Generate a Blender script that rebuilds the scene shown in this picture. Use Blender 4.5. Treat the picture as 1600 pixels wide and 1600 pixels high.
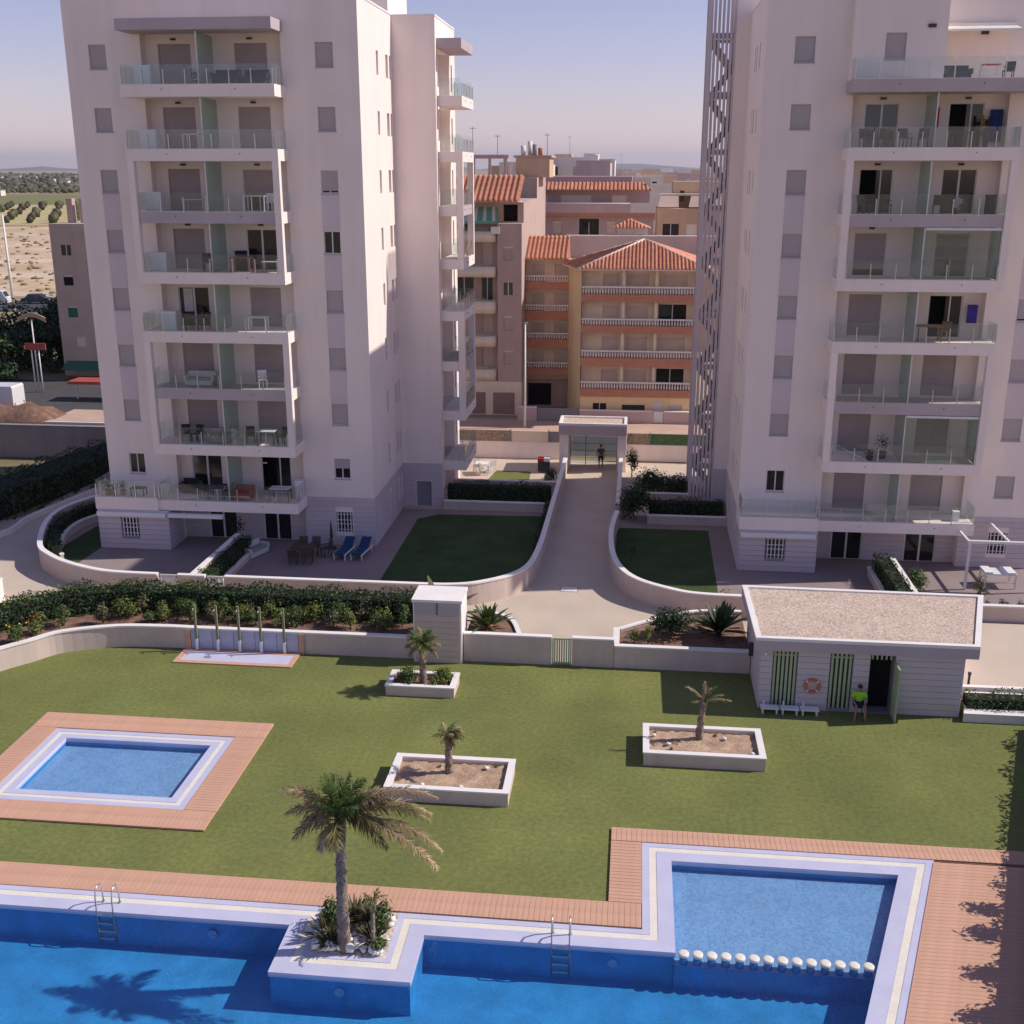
import bpy, bmesh, math, random
from mathutils import Vector, Matrix
R = math.radians
for o in list(bpy.data.objects): bpy.data.objects.remove(o)
SC = bpy.context.scene
COL = SC.collection

# ---------------------------------------------------------------- camera
cd = bpy.data.cameras.new('camera'); cam = bpy.data.objects.new('camera', cd); COL.objects.link(cam)
cam.location = (0, 0, 20.0); cam.rotation_euler = (R(90 - 16.8), 0, R(6.2))
cd.sensor_width = 36; cd.lens = 36 * 1777 / 1600; cd.clip_start = 0.5; cd.clip_end = 60000
SC.camera = cam
# ---------------------------------------------------------------- sky, sun, exposure
SUN_EL, SUN_AZ = 41.0, 11.0          # elevation, angle from +X towards +Y
w = bpy.data.worlds.new('World'); SC.world = w; w.use_nodes = True
wn = w.node_tree; wn.nodes.clear()
sky = wn.nodes.new('ShaderNodeTexSky'); sky.sky_type = 'NISHITA'; sky.sun_disc = False
sky.sun_elevation = R(SUN_EL); sky.sun_rotation = R(90 - SUN_AZ)
sky.altitude = 0; sky.air_density = 1.0; sky.dust_density = 0.12; sky.ozone_density = 2.4
bg = wn.nodes.new('ShaderNodeBackground'); bg.inputs['Strength'].default_value = 0.114
wo = wn.nodes.new('ShaderNodeOutputWorld')
wt = wn.nodes.new('ShaderNodeMix'); wt.data_type = 'RGBA'; wt.blend_type = 'MULTIPLY'; wt.inputs[0].default_value = 1.0; wt.inputs[7].default_value = (1.11, 0.83, 0.965, 1)   # camera white balance, even over the whole sky
wn.links.new(sky.outputs[0], wt.inputs[6]); wn.links.new(wt.outputs[2], bg.inputs[0]); wn.links.new(bg.outputs[0], wo.inputs[0])
sl = bpy.data.lights.new('sun', 'SUN'); sl.energy = 4.2; sl.angle = R(0.53); sl.color = (1.0, 0.93, 0.84)
so = bpy.data.objects.new('sun', sl); COL.objects.link(so); so.location = (60, 15, 60)
sv = Vector((math.cos(R(SUN_EL)) * math.cos(R(SUN_AZ)), math.cos(R(SUN_EL)) * math.sin(R(SUN_AZ)), math.sin(R(SUN_EL))))
so.rotation_euler = sv.to_track_quat('Z', 'Y').to_euler()
SC.view_settings.view_transform = 'Standard'; SC.view_settings.look = 'None'
SC.view_settings.exposure = 0.08; SC.view_settings.gamma = 1.0
SC.render.engine = 'CYCLES'

# ---------------------------------------------------------------- helpers
WL = {}                                # world location of each object we parent to
def setp(o, label=None, cat=None, group=None, kind=None):
    if label: o['label'] = label
    if cat: o['category'] = cat
    if group: o['group'] = group
    if kind: o['kind'] = kind
    return o
def thing(name, label, cat, loc=(0, 0, 0), rz=0.0, group=None, kind=None, local=False):
    o = bpy.data.objects.new(name, None); COL.objects.link(o)
    o.location = loc; o.rotation_euler = (0, 0, rz); o.empty_display_size = 0.3
    WL[o] = Vector((0, 0, 0)) if (rz or local) else Vector(loc)     # parts of a local thing are given in its own frame
    return setp(o, label, cat, group, kind)
class MB:
    def __init__(s): s.v = []; s.f = []; s.sm = []
    def add(s, vs, fs, smooth=False):
        n = len(s.v); s.v.extend(vs)
        for f in fs: s.f.append(tuple(i + n for i in f)); s.sm.append(smooth)
        return s
    def box(s, x0, x1, y0, y1, z0, z1):
        return s.add([(x0,y0,z0),(x1,y0,z0),(x1,y1,z0),(x0,y1,z0),(x0,y0,z1),(x1,y0,z1),(x1,y1,z1),(x0,y1,z1)],
                     [(3,2,1,0),(4,5,6,7),(0,1,5,4),(1,2,6,5),(2,3,7,6),(3,0,4,7)])
    def quad(s, a, b, c, d): return s.add([a, b, c, d], [(0, 1, 2, 3)])
    def poly(s, pts): return s.add(list(pts), [tuple(range(len(pts)))])
    def prism(s, pts, z0, z1, smooth=False):
        a = sum(pts[i][0]*pts[(i+1)%len(pts)][1] - pts[(i+1)%len(pts)][0]*pts[i][1] for i in range(len(pts)))
        if a < 0: pts = pts[::-1]
        n = len(pts)
        s.add([(p[0], p[1], z0) for p in pts] + [(p[0], p[1], z1) for p in pts], [])
        b = len(s.v) - 2*n
        s.f.append(tuple(b + i for i in range(n-1, -1, -1))); s.sm.append(False)
        s.f.append(tuple(b + n + i for i in range(n))); s.sm.append(False)
        for i in range(n):
            j = (i+1) % n
            s.f.append((b+i, b+j, b+n+j, b+n+i)); s.sm.append(smooth)
        return s
    def tube(s, pts, rad, n=8, caps=True, smooth=True):
        pts = [Vector(p) for p in pts]; m = len(pts)
        if not hasattr(rad, '__len__'): rad = [rad]*m
        b = len(s.v); prev = None
        for i in range(m):
            t = (pts[min(i+1, m-1)] - pts[max(i-1, 0)]).normalized()
            u = t.orthogonal().normalized() if prev is None else (prev - t*prev.dot(t)).normalized()
            prev = u; w_ = t.cross(u)
            for k in range(n):
                a = 2*math.pi*k/n
                s.v.append(tuple(pts[i] + (u*math.cos(a) + w_*math.sin(a))*rad[i]))
        for i in range(m-1):
            for k in range(n):
                k2 = (k+1) % n
                s.f.append((b+i*n+k, b+i*n+k2, b+(i+1)*n+k2, b+(i+1)*n+k)); s.sm.append(smooth)
        if caps:
            s.f.append(tuple(b+k for k in range(n-1, -1, -1))); s.sm.append(False)
            s.f.append(tuple(b+(m-1)*n+k for k in range(n))); s.sm.append(False)
        return s
    def cyl(s, x, y, z0, z1, r, n=10): return s.tube([(x,y,z0),(x,y,z1)], r, n)
    def lathe(s, prof, cx=0, cy=0, n=16, smooth=True):
        b = len(s.v)
        for r, z in prof:
            for k in range(n):
                a = 2*math.pi*k/n; s.v.append((cx+r*math.cos(a), cy+r*math.sin(a), z))
        for i in range(len(prof)-1):
            for k in range(n):
                k2 = (k+1) % n
                s.f.append((b+i*n+k, b+i*n+k2, b+(i+1)*n+k2, b+(i+1)*n+k)); s.sm.append(smooth)
        s.f.append(tuple(b+k for k in range(n-1,-1,-1))); s.sm.append(False)
        s.f.append(tuple(b+(len(prof)-1)*n+k for k in range(n))); s.sm.append(False)
        return s
    def blob(s, c, r, rng, n=8, m=5, jit=0.12):
        rx, ry, rz_ = r; b = len(s.v)
        s.v.append((c[0], c[1], c[2]-rz_))
        for i in range(1, m):
            ph = -math.pi/2 + math.pi*i/m
            for k in range(n):
                a = 2*math.pi*k/n; q = 1 + rng.uniform(-jit, jit)
                s.v.append((c[0]+rx*q*math.cos(ph)*math.cos(a), c[1]+ry*q*math.cos(ph)*math.sin(a), c[2]+rz_*q*math.sin(ph)))
        s.v.append((c[0], c[1], c[2]+rz_)); t = len(s.v)-1
        for k in range(n):
            k2 = (k+1) % n
            s.f.append((b, b+1+k2, b+1+k)); s.sm.append(True)
            for i in range(m-2):
                s.f.append((b+1+i*n+k, b+1+i*n+k2, b+1+(i+1)*n+k2, b+1+(i+1)*n+k)); s.sm.append(True)
            s.f.append((b+1+(m-2)*n+k, b+1+(m-2)*n+k2, t)); s.sm.append(True)
        return s
    def strip(s, pts, th, z0, z1, closed=False):       # wall of even thickness along a polyline (centre line)
        P = [Vector((p[0], p[1])) for p in pts]; n = len(P); L = []; Rr = []
        for i in range(n):
            a = P[i-1] if (i > 0 or closed) else None; c = P[(i+1) % n] if (i < n-1 or closed) else None
            d1 = (P[i]-a).normalized() if a is not None else (c-P[i]).normalized()
            d2 = (c-P[i]).normalized() if c is not None else d1
            n1 = Vector((-d1.y, d1.x)); n2 = Vector((-d2.y, d2.x)); mm = (n1+n2).normalized()
            k = th/2/max(0.3, mm.dot(n1))
            L.append(P[i]+mm*k); Rr.append(P[i]-mm*k)
        m = n if closed else n-1
        b = len(s.v)
        for i in range(n):
            s.v += [(L[i].x,L[i].y,z0),(Rr[i].x,Rr[i].y,z0),(Rr[i].x,Rr[i].y,z1),(L[i].x,L[i].y,z1)]
        for i in range(m):
            j = (i+1) % n
            for q in range(4):
                q2 = (q+1) % 4
                s.f.append((b+i*4+q, b+j*4+q, b+j*4+q2, b+i*4+q2)[::-1]); s.sm.append(False)
        if not closed:
            s.f.append((b,b+1,b+2,b+3)); s.sm.append(False)
            e = b+(n-1)*4; s.f.append((e+3,e+2,e+1,e)); s.sm.append(False)
        return s
    def build(s, name, mat, parent=None, label=None, cat=None, group=None, kind=None, local=False):
        me = bpy.data.meshes.new(name)
        xs = [p[0] for p in s.v]; ys = [p[1] for p in s.v]; zs = [p[2] for p in s.v]
        base = Vector(((min(xs)+max(xs))/2, (min(ys)+max(ys))/2, min(zs)))
        me.from_pydata([(p[0]-base.x, p[1]-base.y, p[2]-base.z) for p in s.v], [], s.f)
        if any(s.sm): me.polygons.foreach_set('use_smooth', s.sm)
        me.materials.append(M[mat] if isinstance(mat, str) else mat)
        me.update()
        o = bpy.data.objects.new(name, me); COL.objects.link(o)
        if parent is not None:
            o.parent = parent; o.location = base - WL[parent]
        else: o.location = base
        WL[o] = base
        return setp(o, label, cat, group, kind)
def inst(src, name, loc, parent=None, scale=None, rz=0.0, label=None, cat=None, group=None, mat=None, rot=None):
    o = bpy.data.objects.new(name, src.data); COL.objects.link(o)
    o.location = Vector(loc) - (WL[parent] if parent is not None else Vector((0,0,0)))
    if parent is not None: o.parent = parent
    if scale is not None: o.scale = scale if hasattr(scale, '__len__') else (scale,)*3
    o.rotation_euler = rot if rot else (0, 0, rz)
    if mat:
        o.material_slots[0].link = 'OBJECT'; o.material_slots[0].material = M[mat]
    WL[o] = Vector(loc)
    return setp(o, label, cat, group)
def copy_tree(src, loc, rz=0.0, label=None, group=None, parent=None, scale=None):
    o = src.copy(); COL.objects.link(o)
    if parent is None:
        o.location = loc; o.rotation_euler = (0, 0, rz)
        if scale is not None: o.scale = scale if hasattr(scale, '__len__') else (scale,)*3
        if label: o['label'] = label
        if group: o['group'] = group
    else: o.parent = parent
    for ch in list(src.children): copy_tree(ch, None, parent=o)
    return o
def BOX(name, mat, x0, x1, y0, y1, z0, z1, parent=None, **k): return MB().box(x0,x1,y0,y1,z0,z1).build(name, mat, parent, **k)
def grid_holes(u0, u1, v0, v1, holes):
    us = sorted({u0, u1} | {h[0] for h in holes} | {h[1] for h in holes}); vs = sorted({v0, v1} | {h[2] for h in holes} | {h[3] for h in holes})
    us = [u for u in us if u0-1e-6 <= u <= u1+1e-6]; vs = [v for v in vs if v0-1e-6 <= v <= v1+1e-6]
    for i in range(len(us)-1):
        for j in range(len(vs)-1):
            cu, cv = (us[i]+us[i+1])/2, (vs[j]+vs[j+1])/2
            if not any(h[0] < cu < h[1] and h[2] < cv < h[3] for h in holes): yield us[i], us[i+1], vs[j], vs[j+1]
def facade(mb, ax, pl, u0, u1, v0, v1, holes=(), d=0.14):
    """flat wall with real openings and reveals; ax: '-y' '+y' '+x' '-x' is the way it faces"""
    q = {'-y': lambda u, v, t: (u, pl+t, v), '+y': lambda u, v, t: (u, pl-t, v), '+x': lambda u, v, t: (pl-t, u, v), '-x': lambda u, v, t: (pl+t, u, v)}[ax]
    fl = ax in ('+y', '-x')
    def Q(a, b, c, e): mb.quad(*( (e, c, b, a) if fl else (a, b, c, e)))
    for a, b, c, e in grid_holes(u0, u1, v0, v1, holes): Q(q(a,c,0), q(b,c,0), q(b,e,0), q(a,e,0))
    for h in holes:
        a, b, c, e = h[:4]; dd = h[4] if len(h) > 4 else d
        Q(q(a,c,0), q(a,e,0), q(a,e,dd), q(a,c,dd)); Q(q(b,c,0), q(b,c,dd), q(b,e,dd), q(b,e,0))
        Q(q(a,c,0), q(a,c,dd), q(b,c,dd), q(b,c,0)); Q(q(a,e,0), q(b,e,0), q(b,e,dd), q(a,e,dd))
    return mb
def fill_holes(outer, holes, z, name, mat, **k):
    bm = bmesh.new(); ed = []
    for lp in [outer] + holes:
        vs = [bm.verts.new((p[0], p[1], z)) for p in lp]
        for i in range(len(vs)): ed.append(bm.edges.new((vs[i], vs[(i+1) % len(vs)])))
    bmesh.ops.triangle_fill(bm, use_beauty=True, use_dissolve=False, edges=ed)
    for f in bm.faces:
        f.normal_update()
        if f.normal.z < 0: f.normal_flip()
    me = bpy.data.meshes.new(name); bm.to_mesh(me); bm.free(); me.materials.append(M[mat])
    o = bpy.data.objects.new(name, me); COL.objects.link(o)
    return setp(o, **k)
def smoothline(pts, n=4):
    P = [Vector((p[0], p[1], 0)) for p in pts]; out = []
    for i in range(len(P)-1):
        p0 = P[max(i-1,0)]; p1 = P[i]; p2 = P[i+1]; p3 = P[min(i+2,len(P)-1)]
        for k in range(n):
            t = k/n
            q = 0.5*((2*p1)+(p2-p0)*t+(2*p0-5*p1+4*p2-p3)*t*t+(3*p1-p0-3*p2+p3)*t**3)
            out.append((q.x, q.y))
    out.append((P[-1].x, P[-1].y)); return out

# ---------------------------------------------------------------- materials
M = {}
def nodes(name):
    m = bpy.data.materials.new(name); m.use_nodes = True; nt = m.node_tree
    b = nt.nodes.get('Principled BSDF'); M[name] = m
    return m, nt, b
def mat(name, col, rough=0.8, var=0.10, scale=1.5, fine=40.0, finevar=0.0, bump=0.0, bscale=60.0, metal=0.0, spec=0.35, streak=0.0, island=0.0, tint=None, trans=0.0):
    m, nt, b = nodes(name); N = nt.nodes; L = nt.links
    b.inputs['Roughness'].default_value = rough; b.inputs['Metallic'].default_value = metal
    b.inputs['Specular IOR Level'].default_value = spec
    tc = N.new('ShaderNodeTexCoord')
    nz = N.new('ShaderNodeTexNoise'); nz.inputs['Scale'].default_value = scale; nz.inputs['Detail'].default_value = 6
    L.new(tc.outputs['Object'], nz.inputs['Vector'])
    rp = N.new('ShaderNodeMapRange'); rp.inputs[1].default_value = 0.3; rp.inputs[2].default_value = 0.7
    rp.inputs[3].default_value = 1-var; rp.inputs[4].default_value = 1+var
    L.new(nz.outputs['Fac'], rp.inputs[0]); val = rp.outputs[0]
    def mul(a, bsock):
        q = N.new('ShaderNodeMath'); q.operation = 'MULTIPLY'; L.new(a, q.inputs[0]); L.new(bsock, q.inputs[1]); return q.outputs[0]
    if finevar:
        n2 = N.new('ShaderNodeTexNoise'); n2.inputs['Scale'].default_value = fine; n2.inputs['Detail'].default_value = 3
        L.new(tc.outputs['Object'], n2.inputs['Vector'])
        r2 = N.new('ShaderNodeMapRange'); r2.inputs[1].default_value = 0.25; r2.inputs[2].default_value = 0.75
        r2.inputs[3].default_value = 1-finevar; r2.inputs[4].default_value = 1+finevar
        L.new(n2.outputs['Fac'], r2.inputs[0]); val = mul(val, r2.outputs[0])
    if streak:
        mp = N.new('ShaderNodeMapping'); mp.inputs['Scale'].default_value = (1.3, 1.3, 0.10); L.new(tc.outputs['Object'], mp.inputs[0])
        n3 = N.new('ShaderNodeTexNoise'); n3.inputs['Scale'].default_value = 1.2; n3.inputs['Detail'].default_value = 5; L.new(mp.outputs[0], n3.inputs['Vector'])
        r3 = N.new('ShaderNodeMapRange'); r3.inputs[1].default_value = 0.35; r3.inputs[2].default_value = 0.8
        r3.inputs[3].default_value = 1.0; r3.inputs[4].default_value = 1-streak
        L.new(n3.outputs['Fac'], r3.inputs[0]); val = mul(val, r3.outputs[0])
    if island:
        g = N.new('ShaderNodeNewGeometry'); r4 = N.new('ShaderNodeMapRange'); r4.inputs[3].default_value = 1-island; r4.inputs[4].default_value = 1+island
        L.new(g.outputs['Random Per Island'], r4.inputs[0]); val = mul(val, r4.outputs[0])
    oi = N.new('ShaderNodeObjectInfo'); r5 = N.new('ShaderNodeMapRange'); r5.inputs[3].default_value = 1-var*0.35; r5.inputs[4].default_value = 1+var*0.35
    L.new(oi.outputs['Random'], r5.inputs[0]); val = mul(val, r5.outputs[0])
    vm = N.new('ShaderNodeVectorMath'); vm.operation = 'SCALE'; L.new(val, vm.inputs['Scale'])
    if tint is None: vm.inputs[0].default_value = col
    else:
        mx = N.new('ShaderNodeMix'); mx.data_type = 'RGBA'; mx.inputs[6].default_value = (*col, 1); mx.inputs[7].default_value = (*tint, 1)
        n6 = N.new('ShaderNodeTexNoise'); n6.inputs['Scale'].default_value = scale*1.7; n6.inputs['Detail'].default_value = 4
        mq = N.new('ShaderNodeMapping'); mq.inputs['Location'].default_value = (7, 3, 1); L.new(tc.outputs['Object'], mq.inputs[0]); L.new(mq.outputs[0], n6.inputs['Vector'])
        r6 = N.new('ShaderNodeMapRange'); r6.inputs[1].default_value = 0.38; r6.inputs[2].default_value = 0.62; L.new(n6.outputs['Fac'], r6.inputs[0])
        L.new(r6.outputs[0], mx.inputs[0]); L.new(mx.outputs[2], vm.inputs[0])
    L.new(vm.outputs[0], b.inputs['Base Color'])
    if bump:
        bn = N.new('ShaderNodeTexNoise'); bn.inputs['Scale'].default_value = bscale; bn.inputs['Detail'].default_value = 4
        L.new(tc.outputs['Object'], bn.inputs['Vector'])
        bp = N.new('ShaderNodeBump'); bp.inputs['Strength'].default_value = bump; bp.inputs['Distance'].default_value = 0.02
        L.new(bn.outputs['Fac'], bp.inputs['Height']); L.new(bp.outputs[0], b.inputs['Normal'])
    if trans:
        out = N.get('Material Output'); tr = N.new('ShaderNodeBsdfTranslucent'); L.new(vm.outputs[0], tr.inputs['Color'])
        ms = N.new('ShaderNodeMixShader'); ms.inputs[0].default_value = trans
        L.new(b.outputs[0], ms.inputs[1]); L.new(tr.outputs[0], ms.inputs[2]); L.new(ms.outputs[0], out.inputs['Surface'])
    return m
def glassmat(name, tcol, ior=1.45, rough=0.02, milk=0.0, milkcol=(0.6, 0.7, 0.66), bump=0.0, bscale=(1.5, 0.6, 1), gmin=0.0):
    m, nt, b = nodes(name); N = nt.nodes; L = nt.links; N.remove(b); out = N.get('Material Output')
    t = N.new('ShaderNodeBsdfTransparent'); t.inputs[0].default_value = (*tcol, 1)
    g = N.new('ShaderNodeBsdfGlossy'); g.inputs['Roughness'].default_value = rough; g.inputs[0].default_value = (1, 1, 1, 1)
    f = N.new('ShaderNodeLayerWeight'); pw_ = N.new('ShaderNodeMath'); pw_.operation = 'POWER'; pw_.inputs[1].default_value = 4.0   # Schlick-like, alike from both sides
    L.new(f.outputs['Facing'], pw_.inputs[0]); rm = N.new('ShaderNodeMapRange'); L.new(pw_.outputs[0], rm.inputs[0]); rm.inputs[3].default_value = 0.025*ior; rm.inputs[4].default_value = 0.75
    ms = N.new('ShaderNodeMixShader'); src = t.outputs[0]
    if milk:
        d = N.new('ShaderNodeBsdfDiffuse'); d.inputs[0].default_value = (*milkcol, 1)
        mm = N.new('ShaderNodeMixShader'); mm.inputs[0].default_value = milk; L.new(t.outputs[0], mm.inputs[1]); L.new(d.outputs[0], mm.inputs[2]); src = mm.outputs[0]
    L.new(rm.outputs[0], ms.inputs[0]); L.new(src, ms.inputs[1]); L.new(g.outputs[0], ms.inputs[2]); L.new(ms.outputs[0], out.inputs['Surface'])
    if bump:
        tc = N.new('ShaderNodeTexCoord'); mp = N.new('ShaderNodeMapping'); mp.inputs['Scale'].default_value = bscale; mp.inputs['Rotation'].default_value = (0, 0, R(35)); L.new(tc.outputs['Object'], mp.inputs[0])
        n = N.new('ShaderNodeTexNoise'); n.inputs['Scale'].default_value = 2.2; n.inputs['Detail'].default_value = 4; L.new(mp.outputs[0], n.inputs['Vector'])
        bp = N.new('ShaderNodeBump'); bp.inputs['Strength'].default_value = bump; bp.inputs['Distance'].default_value = 0.05
        L.new(n.outputs['Fac'], bp.inputs['Height']); L.new(bp.outputs[0], g.inputs['Normal']); L.new(bp.outputs[0], f.inputs['Normal'])
    return m
def tilemat(name, c1, c2, grout, size=0.05, rough=0.35, var=0.15):
    m, nt, b = nodes(name); N = nt.nodes; L = nt.links
    tc = N.new('ShaderNodeTexCoord'); br = N.new('ShaderNodeTexBrick'); br.offset = 0.0
    geo = N.new('ShaderNodeNewGeometry')
    sx = N.new('ShaderNodeSeparateXYZ'); L.new(tc.outputs['Object'], sx.inputs[0])
    sn = N.new('ShaderNodeSeparateXYZ'); L.new(geo.outputs['Normal'], sn.inputs[0])
    ab = N.new('ShaderNodeMath'); ab.operation = 'ABSOLUTE'; L.new(sn.outputs['Z'], ab.inputs[0])
    gt = N.new('ShaderNodeMath'); gt.operation = 'GREATER_THAN'; gt.inputs[1].default_value = 0.5; L.new(ab.outputs[0], gt.inputs[0])
    ad = N.new('ShaderNodeMath'); ad.operation = 'ADD'; L.new(sx.outputs['X'], ad.inputs[0]); L.new(sx.outputs['Y'], ad.inputs[1])
    c1n = N.new('ShaderNodeCombineXYZ'); L.new(ad.outputs[0], c1n.inputs[0]); L.new(sx.outputs['Z'], c1n.inputs[1])
    mv = N.new('ShaderNodeMix'); mv.data_type = 'VECTOR'; L.new(gt.outputs[0], mv.inputs[0]); L.new(c1n.outputs[0], mv.inputs[4]); L.new(tc.outputs['Object'], mv.inputs[5])
    L.new(mv.outputs[1], br.inputs['Vector'])
    br.inputs['Scale'].default_value = 1.0; br.inputs['Brick Width'].default_value = size; br.inputs['Row Height'].default_value = size; br.inputs['Mortar Size'].default_value = size*0.06
    br.inputs['Color1'].default_value = (*c1, 1); br.inputs['Color2'].default_value = (*c2, 1); br.inputs['Mortar'].default_value = (*grout, 1)
    nz = N.new('ShaderNodeTexNoise'); nz.inputs['Scale'].default_value = 1.3; nz.inputs['Detail'].default_value = 5; L.new(tc.outputs['Object'], nz.inputs['Vector'])
    rp = N.new('ShaderNodeMapRange'); rp.inputs[1].default_value = 0.3; rp.inputs[2].default_value = 0.7; rp.inputs[3].default_value = 1-var; rp.inputs[4].default_value = 1+var; L.new(nz.outputs['Fac'], rp.inputs[0])
    vm = N.new('ShaderNodeVectorMath'); vm.operation = 'SCALE'; L.new(br.outputs['Color'], vm.inputs[0]); L.new(rp.outputs[0], vm.inputs['Scale'])
    L.new(vm.outputs[0], b.inputs['Base Color']); b.inputs['Roughness'].default_value = rough
    return m
# walls and paving
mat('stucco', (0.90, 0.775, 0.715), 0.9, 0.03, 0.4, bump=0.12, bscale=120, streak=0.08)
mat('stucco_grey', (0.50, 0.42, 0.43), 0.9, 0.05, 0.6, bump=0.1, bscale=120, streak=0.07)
mat('panel_grey', (0.49, 0.415, 0.44), 0.85, 0.05, 0.8, streak=0.06)
mat('spandrel', (0.68, 0.575, 0.59), 0.85, 0.04, 0.8, streak=0.06)
mat('cladding', (0.60, 0.515, 0.53), 0.8, 0.06, 0.8, finevar=0.05, fine=18, bump=0.08)
mat('joint', (0.30, 0.27, 0.28), 0.95, 0.08)
mat('shutter', (0.47, 0.41, 0.415), 0.6, 0.05, 0.8)
mat('shutter_brown', (0.42, 0.345, 0.335), 0.6, 0.07, 0.8)
mat('frame_white', (0.72, 0.69, 0.67), 0.45, 0.04)
mat('steel', (0.62, 0.60, 0.57), 0.32, 0.06, metal=0.85)
mat('dark_metal', (0.05, 0.045, 0.05), 0.5, 0.15)
mat('gardenwall', (0.63, 0.505, 0.435), 0.92, 0.07, 0.9, finevar=0.06, fine=14, bump=0.25, bscale=25, streak=0.10)
mat('wallcap', (0.82, 0.77, 0.74), 0.75, 0.05, 1.0, finevar=0.04)
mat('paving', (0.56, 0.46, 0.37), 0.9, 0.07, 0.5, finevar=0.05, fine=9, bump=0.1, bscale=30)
mat('patio', (0.29, 0.225, 0.215), 0.85, 0.07, 0.6, finevar=0.05, fine=6)  # tile darkened to carry the towers' shade; the sunny patio uses paving
mat('asphalt', (0.075, 0.072, 0.075), 0.9, 0.15, 0.3, finevar=0.12, fine=30)
mat('sidewalk', (0.52, 0.36, 0.28), 0.9, 0.10, 0.6, finevar=0.08, fine=10)
mat('gravel', (0.57, 0.445, 0.36), 0.95, 0.08, 0.7, finevar=0.5, fine=13, bump=0.7, bscale=30)
mat('soil', (0.27, 0.16, 0.11), 0.97, 0.20, 1.5, finevar=0.30, fine=18, bump=0.8, bscale=14, tint=(0.18, 0.10, 0.07))
mat('soil_dry', (0.50, 0.35, 0.24), 0.97, 0.14, 1.5, finevar=0.35, fine=16, bump=0.9, bscale=14, tint=(0.38, 0.25, 0.17))
mat('earth', (0.45, 0.335, 0.22), 0.97, 0.18, 0.02, finevar=0.20, fine=0.25, tint=(0.21, 0.17, 0.09))
mat('sand', (0.60, 0.46, 0.33), 0.97, 0.16, 0.05, finevar=0.15, fine=0.6, tint=(0.50, 0.36, 0.22))
mat('dry_scrub', (0.27, 0.205, 0.12), 0.95, 0.3, 1.0, island=0.35)
mat('far_wood', (0.10, 0.095, 0.055), 0.95, 0.3, 0.05, island=0.4)
mat('scrub', (0.17, 0.14, 0.075), 0.95, 0.35, 0.03, finevar=0.35, fine=0.35, tint=(0.30, 0.22, 0.13))
mat('crop', (0.19, 0.185, 0.065), 0.95, 0.15, 0.05)
mat('orchard_soil', (0.46, 0.38, 0.18), 0.95, 0.12, 0.05)
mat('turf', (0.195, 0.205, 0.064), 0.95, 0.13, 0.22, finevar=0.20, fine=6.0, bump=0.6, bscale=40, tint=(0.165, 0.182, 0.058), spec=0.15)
mat('garden_grass_shaded', (0.055, 0.085, 0.032), 0.95, 0.2, 0.6, finevar=0.3, fine=9, bump=0.8, bscale=40, spec=0.1)  # towers' deep shade put into the colour; sunlit garden lawns use turf
mat('plank', (0.61, 0.35, 0.24), 0.75, 0.09, 2.5, finevar=0.09, fine=22, bump=0.15, bscale=40)
mat('plank_side', (0.46, 0.255, 0.175), 0.9, 0.1)
mat('lilac', (0.56, 0.555, 0.71), 0.4, 0.05, 1.2, finevar=0.05, fine=24)
mat('cream', (0.80, 0.74, 0.64), 0.5, 0.05, 1.4, finevar=0.08, fine=14)
mat('stonewhite', (0.80, 0.77, 0.72), 0.8, 0.10, 4, bump=0.4, bscale=12)
tilemat('pooltile', (0.022, 0.19, 0.45), (0.035, 0.235, 0.52), (0.06, 0.30, 0.62), 0.06, var=0.16)
tilemat('pooltile_pale', (0.14, 0.285, 0.53), (0.25, 0.40, 0.64), (0.27, 0.41, 0.63), 0.08, var=0.08)
tilemat('showertile', (0.36, 0.38, 0.52), (0.40, 0.42, 0.56), (0.5, 0.5, 0.6), 0.08)
glassmat('water', (0.90, 0.975, 0.995), 1.33, 0.03, bump=0.4)
glassmat('glass', (0.91, 0.945, 0.935), 1.33, 0.02, milk=0.035, milkcol=(0.5, 0.56, 0.54))
glassmat('glass_screen', (0.55, 0.68, 0.62), 1.5, 0.15, milk=0.5, milkcol=(0.46, 0.57, 0.51))
mat('pane_dark', (0.018, 0.018, 0.020), 0.06, 0.1, spec=0.6)
mat('pane_blue', (0.05, 0.085, 0.115), 0.05, 0.1, spec=0.7)
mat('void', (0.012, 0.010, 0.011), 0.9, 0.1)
mat('curtain', (0.62, 0.60, 0.58), 0.9, 0.1)
# plants
mat('leaf_dark', (0.030, 0.060, 0.018), 0.55, 0.25, 0.8, island=0.5, trans=0.18)
mat('leaf_mid', (0.08, 0.125, 0.032), 0.55, 0.25, 0.8, island=0.5, trans=0.2)
mat('leaf_light', (0.15, 0.18, 0.04), 0.55, 0.25, 0.8, island=0.45, trans=0.22)
mat('leaf_olive', (0.105, 0.10, 0.045), 0.6, 0.25, 0.8, island=0.45, trans=0.15)
mat('frond_green', (0.135, 0.195, 0.055), 0.5, 0.2, 1.0, island=0.5, trans=0.3)
mat('frond_mid', (0.34, 0.29, 0.125), 0.6, 0.25, 1.0, island=0.45, trans=0.3)
mat('frond_dry', (0.52, 0.385, 0.24), 0.8, 0.25, 1.0, island=0.45, trans=0.25)
mat('bark', (0.25, 0.19, 0.155), 0.95, 0.25, 3, finevar=0.45, fine=20, bump=1.0, bscale=14)
mat('stem', (0.13, 0.09, 0.06), 0.9, 0.2)
mat('stone_gravel', (0.55, 0.48, 0.41), 0.95, 0.2, 4, finevar=0.5, fine=14, bump=0.9, bscale=10)
mat('hedge_core', (0.012, 0.018, 0.008), 0.95, 0.3)
mat('flower_red', (0.55, 0.06, 0.03), 0.7, 0.1); mat('flower_yellow', (0.7, 0.5, 0.05), 0.7, 0.1)
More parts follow.
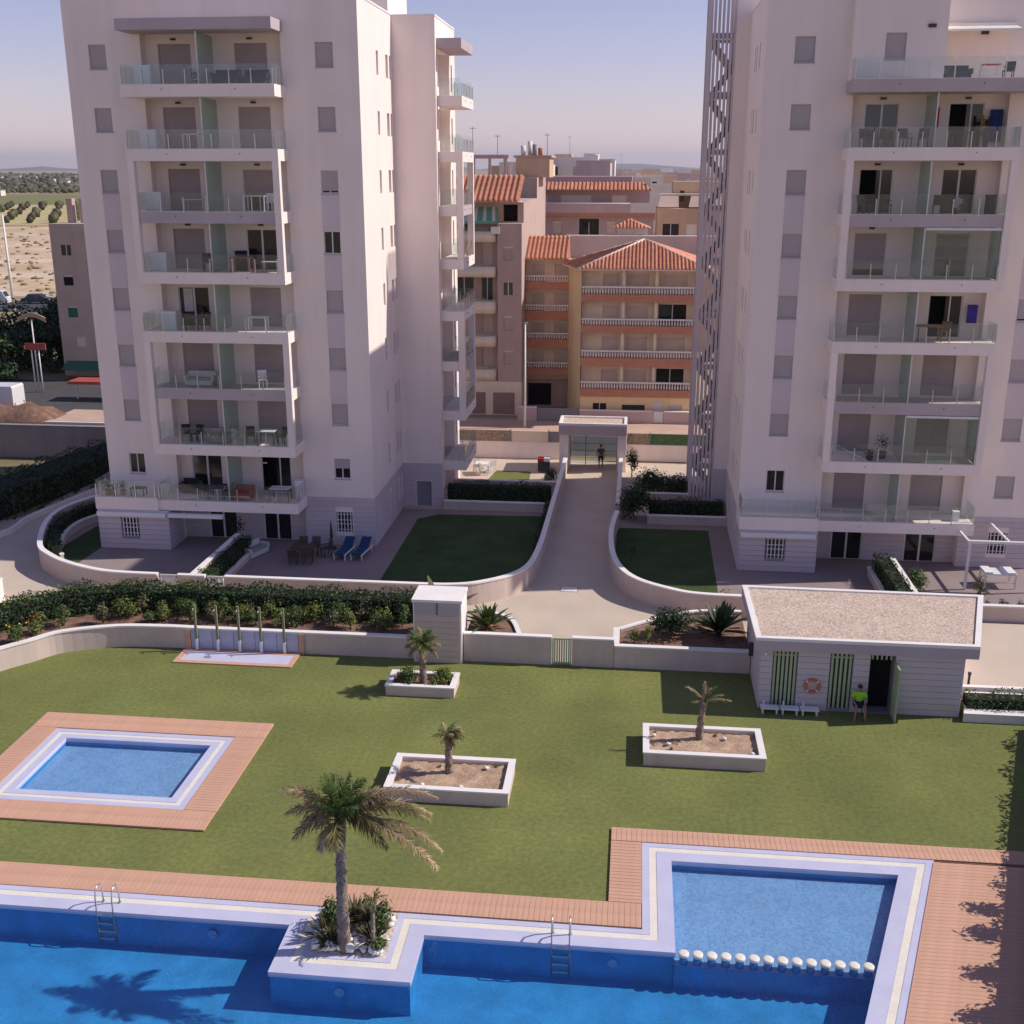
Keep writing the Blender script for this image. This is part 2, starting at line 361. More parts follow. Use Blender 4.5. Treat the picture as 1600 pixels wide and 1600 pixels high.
# colours of things
mat('white_plastic', (0.80, 0.78, 0.76), 0.4, 0.03); mat('white_paint', (0.78, 0.76, 0.73), 0.5, 0.03)
mat('rattan', (0.09, 0.065, 0.05), 0.7, 0.25, 8, finevar=0.2); mat('wood', (0.26, 0.14, 0.07), 0.6, 0.15, 3)
mat('wood_red', (0.36, 0.11, 0.07), 0.6, 0.15, 3); mat('black_fabric', (0.03, 0.028, 0.03), 0.9, 0.1)
mat('blue_fabric', (0.014, 0.05, 0.13), 0.85, 0.1); mat('navy_fabric', (0.02, 0.05, 0.17), 0.9, 0.1)
mat('purple_fabric', (0.07, 0.05, 0.32), 0.9, 0.1); mat('red_fabric', (0.42, 0.03, 0.03), 0.9, 0.1)
mat('grey_fabric', (0.36, 0.33, 0.31), 0.9, 0.1); mat('yellow_fabric', (0.5, 0.36, 0.05), 0.9, 0.1)
mat('green_fabric', (0.05, 0.16, 0.10), 0.9, 0.1); mat('lime', (0.33, 0.72, 0.03), 0.8, 0.05)
mat('terracotta', (0.42, 0.17, 0.09), 0.85, 0.1); mat('orange', (0.62, 0.16, 0.07), 0.5, 0.08)
mat('slat_green', (0.40, 0.47, 0.30), 0.7, 0.10, 3); mat('post_green', (0.20, 0.215, 0.125), 0.7, 0.1, 3)
mat('skin', (0.34, 0.19, 0.13), 0.6, 0.05); mat('hair', (0.03, 0.022, 0.018), 0.7, 0.1)
mat('navy', (0.02, 0.024, 0.05), 0.8, 0.1); mat('charcoal', (0.055, 0.05, 0.055), 0.85, 0.1)
mat('car_navy', (0.02, 0.03, 0.07), 0.25, 0.05, spec=0.6); mat('car_white', (0.72, 0.71, 0.70), 0.3, 0.04, spec=0.6)
mat('tyre', (0.015, 0.015, 0.016), 0.9, 0.1); mat('rim', (0.5, 0.5, 0.5), 0.35, 0.05, metal=0.8); mat('lamp_red', (0.5, 0.03, 0.02), 0.3, 0.05)
# town
mat('roof_tile', (0.58, 0.255, 0.16), 0.85, 0.20, 2.0, finevar=0.2, fine=8, island=0.2)
mat('roof_ridge', (0.70, 0.58, 0.48), 0.85, 0.1)
mat('town_cream', (0.82, 0.68, 0.52), 0.9, 0.06, 0.6, streak=0.10); mat('town_yellow', (0.86, 0.64, 0.36), 0.9, 0.06, 0.6, streak=0.08)
mat('town_brown', (0.52, 0.38, 0.325), 0.9, 0.06, 0.6, streak=0.10); mat('town_pink', (0.60, 0.455, 0.435), 0.9, 0.06, 0.6, streak=0.08)
mat('town_mauve', (0.50, 0.39, 0.39), 0.9, 0.06, 0.6, streak=0.08); mat('town_tan', (0.60, 0.42, 0.28), 0.9, 0.06, 0.6, streak=0.08)
mat('town_beige', (0.56, 0.43, 0.34), 0.9, 0.06, 0.6, streak=0.10)
mat('town_white', (0.78, 0.71, 0.65), 0.9, 0.06, 0.6, streak=0.08); mat('brick_band', (0.55, 0.25, 0.16), 0.9, 0.08, 1.5, finevar=0.1, fine=12)
mat('awning_green', (0.16, 0.36, 0.24), 0.8, 0.12, 6); mat('blind', (0.62, 0.51, 0.44), 0.8, 0.08, 2); mat('garage', (0.30, 0.20, 0.17), 0.7, 0.1, 2)
mat('stone_fence', (0.30, 0.23, 0.17), 0.95, 0.2, 3, finevar=0.5, fine=9, bump=1.0, bscale=8); mat('green_screen', (0.09, 0.17, 0.08), 0.9, 0.25, 4, finevar=0.3)
mat('hill', (0.18, 0.17, 0.15), 0.95, 0.2, 0.002); mat('wall_old', (0.30, 0.25, 0.235), 0.95, 0.1, 0.4, streak=0.2, finevar=0.08)
mat('sign_red', (0.42, 0.08, 0.06), 0.6, 0.1); mat('sign_tan', (0.45, 0.32, 0.2), 0.7, 0.1)
mat('grey_paint', (0.26, 0.24, 0.26), 0.6, 0.06)
# ================================================================ SETTING: ground, pools, decks, walls
def offs(pts, d):                       # mitred offset of an open polyline to its left
    P = [Vector((p[0], p[1])) for p in pts]; out = []
    for i in range(len(P)):
        a = (P[i]-P[i-1]).normalized() if i else (P[1]-P[0]).normalized()
        b = (P[i+1]-P[i]).normalized() if i < len(P)-1 else a
        n1 = Vector((-a.y, a.x)); n2 = Vector((-b.y, b.x)); mm = (n1+n2).normalized()
        q = P[i] + mm*(d/max(0.3, mm.dot(n1))); out.append((q.x, q.y))
    return out
def band(mb, pts, d0, d1, z0, z1):
    A = offs(pts, d0); B = offs(pts, d1)
    for i in range(len(pts)-1):
        a, b, c, e = A[i], A[i+1], B[i+1], B[i]
        mb.quad((*a, z1), (*b, z1), (*c, z1), (*e, z1))
        mb.quad((*a, z0), (*b, z0), (*b, z1), (*a, z1)); mb.quad((*e, z1), (*c, z1), (*c, z0), (*e, z0))
    return mb
# water's edge of the big pool, walked from far left to the near right corner (land on the left hand)
EDGE = [(-30, 25.95), (-8.95, 25.93), (-8.95, 24.0), (-5.25, 24.0), (-5.25, 25.9), (1.53, 25.9), (1.53, 30.12), (8.24, 30.12), (2.20, 12.0)]
BASIN = EDGE + [(-30, 12.0)]
kid = (-20.3, -14.79, 31.9, 35.52)
KIDH = [(kid[0]-.3, kid[2]-.3), (kid[1]+.3, kid[2]-.3), (kid[1]+.3, kid[3]+.3), (kid[0]-.3, kid[3]+.3)]
HOLE = offs(EDGE, 0.3); HOLE = [(-30.3, HOLE[0][1])] + HOLE[1:-1] + [(2.4, 11.7), (-30.3, 11.7)]
BIG = 26000
fill_holes([(-BIG, -3000), (BIG, -3000), (BIG, BIG), (-BIG, BIG)], [HOLE, KIDH], -0.04, 'ground', 'earth', kind='structure')
lawn_out = [(-46, 6), (9, 6), (18.3, 39.9), (18.6, 40.6), (15.2, 42.2), (12.9, 44.0), (-20, 44.0), (-22.0, 43.85), (-24.1, 42.95), (-25.0, 41.85), (-25.9, 40.75), (-27.6, 38.2), (-29.5, 34), (-31, 28), (-46, 20)]
fill_holes(lawn_out, [HOLE, KIDH], 0.0, 'lawn', 'turf', kind='structure')
fill_holes([(-46, 49), (-30, 47.4), (-29.4, 42), (-25, 44.1), (26, 44.1), (26, 79.2), (-36, 79.2), (-36, 62), (-46, 52)], [], -0.02, 'path', 'paving', kind='structure')
# pool basins
def fan(name, mat_, pts, z, parent=None, **k):
    bm = bmesh.new(); vs = [bm.verts.new((p[0], p[1], z)) for p in pts]
    bmesh.ops.triangle_fill(bm, use_beauty=True, edges=[bm.edges.new((vs[i], vs[(i+1) % len(vs)])) for i in range(len(vs))])
    for f in bm.faces:
        f.normal_update()
        if f.normal.z < 0: f.normal_flip()
    me = bpy.data.meshes.new(name); bm.to_mesh(me); bm.free(); me.materials.append(M[mat_])
    o = bpy.data.objects.new(name, me); COL.objects.link(o); WL[o] = Vector((0,0,0))
    if parent is not None: o.parent = parent; o.location = -WL[parent]
    return setp(o, **k)
DEEP, SHAL = -1.02, -0.29
pb = thing('pool_basin', None, None, (-10, 20, DEEP), kind='structure')
fan('pool_floor', 'pooltile', [(-30, 12), (2.2, 12), (6.80, 25.8), (1.53, 25.8), (1.53, 25.9), (-5.25, 25.9), (-5.25, 24), (-8.95, 24), (-8.95, 25.93), (-30, 25.95)], DEEP, pb)
fan('shallow_floor', 'pooltile_pale', [(1.53, 25.8), (6.80, 25.8), (8.24, 30.12), (1.53, 30.12)], SHAL, pb)
mb = MB()
for i in range(len(BASIN)):
    a, b = BASIN[i], BASIN[(i+1) % len(BASIN)]
    mb.quad((*a, DEEP), (*b, DEEP), (*b, 0.03), (*a, 0.03))
mb.build('pool_wall', 'pooltile', pb)
MB().quad((1.53, 25.8, DEEP), (6.80, 25.8, DEEP), (6.80, 25.8, SHAL), (1.53, 25.8, SHAL)).build('pool_step', 'pooltile', pb)
for x in (-11.2, -7.1, -0.1):            # round underwater lamps, unlit
    yy = 23.985 if x == -7.1 else 25.88
    MB().tube([(x, yy+0.02, -0.42), (x, yy-0.03, -0.42)], 0.13, 16).build('pool_lamp', 'pooltile_pale', pb)
fan('pool_water', 'water', BASIN, -0.045, kind='structure')
cp = thing('pool_coping', None, None, (-10, 26, 0), kind='structure')
band(MB(), EDGE, -0.03, 0.42, -0.1, 0.05).build('coping_inner', 'lilac', cp)
band(MB(), EDGE, 0.425, 0.64, -0.02, 0.04).build('overflow_grate', 'cream', cp)
band(MB(), EDGE, 0.645, 0.85, -0.02, 0.05).build('coping_outer', 'lilac', cp)
kb = thing('pool_basin', None, None, (-17.5, 33.7, -0.3), kind='structure')
K = [(kid[0], kid[2]), (kid[1], kid[2]), (kid[1], kid[3]), (kid[0], kid[3])]
fan('shallow_floor', 'pooltile_pale', K, -0.26, kb)
mb = MB()
for i in range(4):
    a, b = K[i], K[(i+1) % 4]; mb.quad((*a, -0.26), (*b, -0.26), (*b, 0.03), (*a, 0.03))
mb.build('pool_wall', 'pooltile', kb)
fan('pool_water', 'water', K, -0.035, kind='structure')
kc = thing('pool_coping', None, None, (-17.5, 33.7, 0), kind='structure')
def ring(x0, x1, y0, y1, a, b, z0, z1, name, m_, par):
    mb = MB(); mb.box(x0-b, x1+b, y1+a, y1+b, z0, z1); mb.box(x0-b, x1+b, y0-b, y0-a, z0, z1)
    mb.box(x0-b, x0-a, y0-a, y1+a, z0, z1); mb.box(x1+a, x1+b, y0-a, y1+a, z0, z1); return mb.build(name, m_, par)
ring(*kid, -0.02, 0.26, -0.1, 0.05, 'coping_inner', 'lilac', kc)
ring(*kid, 0.265, 0.42, -0.02, 0.04, 'overflow_grate', 'cream', kc)
ring(*kid, 0.425, 0.66, -0.02, 0.05, 'coping_outer', 'lilac', kc)
for y in (33.0, 34.3):
    inlet = MB().cyl(-14.95, y, -0.262, -0.235, 0.09, 12).build('pool_drain', 'dark_metal', kb)
# decks: each board a plank
PZ0, PZ1, PW, PP = 0.02, 0.075, 0.150, 0.157
def planks_y(par, x0, x1, y0, y1):       # boards laid along Y
    n = int((x1-x0)/PP); pitch = (x1-x0)/n
    src = MB().box(x0, x0+PW, y0, y1, PZ0, PZ1).build('plank', 'plank', par); b = WL[src]
    for i in range(1, n): inst(src, 'plank', (b.x+i*pitch, b.y, b.z), par)
def planks_x(par, x0, x1, y0, y1):
    n = int((y1-y0)/PP); pitch = (y1-y0)/n
    src = MB().box(x0, x1, y0, y0+PW, PZ0, PZ1).build('plank', 'plank', par); b = WL[src]
    for i in range(1, n): inst(src, 'plank', (b.x, b.y+i*pitch, b.z), par)
dk = thing('pool_deck', None, None, (-8, 27.3, 0), kind='structure')
BOX('deck_base', 'plank_side', -19.6, 0.66, 26.80, 27.85, 0.003, 0.018, dk)
planks_y(dk, -19.6, 0.665, 26.79, 27.86)
dk = thing('pool_deck', None, None, (6, 31, 0), kind='structure')
BOX('deck_base', 'plank_side', -0.26, 0.66, 27.87, 30.95, 0.003, 0.018, dk)
planks_x(dk, -0.27, 0.67, 27.88, 30.96)
MB().prism([(-0.26, 31.0), (9.6, 31.0), (9.6, 30.0), (14, 30), (14, 31.68), (-0.26, 31.68)], 0.003, 0.018).build('deck_base', 'plank_side', dk)
planks_y(dk, -0.27, 13.6, 30.98, 31.70)
dk = thing('pool_deck', None, None, (10, 26, 0), kind='structure')
xc = lambda y: 8.24 + (y-30.12)*0.3333 + 0.90
MB().prism([(xc(30.95), 30.95), (xc(30.95)+3.6, 30.95), (xc(20)+3.6, 20), (xc(20), 20)], 0.003, 0.018).build('deck_base', 'plank_side', dk)
n = int((30.95-20)/PP)
src = MB().prism([(xc(20), 20), (xc(20)+3.6, 20), (xc(20)+3.6+0.049, 20+PW), (xc(20)+0.049, 20+PW)], PZ0, PZ1).build('plank', 'plank', dk); b = WL[src].copy()
for i in range(1, n): inst(src, 'plank', (b.x+i*PP*0.3333, b.y+i*PP, b.z), dk)
dk = thing('pool_deck', None, None, (-17.5, 33.7, 0), kind='structure')
for a in ((-21.94, -13.05, 36.2, 37.33), (-21.94, -13.05, 30.16, 31.23), (-21.94, -20.98, 31.23, 36.2), (-14.11, -13.05, 31.23, 36.2)):
    BOX('deck_base', 'plank_side', *a, 0.003, 0.018, dk)
planks_y(dk, -21.95, -13.03, 36.2, 37.35); planks_y(dk, -21.95, -13.03, 30.14, 31.22)
planks_x(dk, -21.95, -20.97, 31.24, 36.19); planks_x(dk, -14.12, -13.03, 31.24, 36.19)
# garden patios and lawns round the towers
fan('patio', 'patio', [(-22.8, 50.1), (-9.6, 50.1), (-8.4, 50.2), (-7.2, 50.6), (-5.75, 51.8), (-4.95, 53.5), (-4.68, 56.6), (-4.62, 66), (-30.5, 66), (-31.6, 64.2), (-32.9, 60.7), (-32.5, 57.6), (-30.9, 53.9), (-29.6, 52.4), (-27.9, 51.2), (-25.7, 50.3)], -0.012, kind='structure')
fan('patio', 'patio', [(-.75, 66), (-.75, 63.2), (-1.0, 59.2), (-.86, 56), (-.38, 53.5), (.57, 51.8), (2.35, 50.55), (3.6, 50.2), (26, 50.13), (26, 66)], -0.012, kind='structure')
fan('garden_lawn', 'garden_grass_shaded', [(-11.5, 64.9), (-4.75, 65.2), (-4.75, 57.0), (-4.95, 54.0), (-5.7, 52.2), (-7.3, 50.8), (-9.2, 50.35), (-12.5, 50.35), (-12.6, 63.9)], -0.004, kind='structure')
fan('garden_lawn', 'garden_grass_shaded', [(-0.75, 63.4), (4.5, 63.4), (4.4, 50.4), (2.4, 50.75), (0.7, 52.1), (-0.25, 53.8), (-0.7, 56.2)], -0.004, kind='structure')
fan('garden_lawn', 'garden_grass_shaded', [(-29.2, 60), (-31.0, 60.5), (-31.2, 56.2), (-29.6, 53.9), (-29.0, 54.2), (-28.9, 58)], -0.004, kind='structure')
fan('garden_lawn', 'turf', [(-9.6, 73.0), (-6.8, 73.1), (-6.9, 75.6), (-9.3, 75.7)], -0.004, kind='structure')
fan('garden_lawn', 'turf', [(0.2, 71.5), (4.6, 71.5), (4.6, 73.6), (0.2, 73.6)], -0.004, kind='structure')
# garden walls with white copings
def gwall(parent, pts, h, th=0.2, cap=True, m_='gardenwall'):
    o = MB().strip(pts, th, -0.02, h-0.07 if cap else h).build('wall_section', m_, parent)
    if cap: MB().strip(pts, th+0.07, h-0.068, h).build('coping', 'wallcap', parent)
    return o
LW1 = smoothline([(-29.6, 67.5), (-31.6, 64.2), (-32.9, 60.7), (-32.5, 57.6), (-30.9, 53.9), (-29.6, 52.4), (-27.9, 51.2), (-25.7, 50.3), (-23.6, 50.12)], 5) + [(-22.85, 50.12)]
LW3 = [(-19.48, 50.12), (-14, 50.12)] + smoothline([(-9.6, 50.12), (-8.4, 50.2), (-7.2, 50.6), (-5.75, 51.8), (-4.95, 53.5), (-4.68, 56.6), (-4.62, 60)], 5) + [(-4.5, 75.4)]
gw = thing('garden_wall', 'curved garden wall with white coping round the lawns of the sunlit-sided tower', 'garden wall', (-19, 50.12, 0))
gwall(gw, LW1, 1.1); gwall(gw, [(-21.85, 50.12), (-20.45, 50.12)], 1.1); gwall(gw, LW3, 1.1)
RW = smoothline([(-0.75, 63.2), (-0.9, 61.5), (-1.0, 59.2), (-0.86, 56), (-0.38, 53.5), (0.57, 51.8), (2.35, 50.55), (3.6, 50.2), (5.4, 50.13)], 5) + [(26, 50.13)]
gw = thing('garden_wall', 'curved garden wall with white coping beside the gravel-roofed shed', 'garden wall', (5, 50.1, 0))
gwall(gw, RW, 1.1)
gw = thing('garden_wall', 'straight low wall from the tall path hedge to the entrance gate', 'garden wall', (-0.75, 70, 0))
gwall(gw, [(-0.75, 65.2), (-0.75, 76.2)], 1.0)
gw = thing('garden_wall', 'patio dividing wall with hedge beside it and sunlit end', 'garden wall', (-21.1, 54, 0))
gwall(gw, [(-21.15, 50.25), (-21.1, 56.7)], 1.1, 0.18)
gwall(gw, [(-20.25, 50.25), (-20.2, 56.7)], 0.35, 0.15)
gw = thing('garden_wall', 'patio dividing wall with hedge below the lattice tower balconies', 'garden wall', (13.4, 54, 0))
gwall(gw, [(13.35, 50.3), (13.3, 56.6)], 1.1, 0.18); gwall(gw, [(12.3, 50.3), (12.25, 56.6)], 0.5, 0.15)
for x0, x1, y1, y2, h1, lab in ((-11.4, -4.75, 66.15, 69.7, 0.55, 'low double wall with hedge between two lawns of the sunlit-sided tower'), (1.0, 5.6, 64.4, 67.8, 0.55, 'low double wall with hedge behind the small shaded lawn')):
    gw = thing('garden_wall', lab, 'garden wall', ((x0+x1)/2, y1, 0))
    gwall(gw, [(x0, y1), (x1, y1)], h1, 0.18); gwall(gw, [(x0, y2), (x1, y2)], 0.95, 0.15)
gw = thing('garden_wall', 'inner low kerb wall following the curved hedge by the driveway', 'garden wall', (-30.5, 57, 0))
gwall(gw, smoothline([(-29.3, 63.6), (-30.6, 62.5), (-31.7, 60.3), (-31.6, 58.0), (-30.6, 55.2), (-29.9, 54.2)], 5), 0.45, 0.16)
gw = thing('garden_wall', 'bright white wall end beside the driveway', 'garden wall', (-31, 48, 0))
gwall(gw, [(-29.7, 45.8), (-29.75, 47.9), (-33.5, 49.4), (-37, 50)], 1.35, 0.25, m_='wallcap')
# gates in the garden wall
def slat_gate(name, label, x0, x1, y, z1, m_, ns, cat='gate'):
    t = thing(name, label, cat, ((x0+x1)/2, y, 0))
    fr = MB(); fr.box(x0, x0+0.06, y-.03, y+.03, 0, z1); fr.box(x1-0.06, x1, y-.03, y+.03, 0, z1); fr.box(x0+.06, x1-.06, y-.03, y+.03, z1-.06, z1); fr.box(x0+.06, x1-.06, y-.03, y+.03, 0.05, 0.11)
    fr.build('gate_frame', m_, t)
    w_ = (x1-x0-0.12)/ns
    for i in range(ns): BOX('slat', m_, x0+.06+i*w_+w_*.15, x0+.06+(i+1)*w_-w_*.15, y-.015, y+.015, 0.11, z1-.06, t)
    return t
slat_gate('garden_gate', 'white slatted garden gate in the wall between curved end and dividing wall', -22.75, -21.95, 50.12, 1.05, 'white_paint', 5)
slat_gate('garden_gate', 'white slatted garden gate beside the hedged dividing wall', -20.35, -19.58, 50.12, 1.05, 'white_paint', 5)
slat_gate('pool_gate', 'pale green slatted gate in the pool lawn wall', -3.08, -2.27, 43.97, 1.2, 'slat_green', 7)
# wall of the pool lawn, its beds
pw = thing('pool_wall', 'long low wall with white coping along the far edge of the pool lawn', 'wall', (-10, 44, 0))
LWL = smoothline([(-31.5, 28), (-29.5, 34), (-27.6, 38.2), (-25.95, 40.75), (-25.05, 41.85), (-24.15, 42.95), (-22.1, 43.8), (-20, 44.0), (-18.9, 44.0)], 5)
gwall(pw, LWL, 1.0); gwall(pw, [(-18.88, 44.0), (-13.95, 44.0)], 1.0); gwall(pw, [(-13.93, 44.0), (-8.95, 44.0)], 1.0)
gwall(pw, [(-6.83, 44.0), (-3.1, 44.0)], 1.28); gwall(pw, [(-2.25, 44.0), (-0.5, 44.0)], 1.28); gwall(pw, [(-0.48, 44.0), (5.1, 44.0)], 1.0)
gwall(pw, [(-0.42, 44.12), (-0.42, 45.9)], 1.0)
bedL = [(-8.95, 44.1), (-19.9, 44.1), (-22.2, 43.95), (-24.3, 43.05), (-25.2, 41.95), (-26.1, 40.8), (-27.8, 38.2), (-29.7, 34), (-32, 35), (-30.2, 40), (-28.4, 42.6), (-26.9, 44.5), (-24.8, 46.3), (-22, 47.0), (-8.95, 47.1)]
def bed(pts, z, m_, lab=None):
    mb = MB().prism(pts, 0.0, z); return mb.build('planting_bed', m_, kind='structure')
bed(bedL, 0.86, 'soil'); bed([(-6.83, 44.1), (-4.9, 44.1), (-4.6, 44.6), (-5.3, 46.4), (-6.83, 47.2)], 0.95, 'soil')
bed([(-0.3, 44.1), (5.1, 44.1), (5.1, 48.4), (3.0, 48.2), (1.1, 47.0), (-0.3, 45.8)], 0.8, 'soil')
gw = thing('bed_kerb', 'white kerb curving round the planting bed beside the shed', 'kerb', (2, 47.5, 0)); gwall(gw, smoothline([(-0.3, 45.95), (1.05, 47.1), (3.0, 48.35), (5.1, 48.55)], 4), 0.95, 0.14)
gw = thing('bed_kerb', 'white kerb round the spiky plant bed beside the white cabinet', 'kerb', (-5.5, 46, 0)); gwall(gw, smoothline([(-4.5, 44.2), (-4.55, 44.7), (-5.2, 46.5), (-6.83, 47.35)], 4), 1.05, 0.14)
# cabinet rising above the wall
cb = thing('pump_cabinet', 'tall white rendered cabinet with bluish upper panels in the pool lawn wall', 'cabinet', (-7.87, 44.4, 0))
BOX('cabinet_body', 'wallcap', -8.9, -6.86, 43.6, 45.2, 0, 2.72, cb); BOX('cabinet_roof', 'wallcap', -8.95, -6.82, 43.54, 45.26, 2.722, 2.84, cb)
for i in range(8): BOX('cladding_course', 'gardenwall', -8.84, -6.92, 43.565, 43.598, 0.04+i*0.262, 0.04+i*0.262+0.252, cb)
for a, b in ((-8.84, -7.93), (-7.83, -6.92)): BOX('vent_panel', 'panel_grey', a, b, 43.57, 43.598, 2.16, 2.70, cb)
BOX('panel_mullion', 'post_green', -7.92, -7.84, 43.572, 43.598, 2.16, 2.70, cb)
# shower wall: tiled panels, tray and five posts
sw = thing('shower_wall', 'lilac tiled shower back wall with timber edging on the lawn wall', 'shower wall', (-16.4, 43.85, 0))
for i in range(5):
    x0 = -18.76 + i*0.955; BOX('tile_panel', 'showertile', x0+0.01, x0+0.945, 43.84, 43.895, 0.06, 0.93, sw)
BOX('edging', 'plank', -19.0, -18.77, 43.82, 43.893, 0.0, 0.93, sw); BOX('edging', 'plank', -13.97, -13.74, 43.82, 43.893, 0.0, 0.93, sw)
tr = thing('shower_tray', 'pale lilac shower tray with wooden border in front of tiled wall', 'shower tray', (-16.4, 43, 0))
BOX('tray_floor', 'lilac', -18.8, -14.1, 42.62, 43.55, 0.01, 0.045, tr)
for a in ((-19.05, -13.9, 42.38, 42.62), (-19.05, -18.8, 42.62, 43.55), (-14.1, -13.9, 42.62, 43.55), (-19.05, -13.9, 43.55, 43.82)): BOX('border_board', 'plank', *a, 0.005, 0.055, tr)
BOX('drain_cover', 'grey_paint', -17.9, -17.6, 42.9, 43.1, 0.046, 0.052, tr); 
ordn = ('end post beside the long curved wall', 'second post from the curved wall', 'middle post of the five', 'second post from the white cabinet', 'end post towards the white cabinet')
for i, x in enumerate((-18.47, -17.52, -16.55, -15.6, -14.57)):
    t = thing('shower_post', 'square green timber shower post with white foot, ' + ordn[i], 'shower post', (x, 43.76, 0), group='shower posts along the tiled wall')
    BOX('post', 'post_green', x-.045, x+.045, 43.715, 43.805, 0.55, 2.12, t); BOX('foot', 'white_paint', x-.055, x+.055, 43.705, 43.815, 0.04, 0.552, t)
    MB().tube([(x, 43.70, 1.98), (x, 43.6, 1.98), (x, 43.55, 1.93)], 0.018, 6).build('shower_head', 'steel', t)
# planters on the lawn
def planter(label, x0, x1, y0, y1, h, m_):
    t = thing('planter', label, 'planter', ((x0+x1)/2, (y0+y1)/2, 0)); w_ = 0.2
    mb = MB(); mb.box(x0, x1, y0, y0+w_, 0, h-.06); mb.box(x0, x1, y1-w_, y1, 0, h-.06); mb.box(x0, x0+w_, y0+w_, y1-w_, 0, h-.06); mb.box(x1-w_, x1, y0+w_, y1-w_, 0, h-.06)
    mb.build('planter_wall', 'gardenwall', t)
    mb = MB(); e = 0.03; mb.box(x0-e, x1+e, y0-e, y0+w_, h-.058, h); mb.box(x0-e, x1+e, y1-w_, y1+e, h-.058, h); mb.box(x0-e, x0+w_, y0+w_, y1-w_, h-.058, h); mb.box(x1-w_, x1+e, y0+w_, y1-w_, h-.058, h)
    mb.build('coping', 'wallcap', t)
    rng = random.Random(label); nx, ny = 22, 12; g = MB(); vs = []; fs = []
    for j in range(ny+1):
        for i in range(nx+1): vs.append((x0+w_+(x1-x0-2*w_)*i/nx, y0+w_+(y1-y0-2*w_)*j/ny, h-0.16+rng.uniform(-.03, .04)))
    for j in range(ny):
        for i in range(nx): a = j*(nx+1)+i; fs.append((a, a+1, a+nx+2, a+nx+1))
    g.add(vs, fs, True); g.build('soil', m_, t)
    return t
planter('stone planter filled with green plants and a small palm, before the white cabinet', -9.42, -6.68, 40.32, 41.75, 0.45, 'soil')
planter('stone planter of bare earth with a leaning-crowned young palm, between the two pools', -7.78, -3.68, 32.62, 34.85, 0.52, 'soil_dry')
planter('stone planter of bare earth with a withered palm, facing the shed', 0.73, 4.92, 35.85, 38.02, 0.52, 'soil_dry')
rng = random.Random(5)
for x, y, z in ((-6.6, 33.0, .44), (-4.6, 34.3, .44), (-5.3, 33.0, .44), (3.6, 37.3, .44), (4.5, 36.3, .44), (1.6, 36.7, .44), (1.1, 37.3, .44)):
    MB().blob((x, y, z), (.1, .08, .05), rng, 7, 4, .2).build('white_stone', 'stonewhite', label='pale stone lying on the bare earth of a planter', cat='stone', group='pale stones in the bare planters')
# ---------------- shed
SZ0, SZ1 = 2.5, 3.02
shed = thing('pool_shed', 'low pool shed with gravel roof and slatted green doors', 'shed', (9, 43.4, 0))
mb = MB()
doors = [(5.6, 6.52, 0.12, 2.44, 0.10), (7.74, 8.58, 0.12, 2.44, 0.10), (9.22, 10.12, 0.02, 2.44, 0.6)]
facade(mb, '-y', 40.8, 5.15, 12.65, 0, 2.5, doors)
mb.quad((12.65, 40.8, 0), (14.2, 46, 0), (14.2, 46, 2.5), (12.65, 40.8, 2.5)); mb.quad((5.15, 46, 0), (5.15, 40.8, 0), (5.15, 40.8, 2.5), (5.15, 46, 2.5)); mb.quad((14.2, 46, 0), (5.15, 46, 0), (5.15, 46, 2.5), (14.2, 46, 2.5))
mb.build('wall', 'joint', shed)
ch = 2.5/10
for i in range(10):
    z0, z1 = 0.02+i*ch*0.992, 0.02+(i+1)*ch*0.992-0.016
    segs = [(5.13, 5.58), (6.54, 7.72), (8.60, 9.20), (10.14, 12.65)]
    for a, b in segs: BOX('cladding_course', 'cladding', a, b, 40.775, 40.798, z0, z1, shed)
    MB().prism([(5.127, 40.80), (5.148, 40.80), (5.148, 46), (5.127, 46)], z0, z1).build('cladding_course', 'cladding', shed)
    MB().prism([(12.652, 40.80), (12.675, 40.80), (14.225, 46), (14.202, 46)], z0, z1).build('cladding_course', 'cladding', shed)
RP = [(4.88, 40.58), (13.08, 40.58), (14.72, 46.15), (4.84, 46.3)]
MB().prism(RP, SZ0+0.002, SZ1-0.12).build('roof_slab', 'panel_grey', shed)
inn = [(5.1, 40.8), (12.92, 40.8), (14.44, 45.95), (5.06, 46.08)]
mb = MB()
for i in range(4):
    j = (i+1) % 4; a, b, c, d = RP[i], RP[j], inn[j], inn[i]
    for z in (SZ1,): mb.quad((*a, z), (*b, z), (*c, z), (*d, z))
    mb.quad((*a, SZ1-.119), (*b, SZ1-.119), (*b, SZ1), (*a, SZ1)); mb.quad((*d, SZ1), (*c, SZ1), (*c, SZ1-.119), (*d, SZ1-.119))
mb.build('parapet', 'wallcap', shed)
MB().prism(inn, SZ1-0.118, SZ1-0.07).build('gravel', 'gravel', shed)
for k, (a, b, z0, z1, d) in enumerate(doors[:2]):
    BOX('door_back', 'pane_dark', a, b, 40.90, 40.93, z0, z1, shed)
    dr = BOX('door', 'slat_green', a, b, 40.865, 40.885, z1-0.24, z1-0.17, shed)
    ns = 6 if k == 0 else 5
    for i in range(ns):
        x = a + (b-a)*(i+0.5)/ns; BOX('slat', 'slat_green', x-.045, x+.045, 40.84, 40.864, z0, z1, dr)
BOX('doorway_dark', 'void', 9.22, 10.12, 41.38, 41.4, 0.02, 2.44, shed)
for i in range(5): BOX('transom_slat', 'slat_green', 9.26+i*.17, 9.33+i*.17, 40.84, 40.864, 2.22, 2.44, shed)
lf = BOX('door_leaf', 'slat_green', 10.12, 10.16, 39.98, 40.79, 0.06, 2.2, shed)
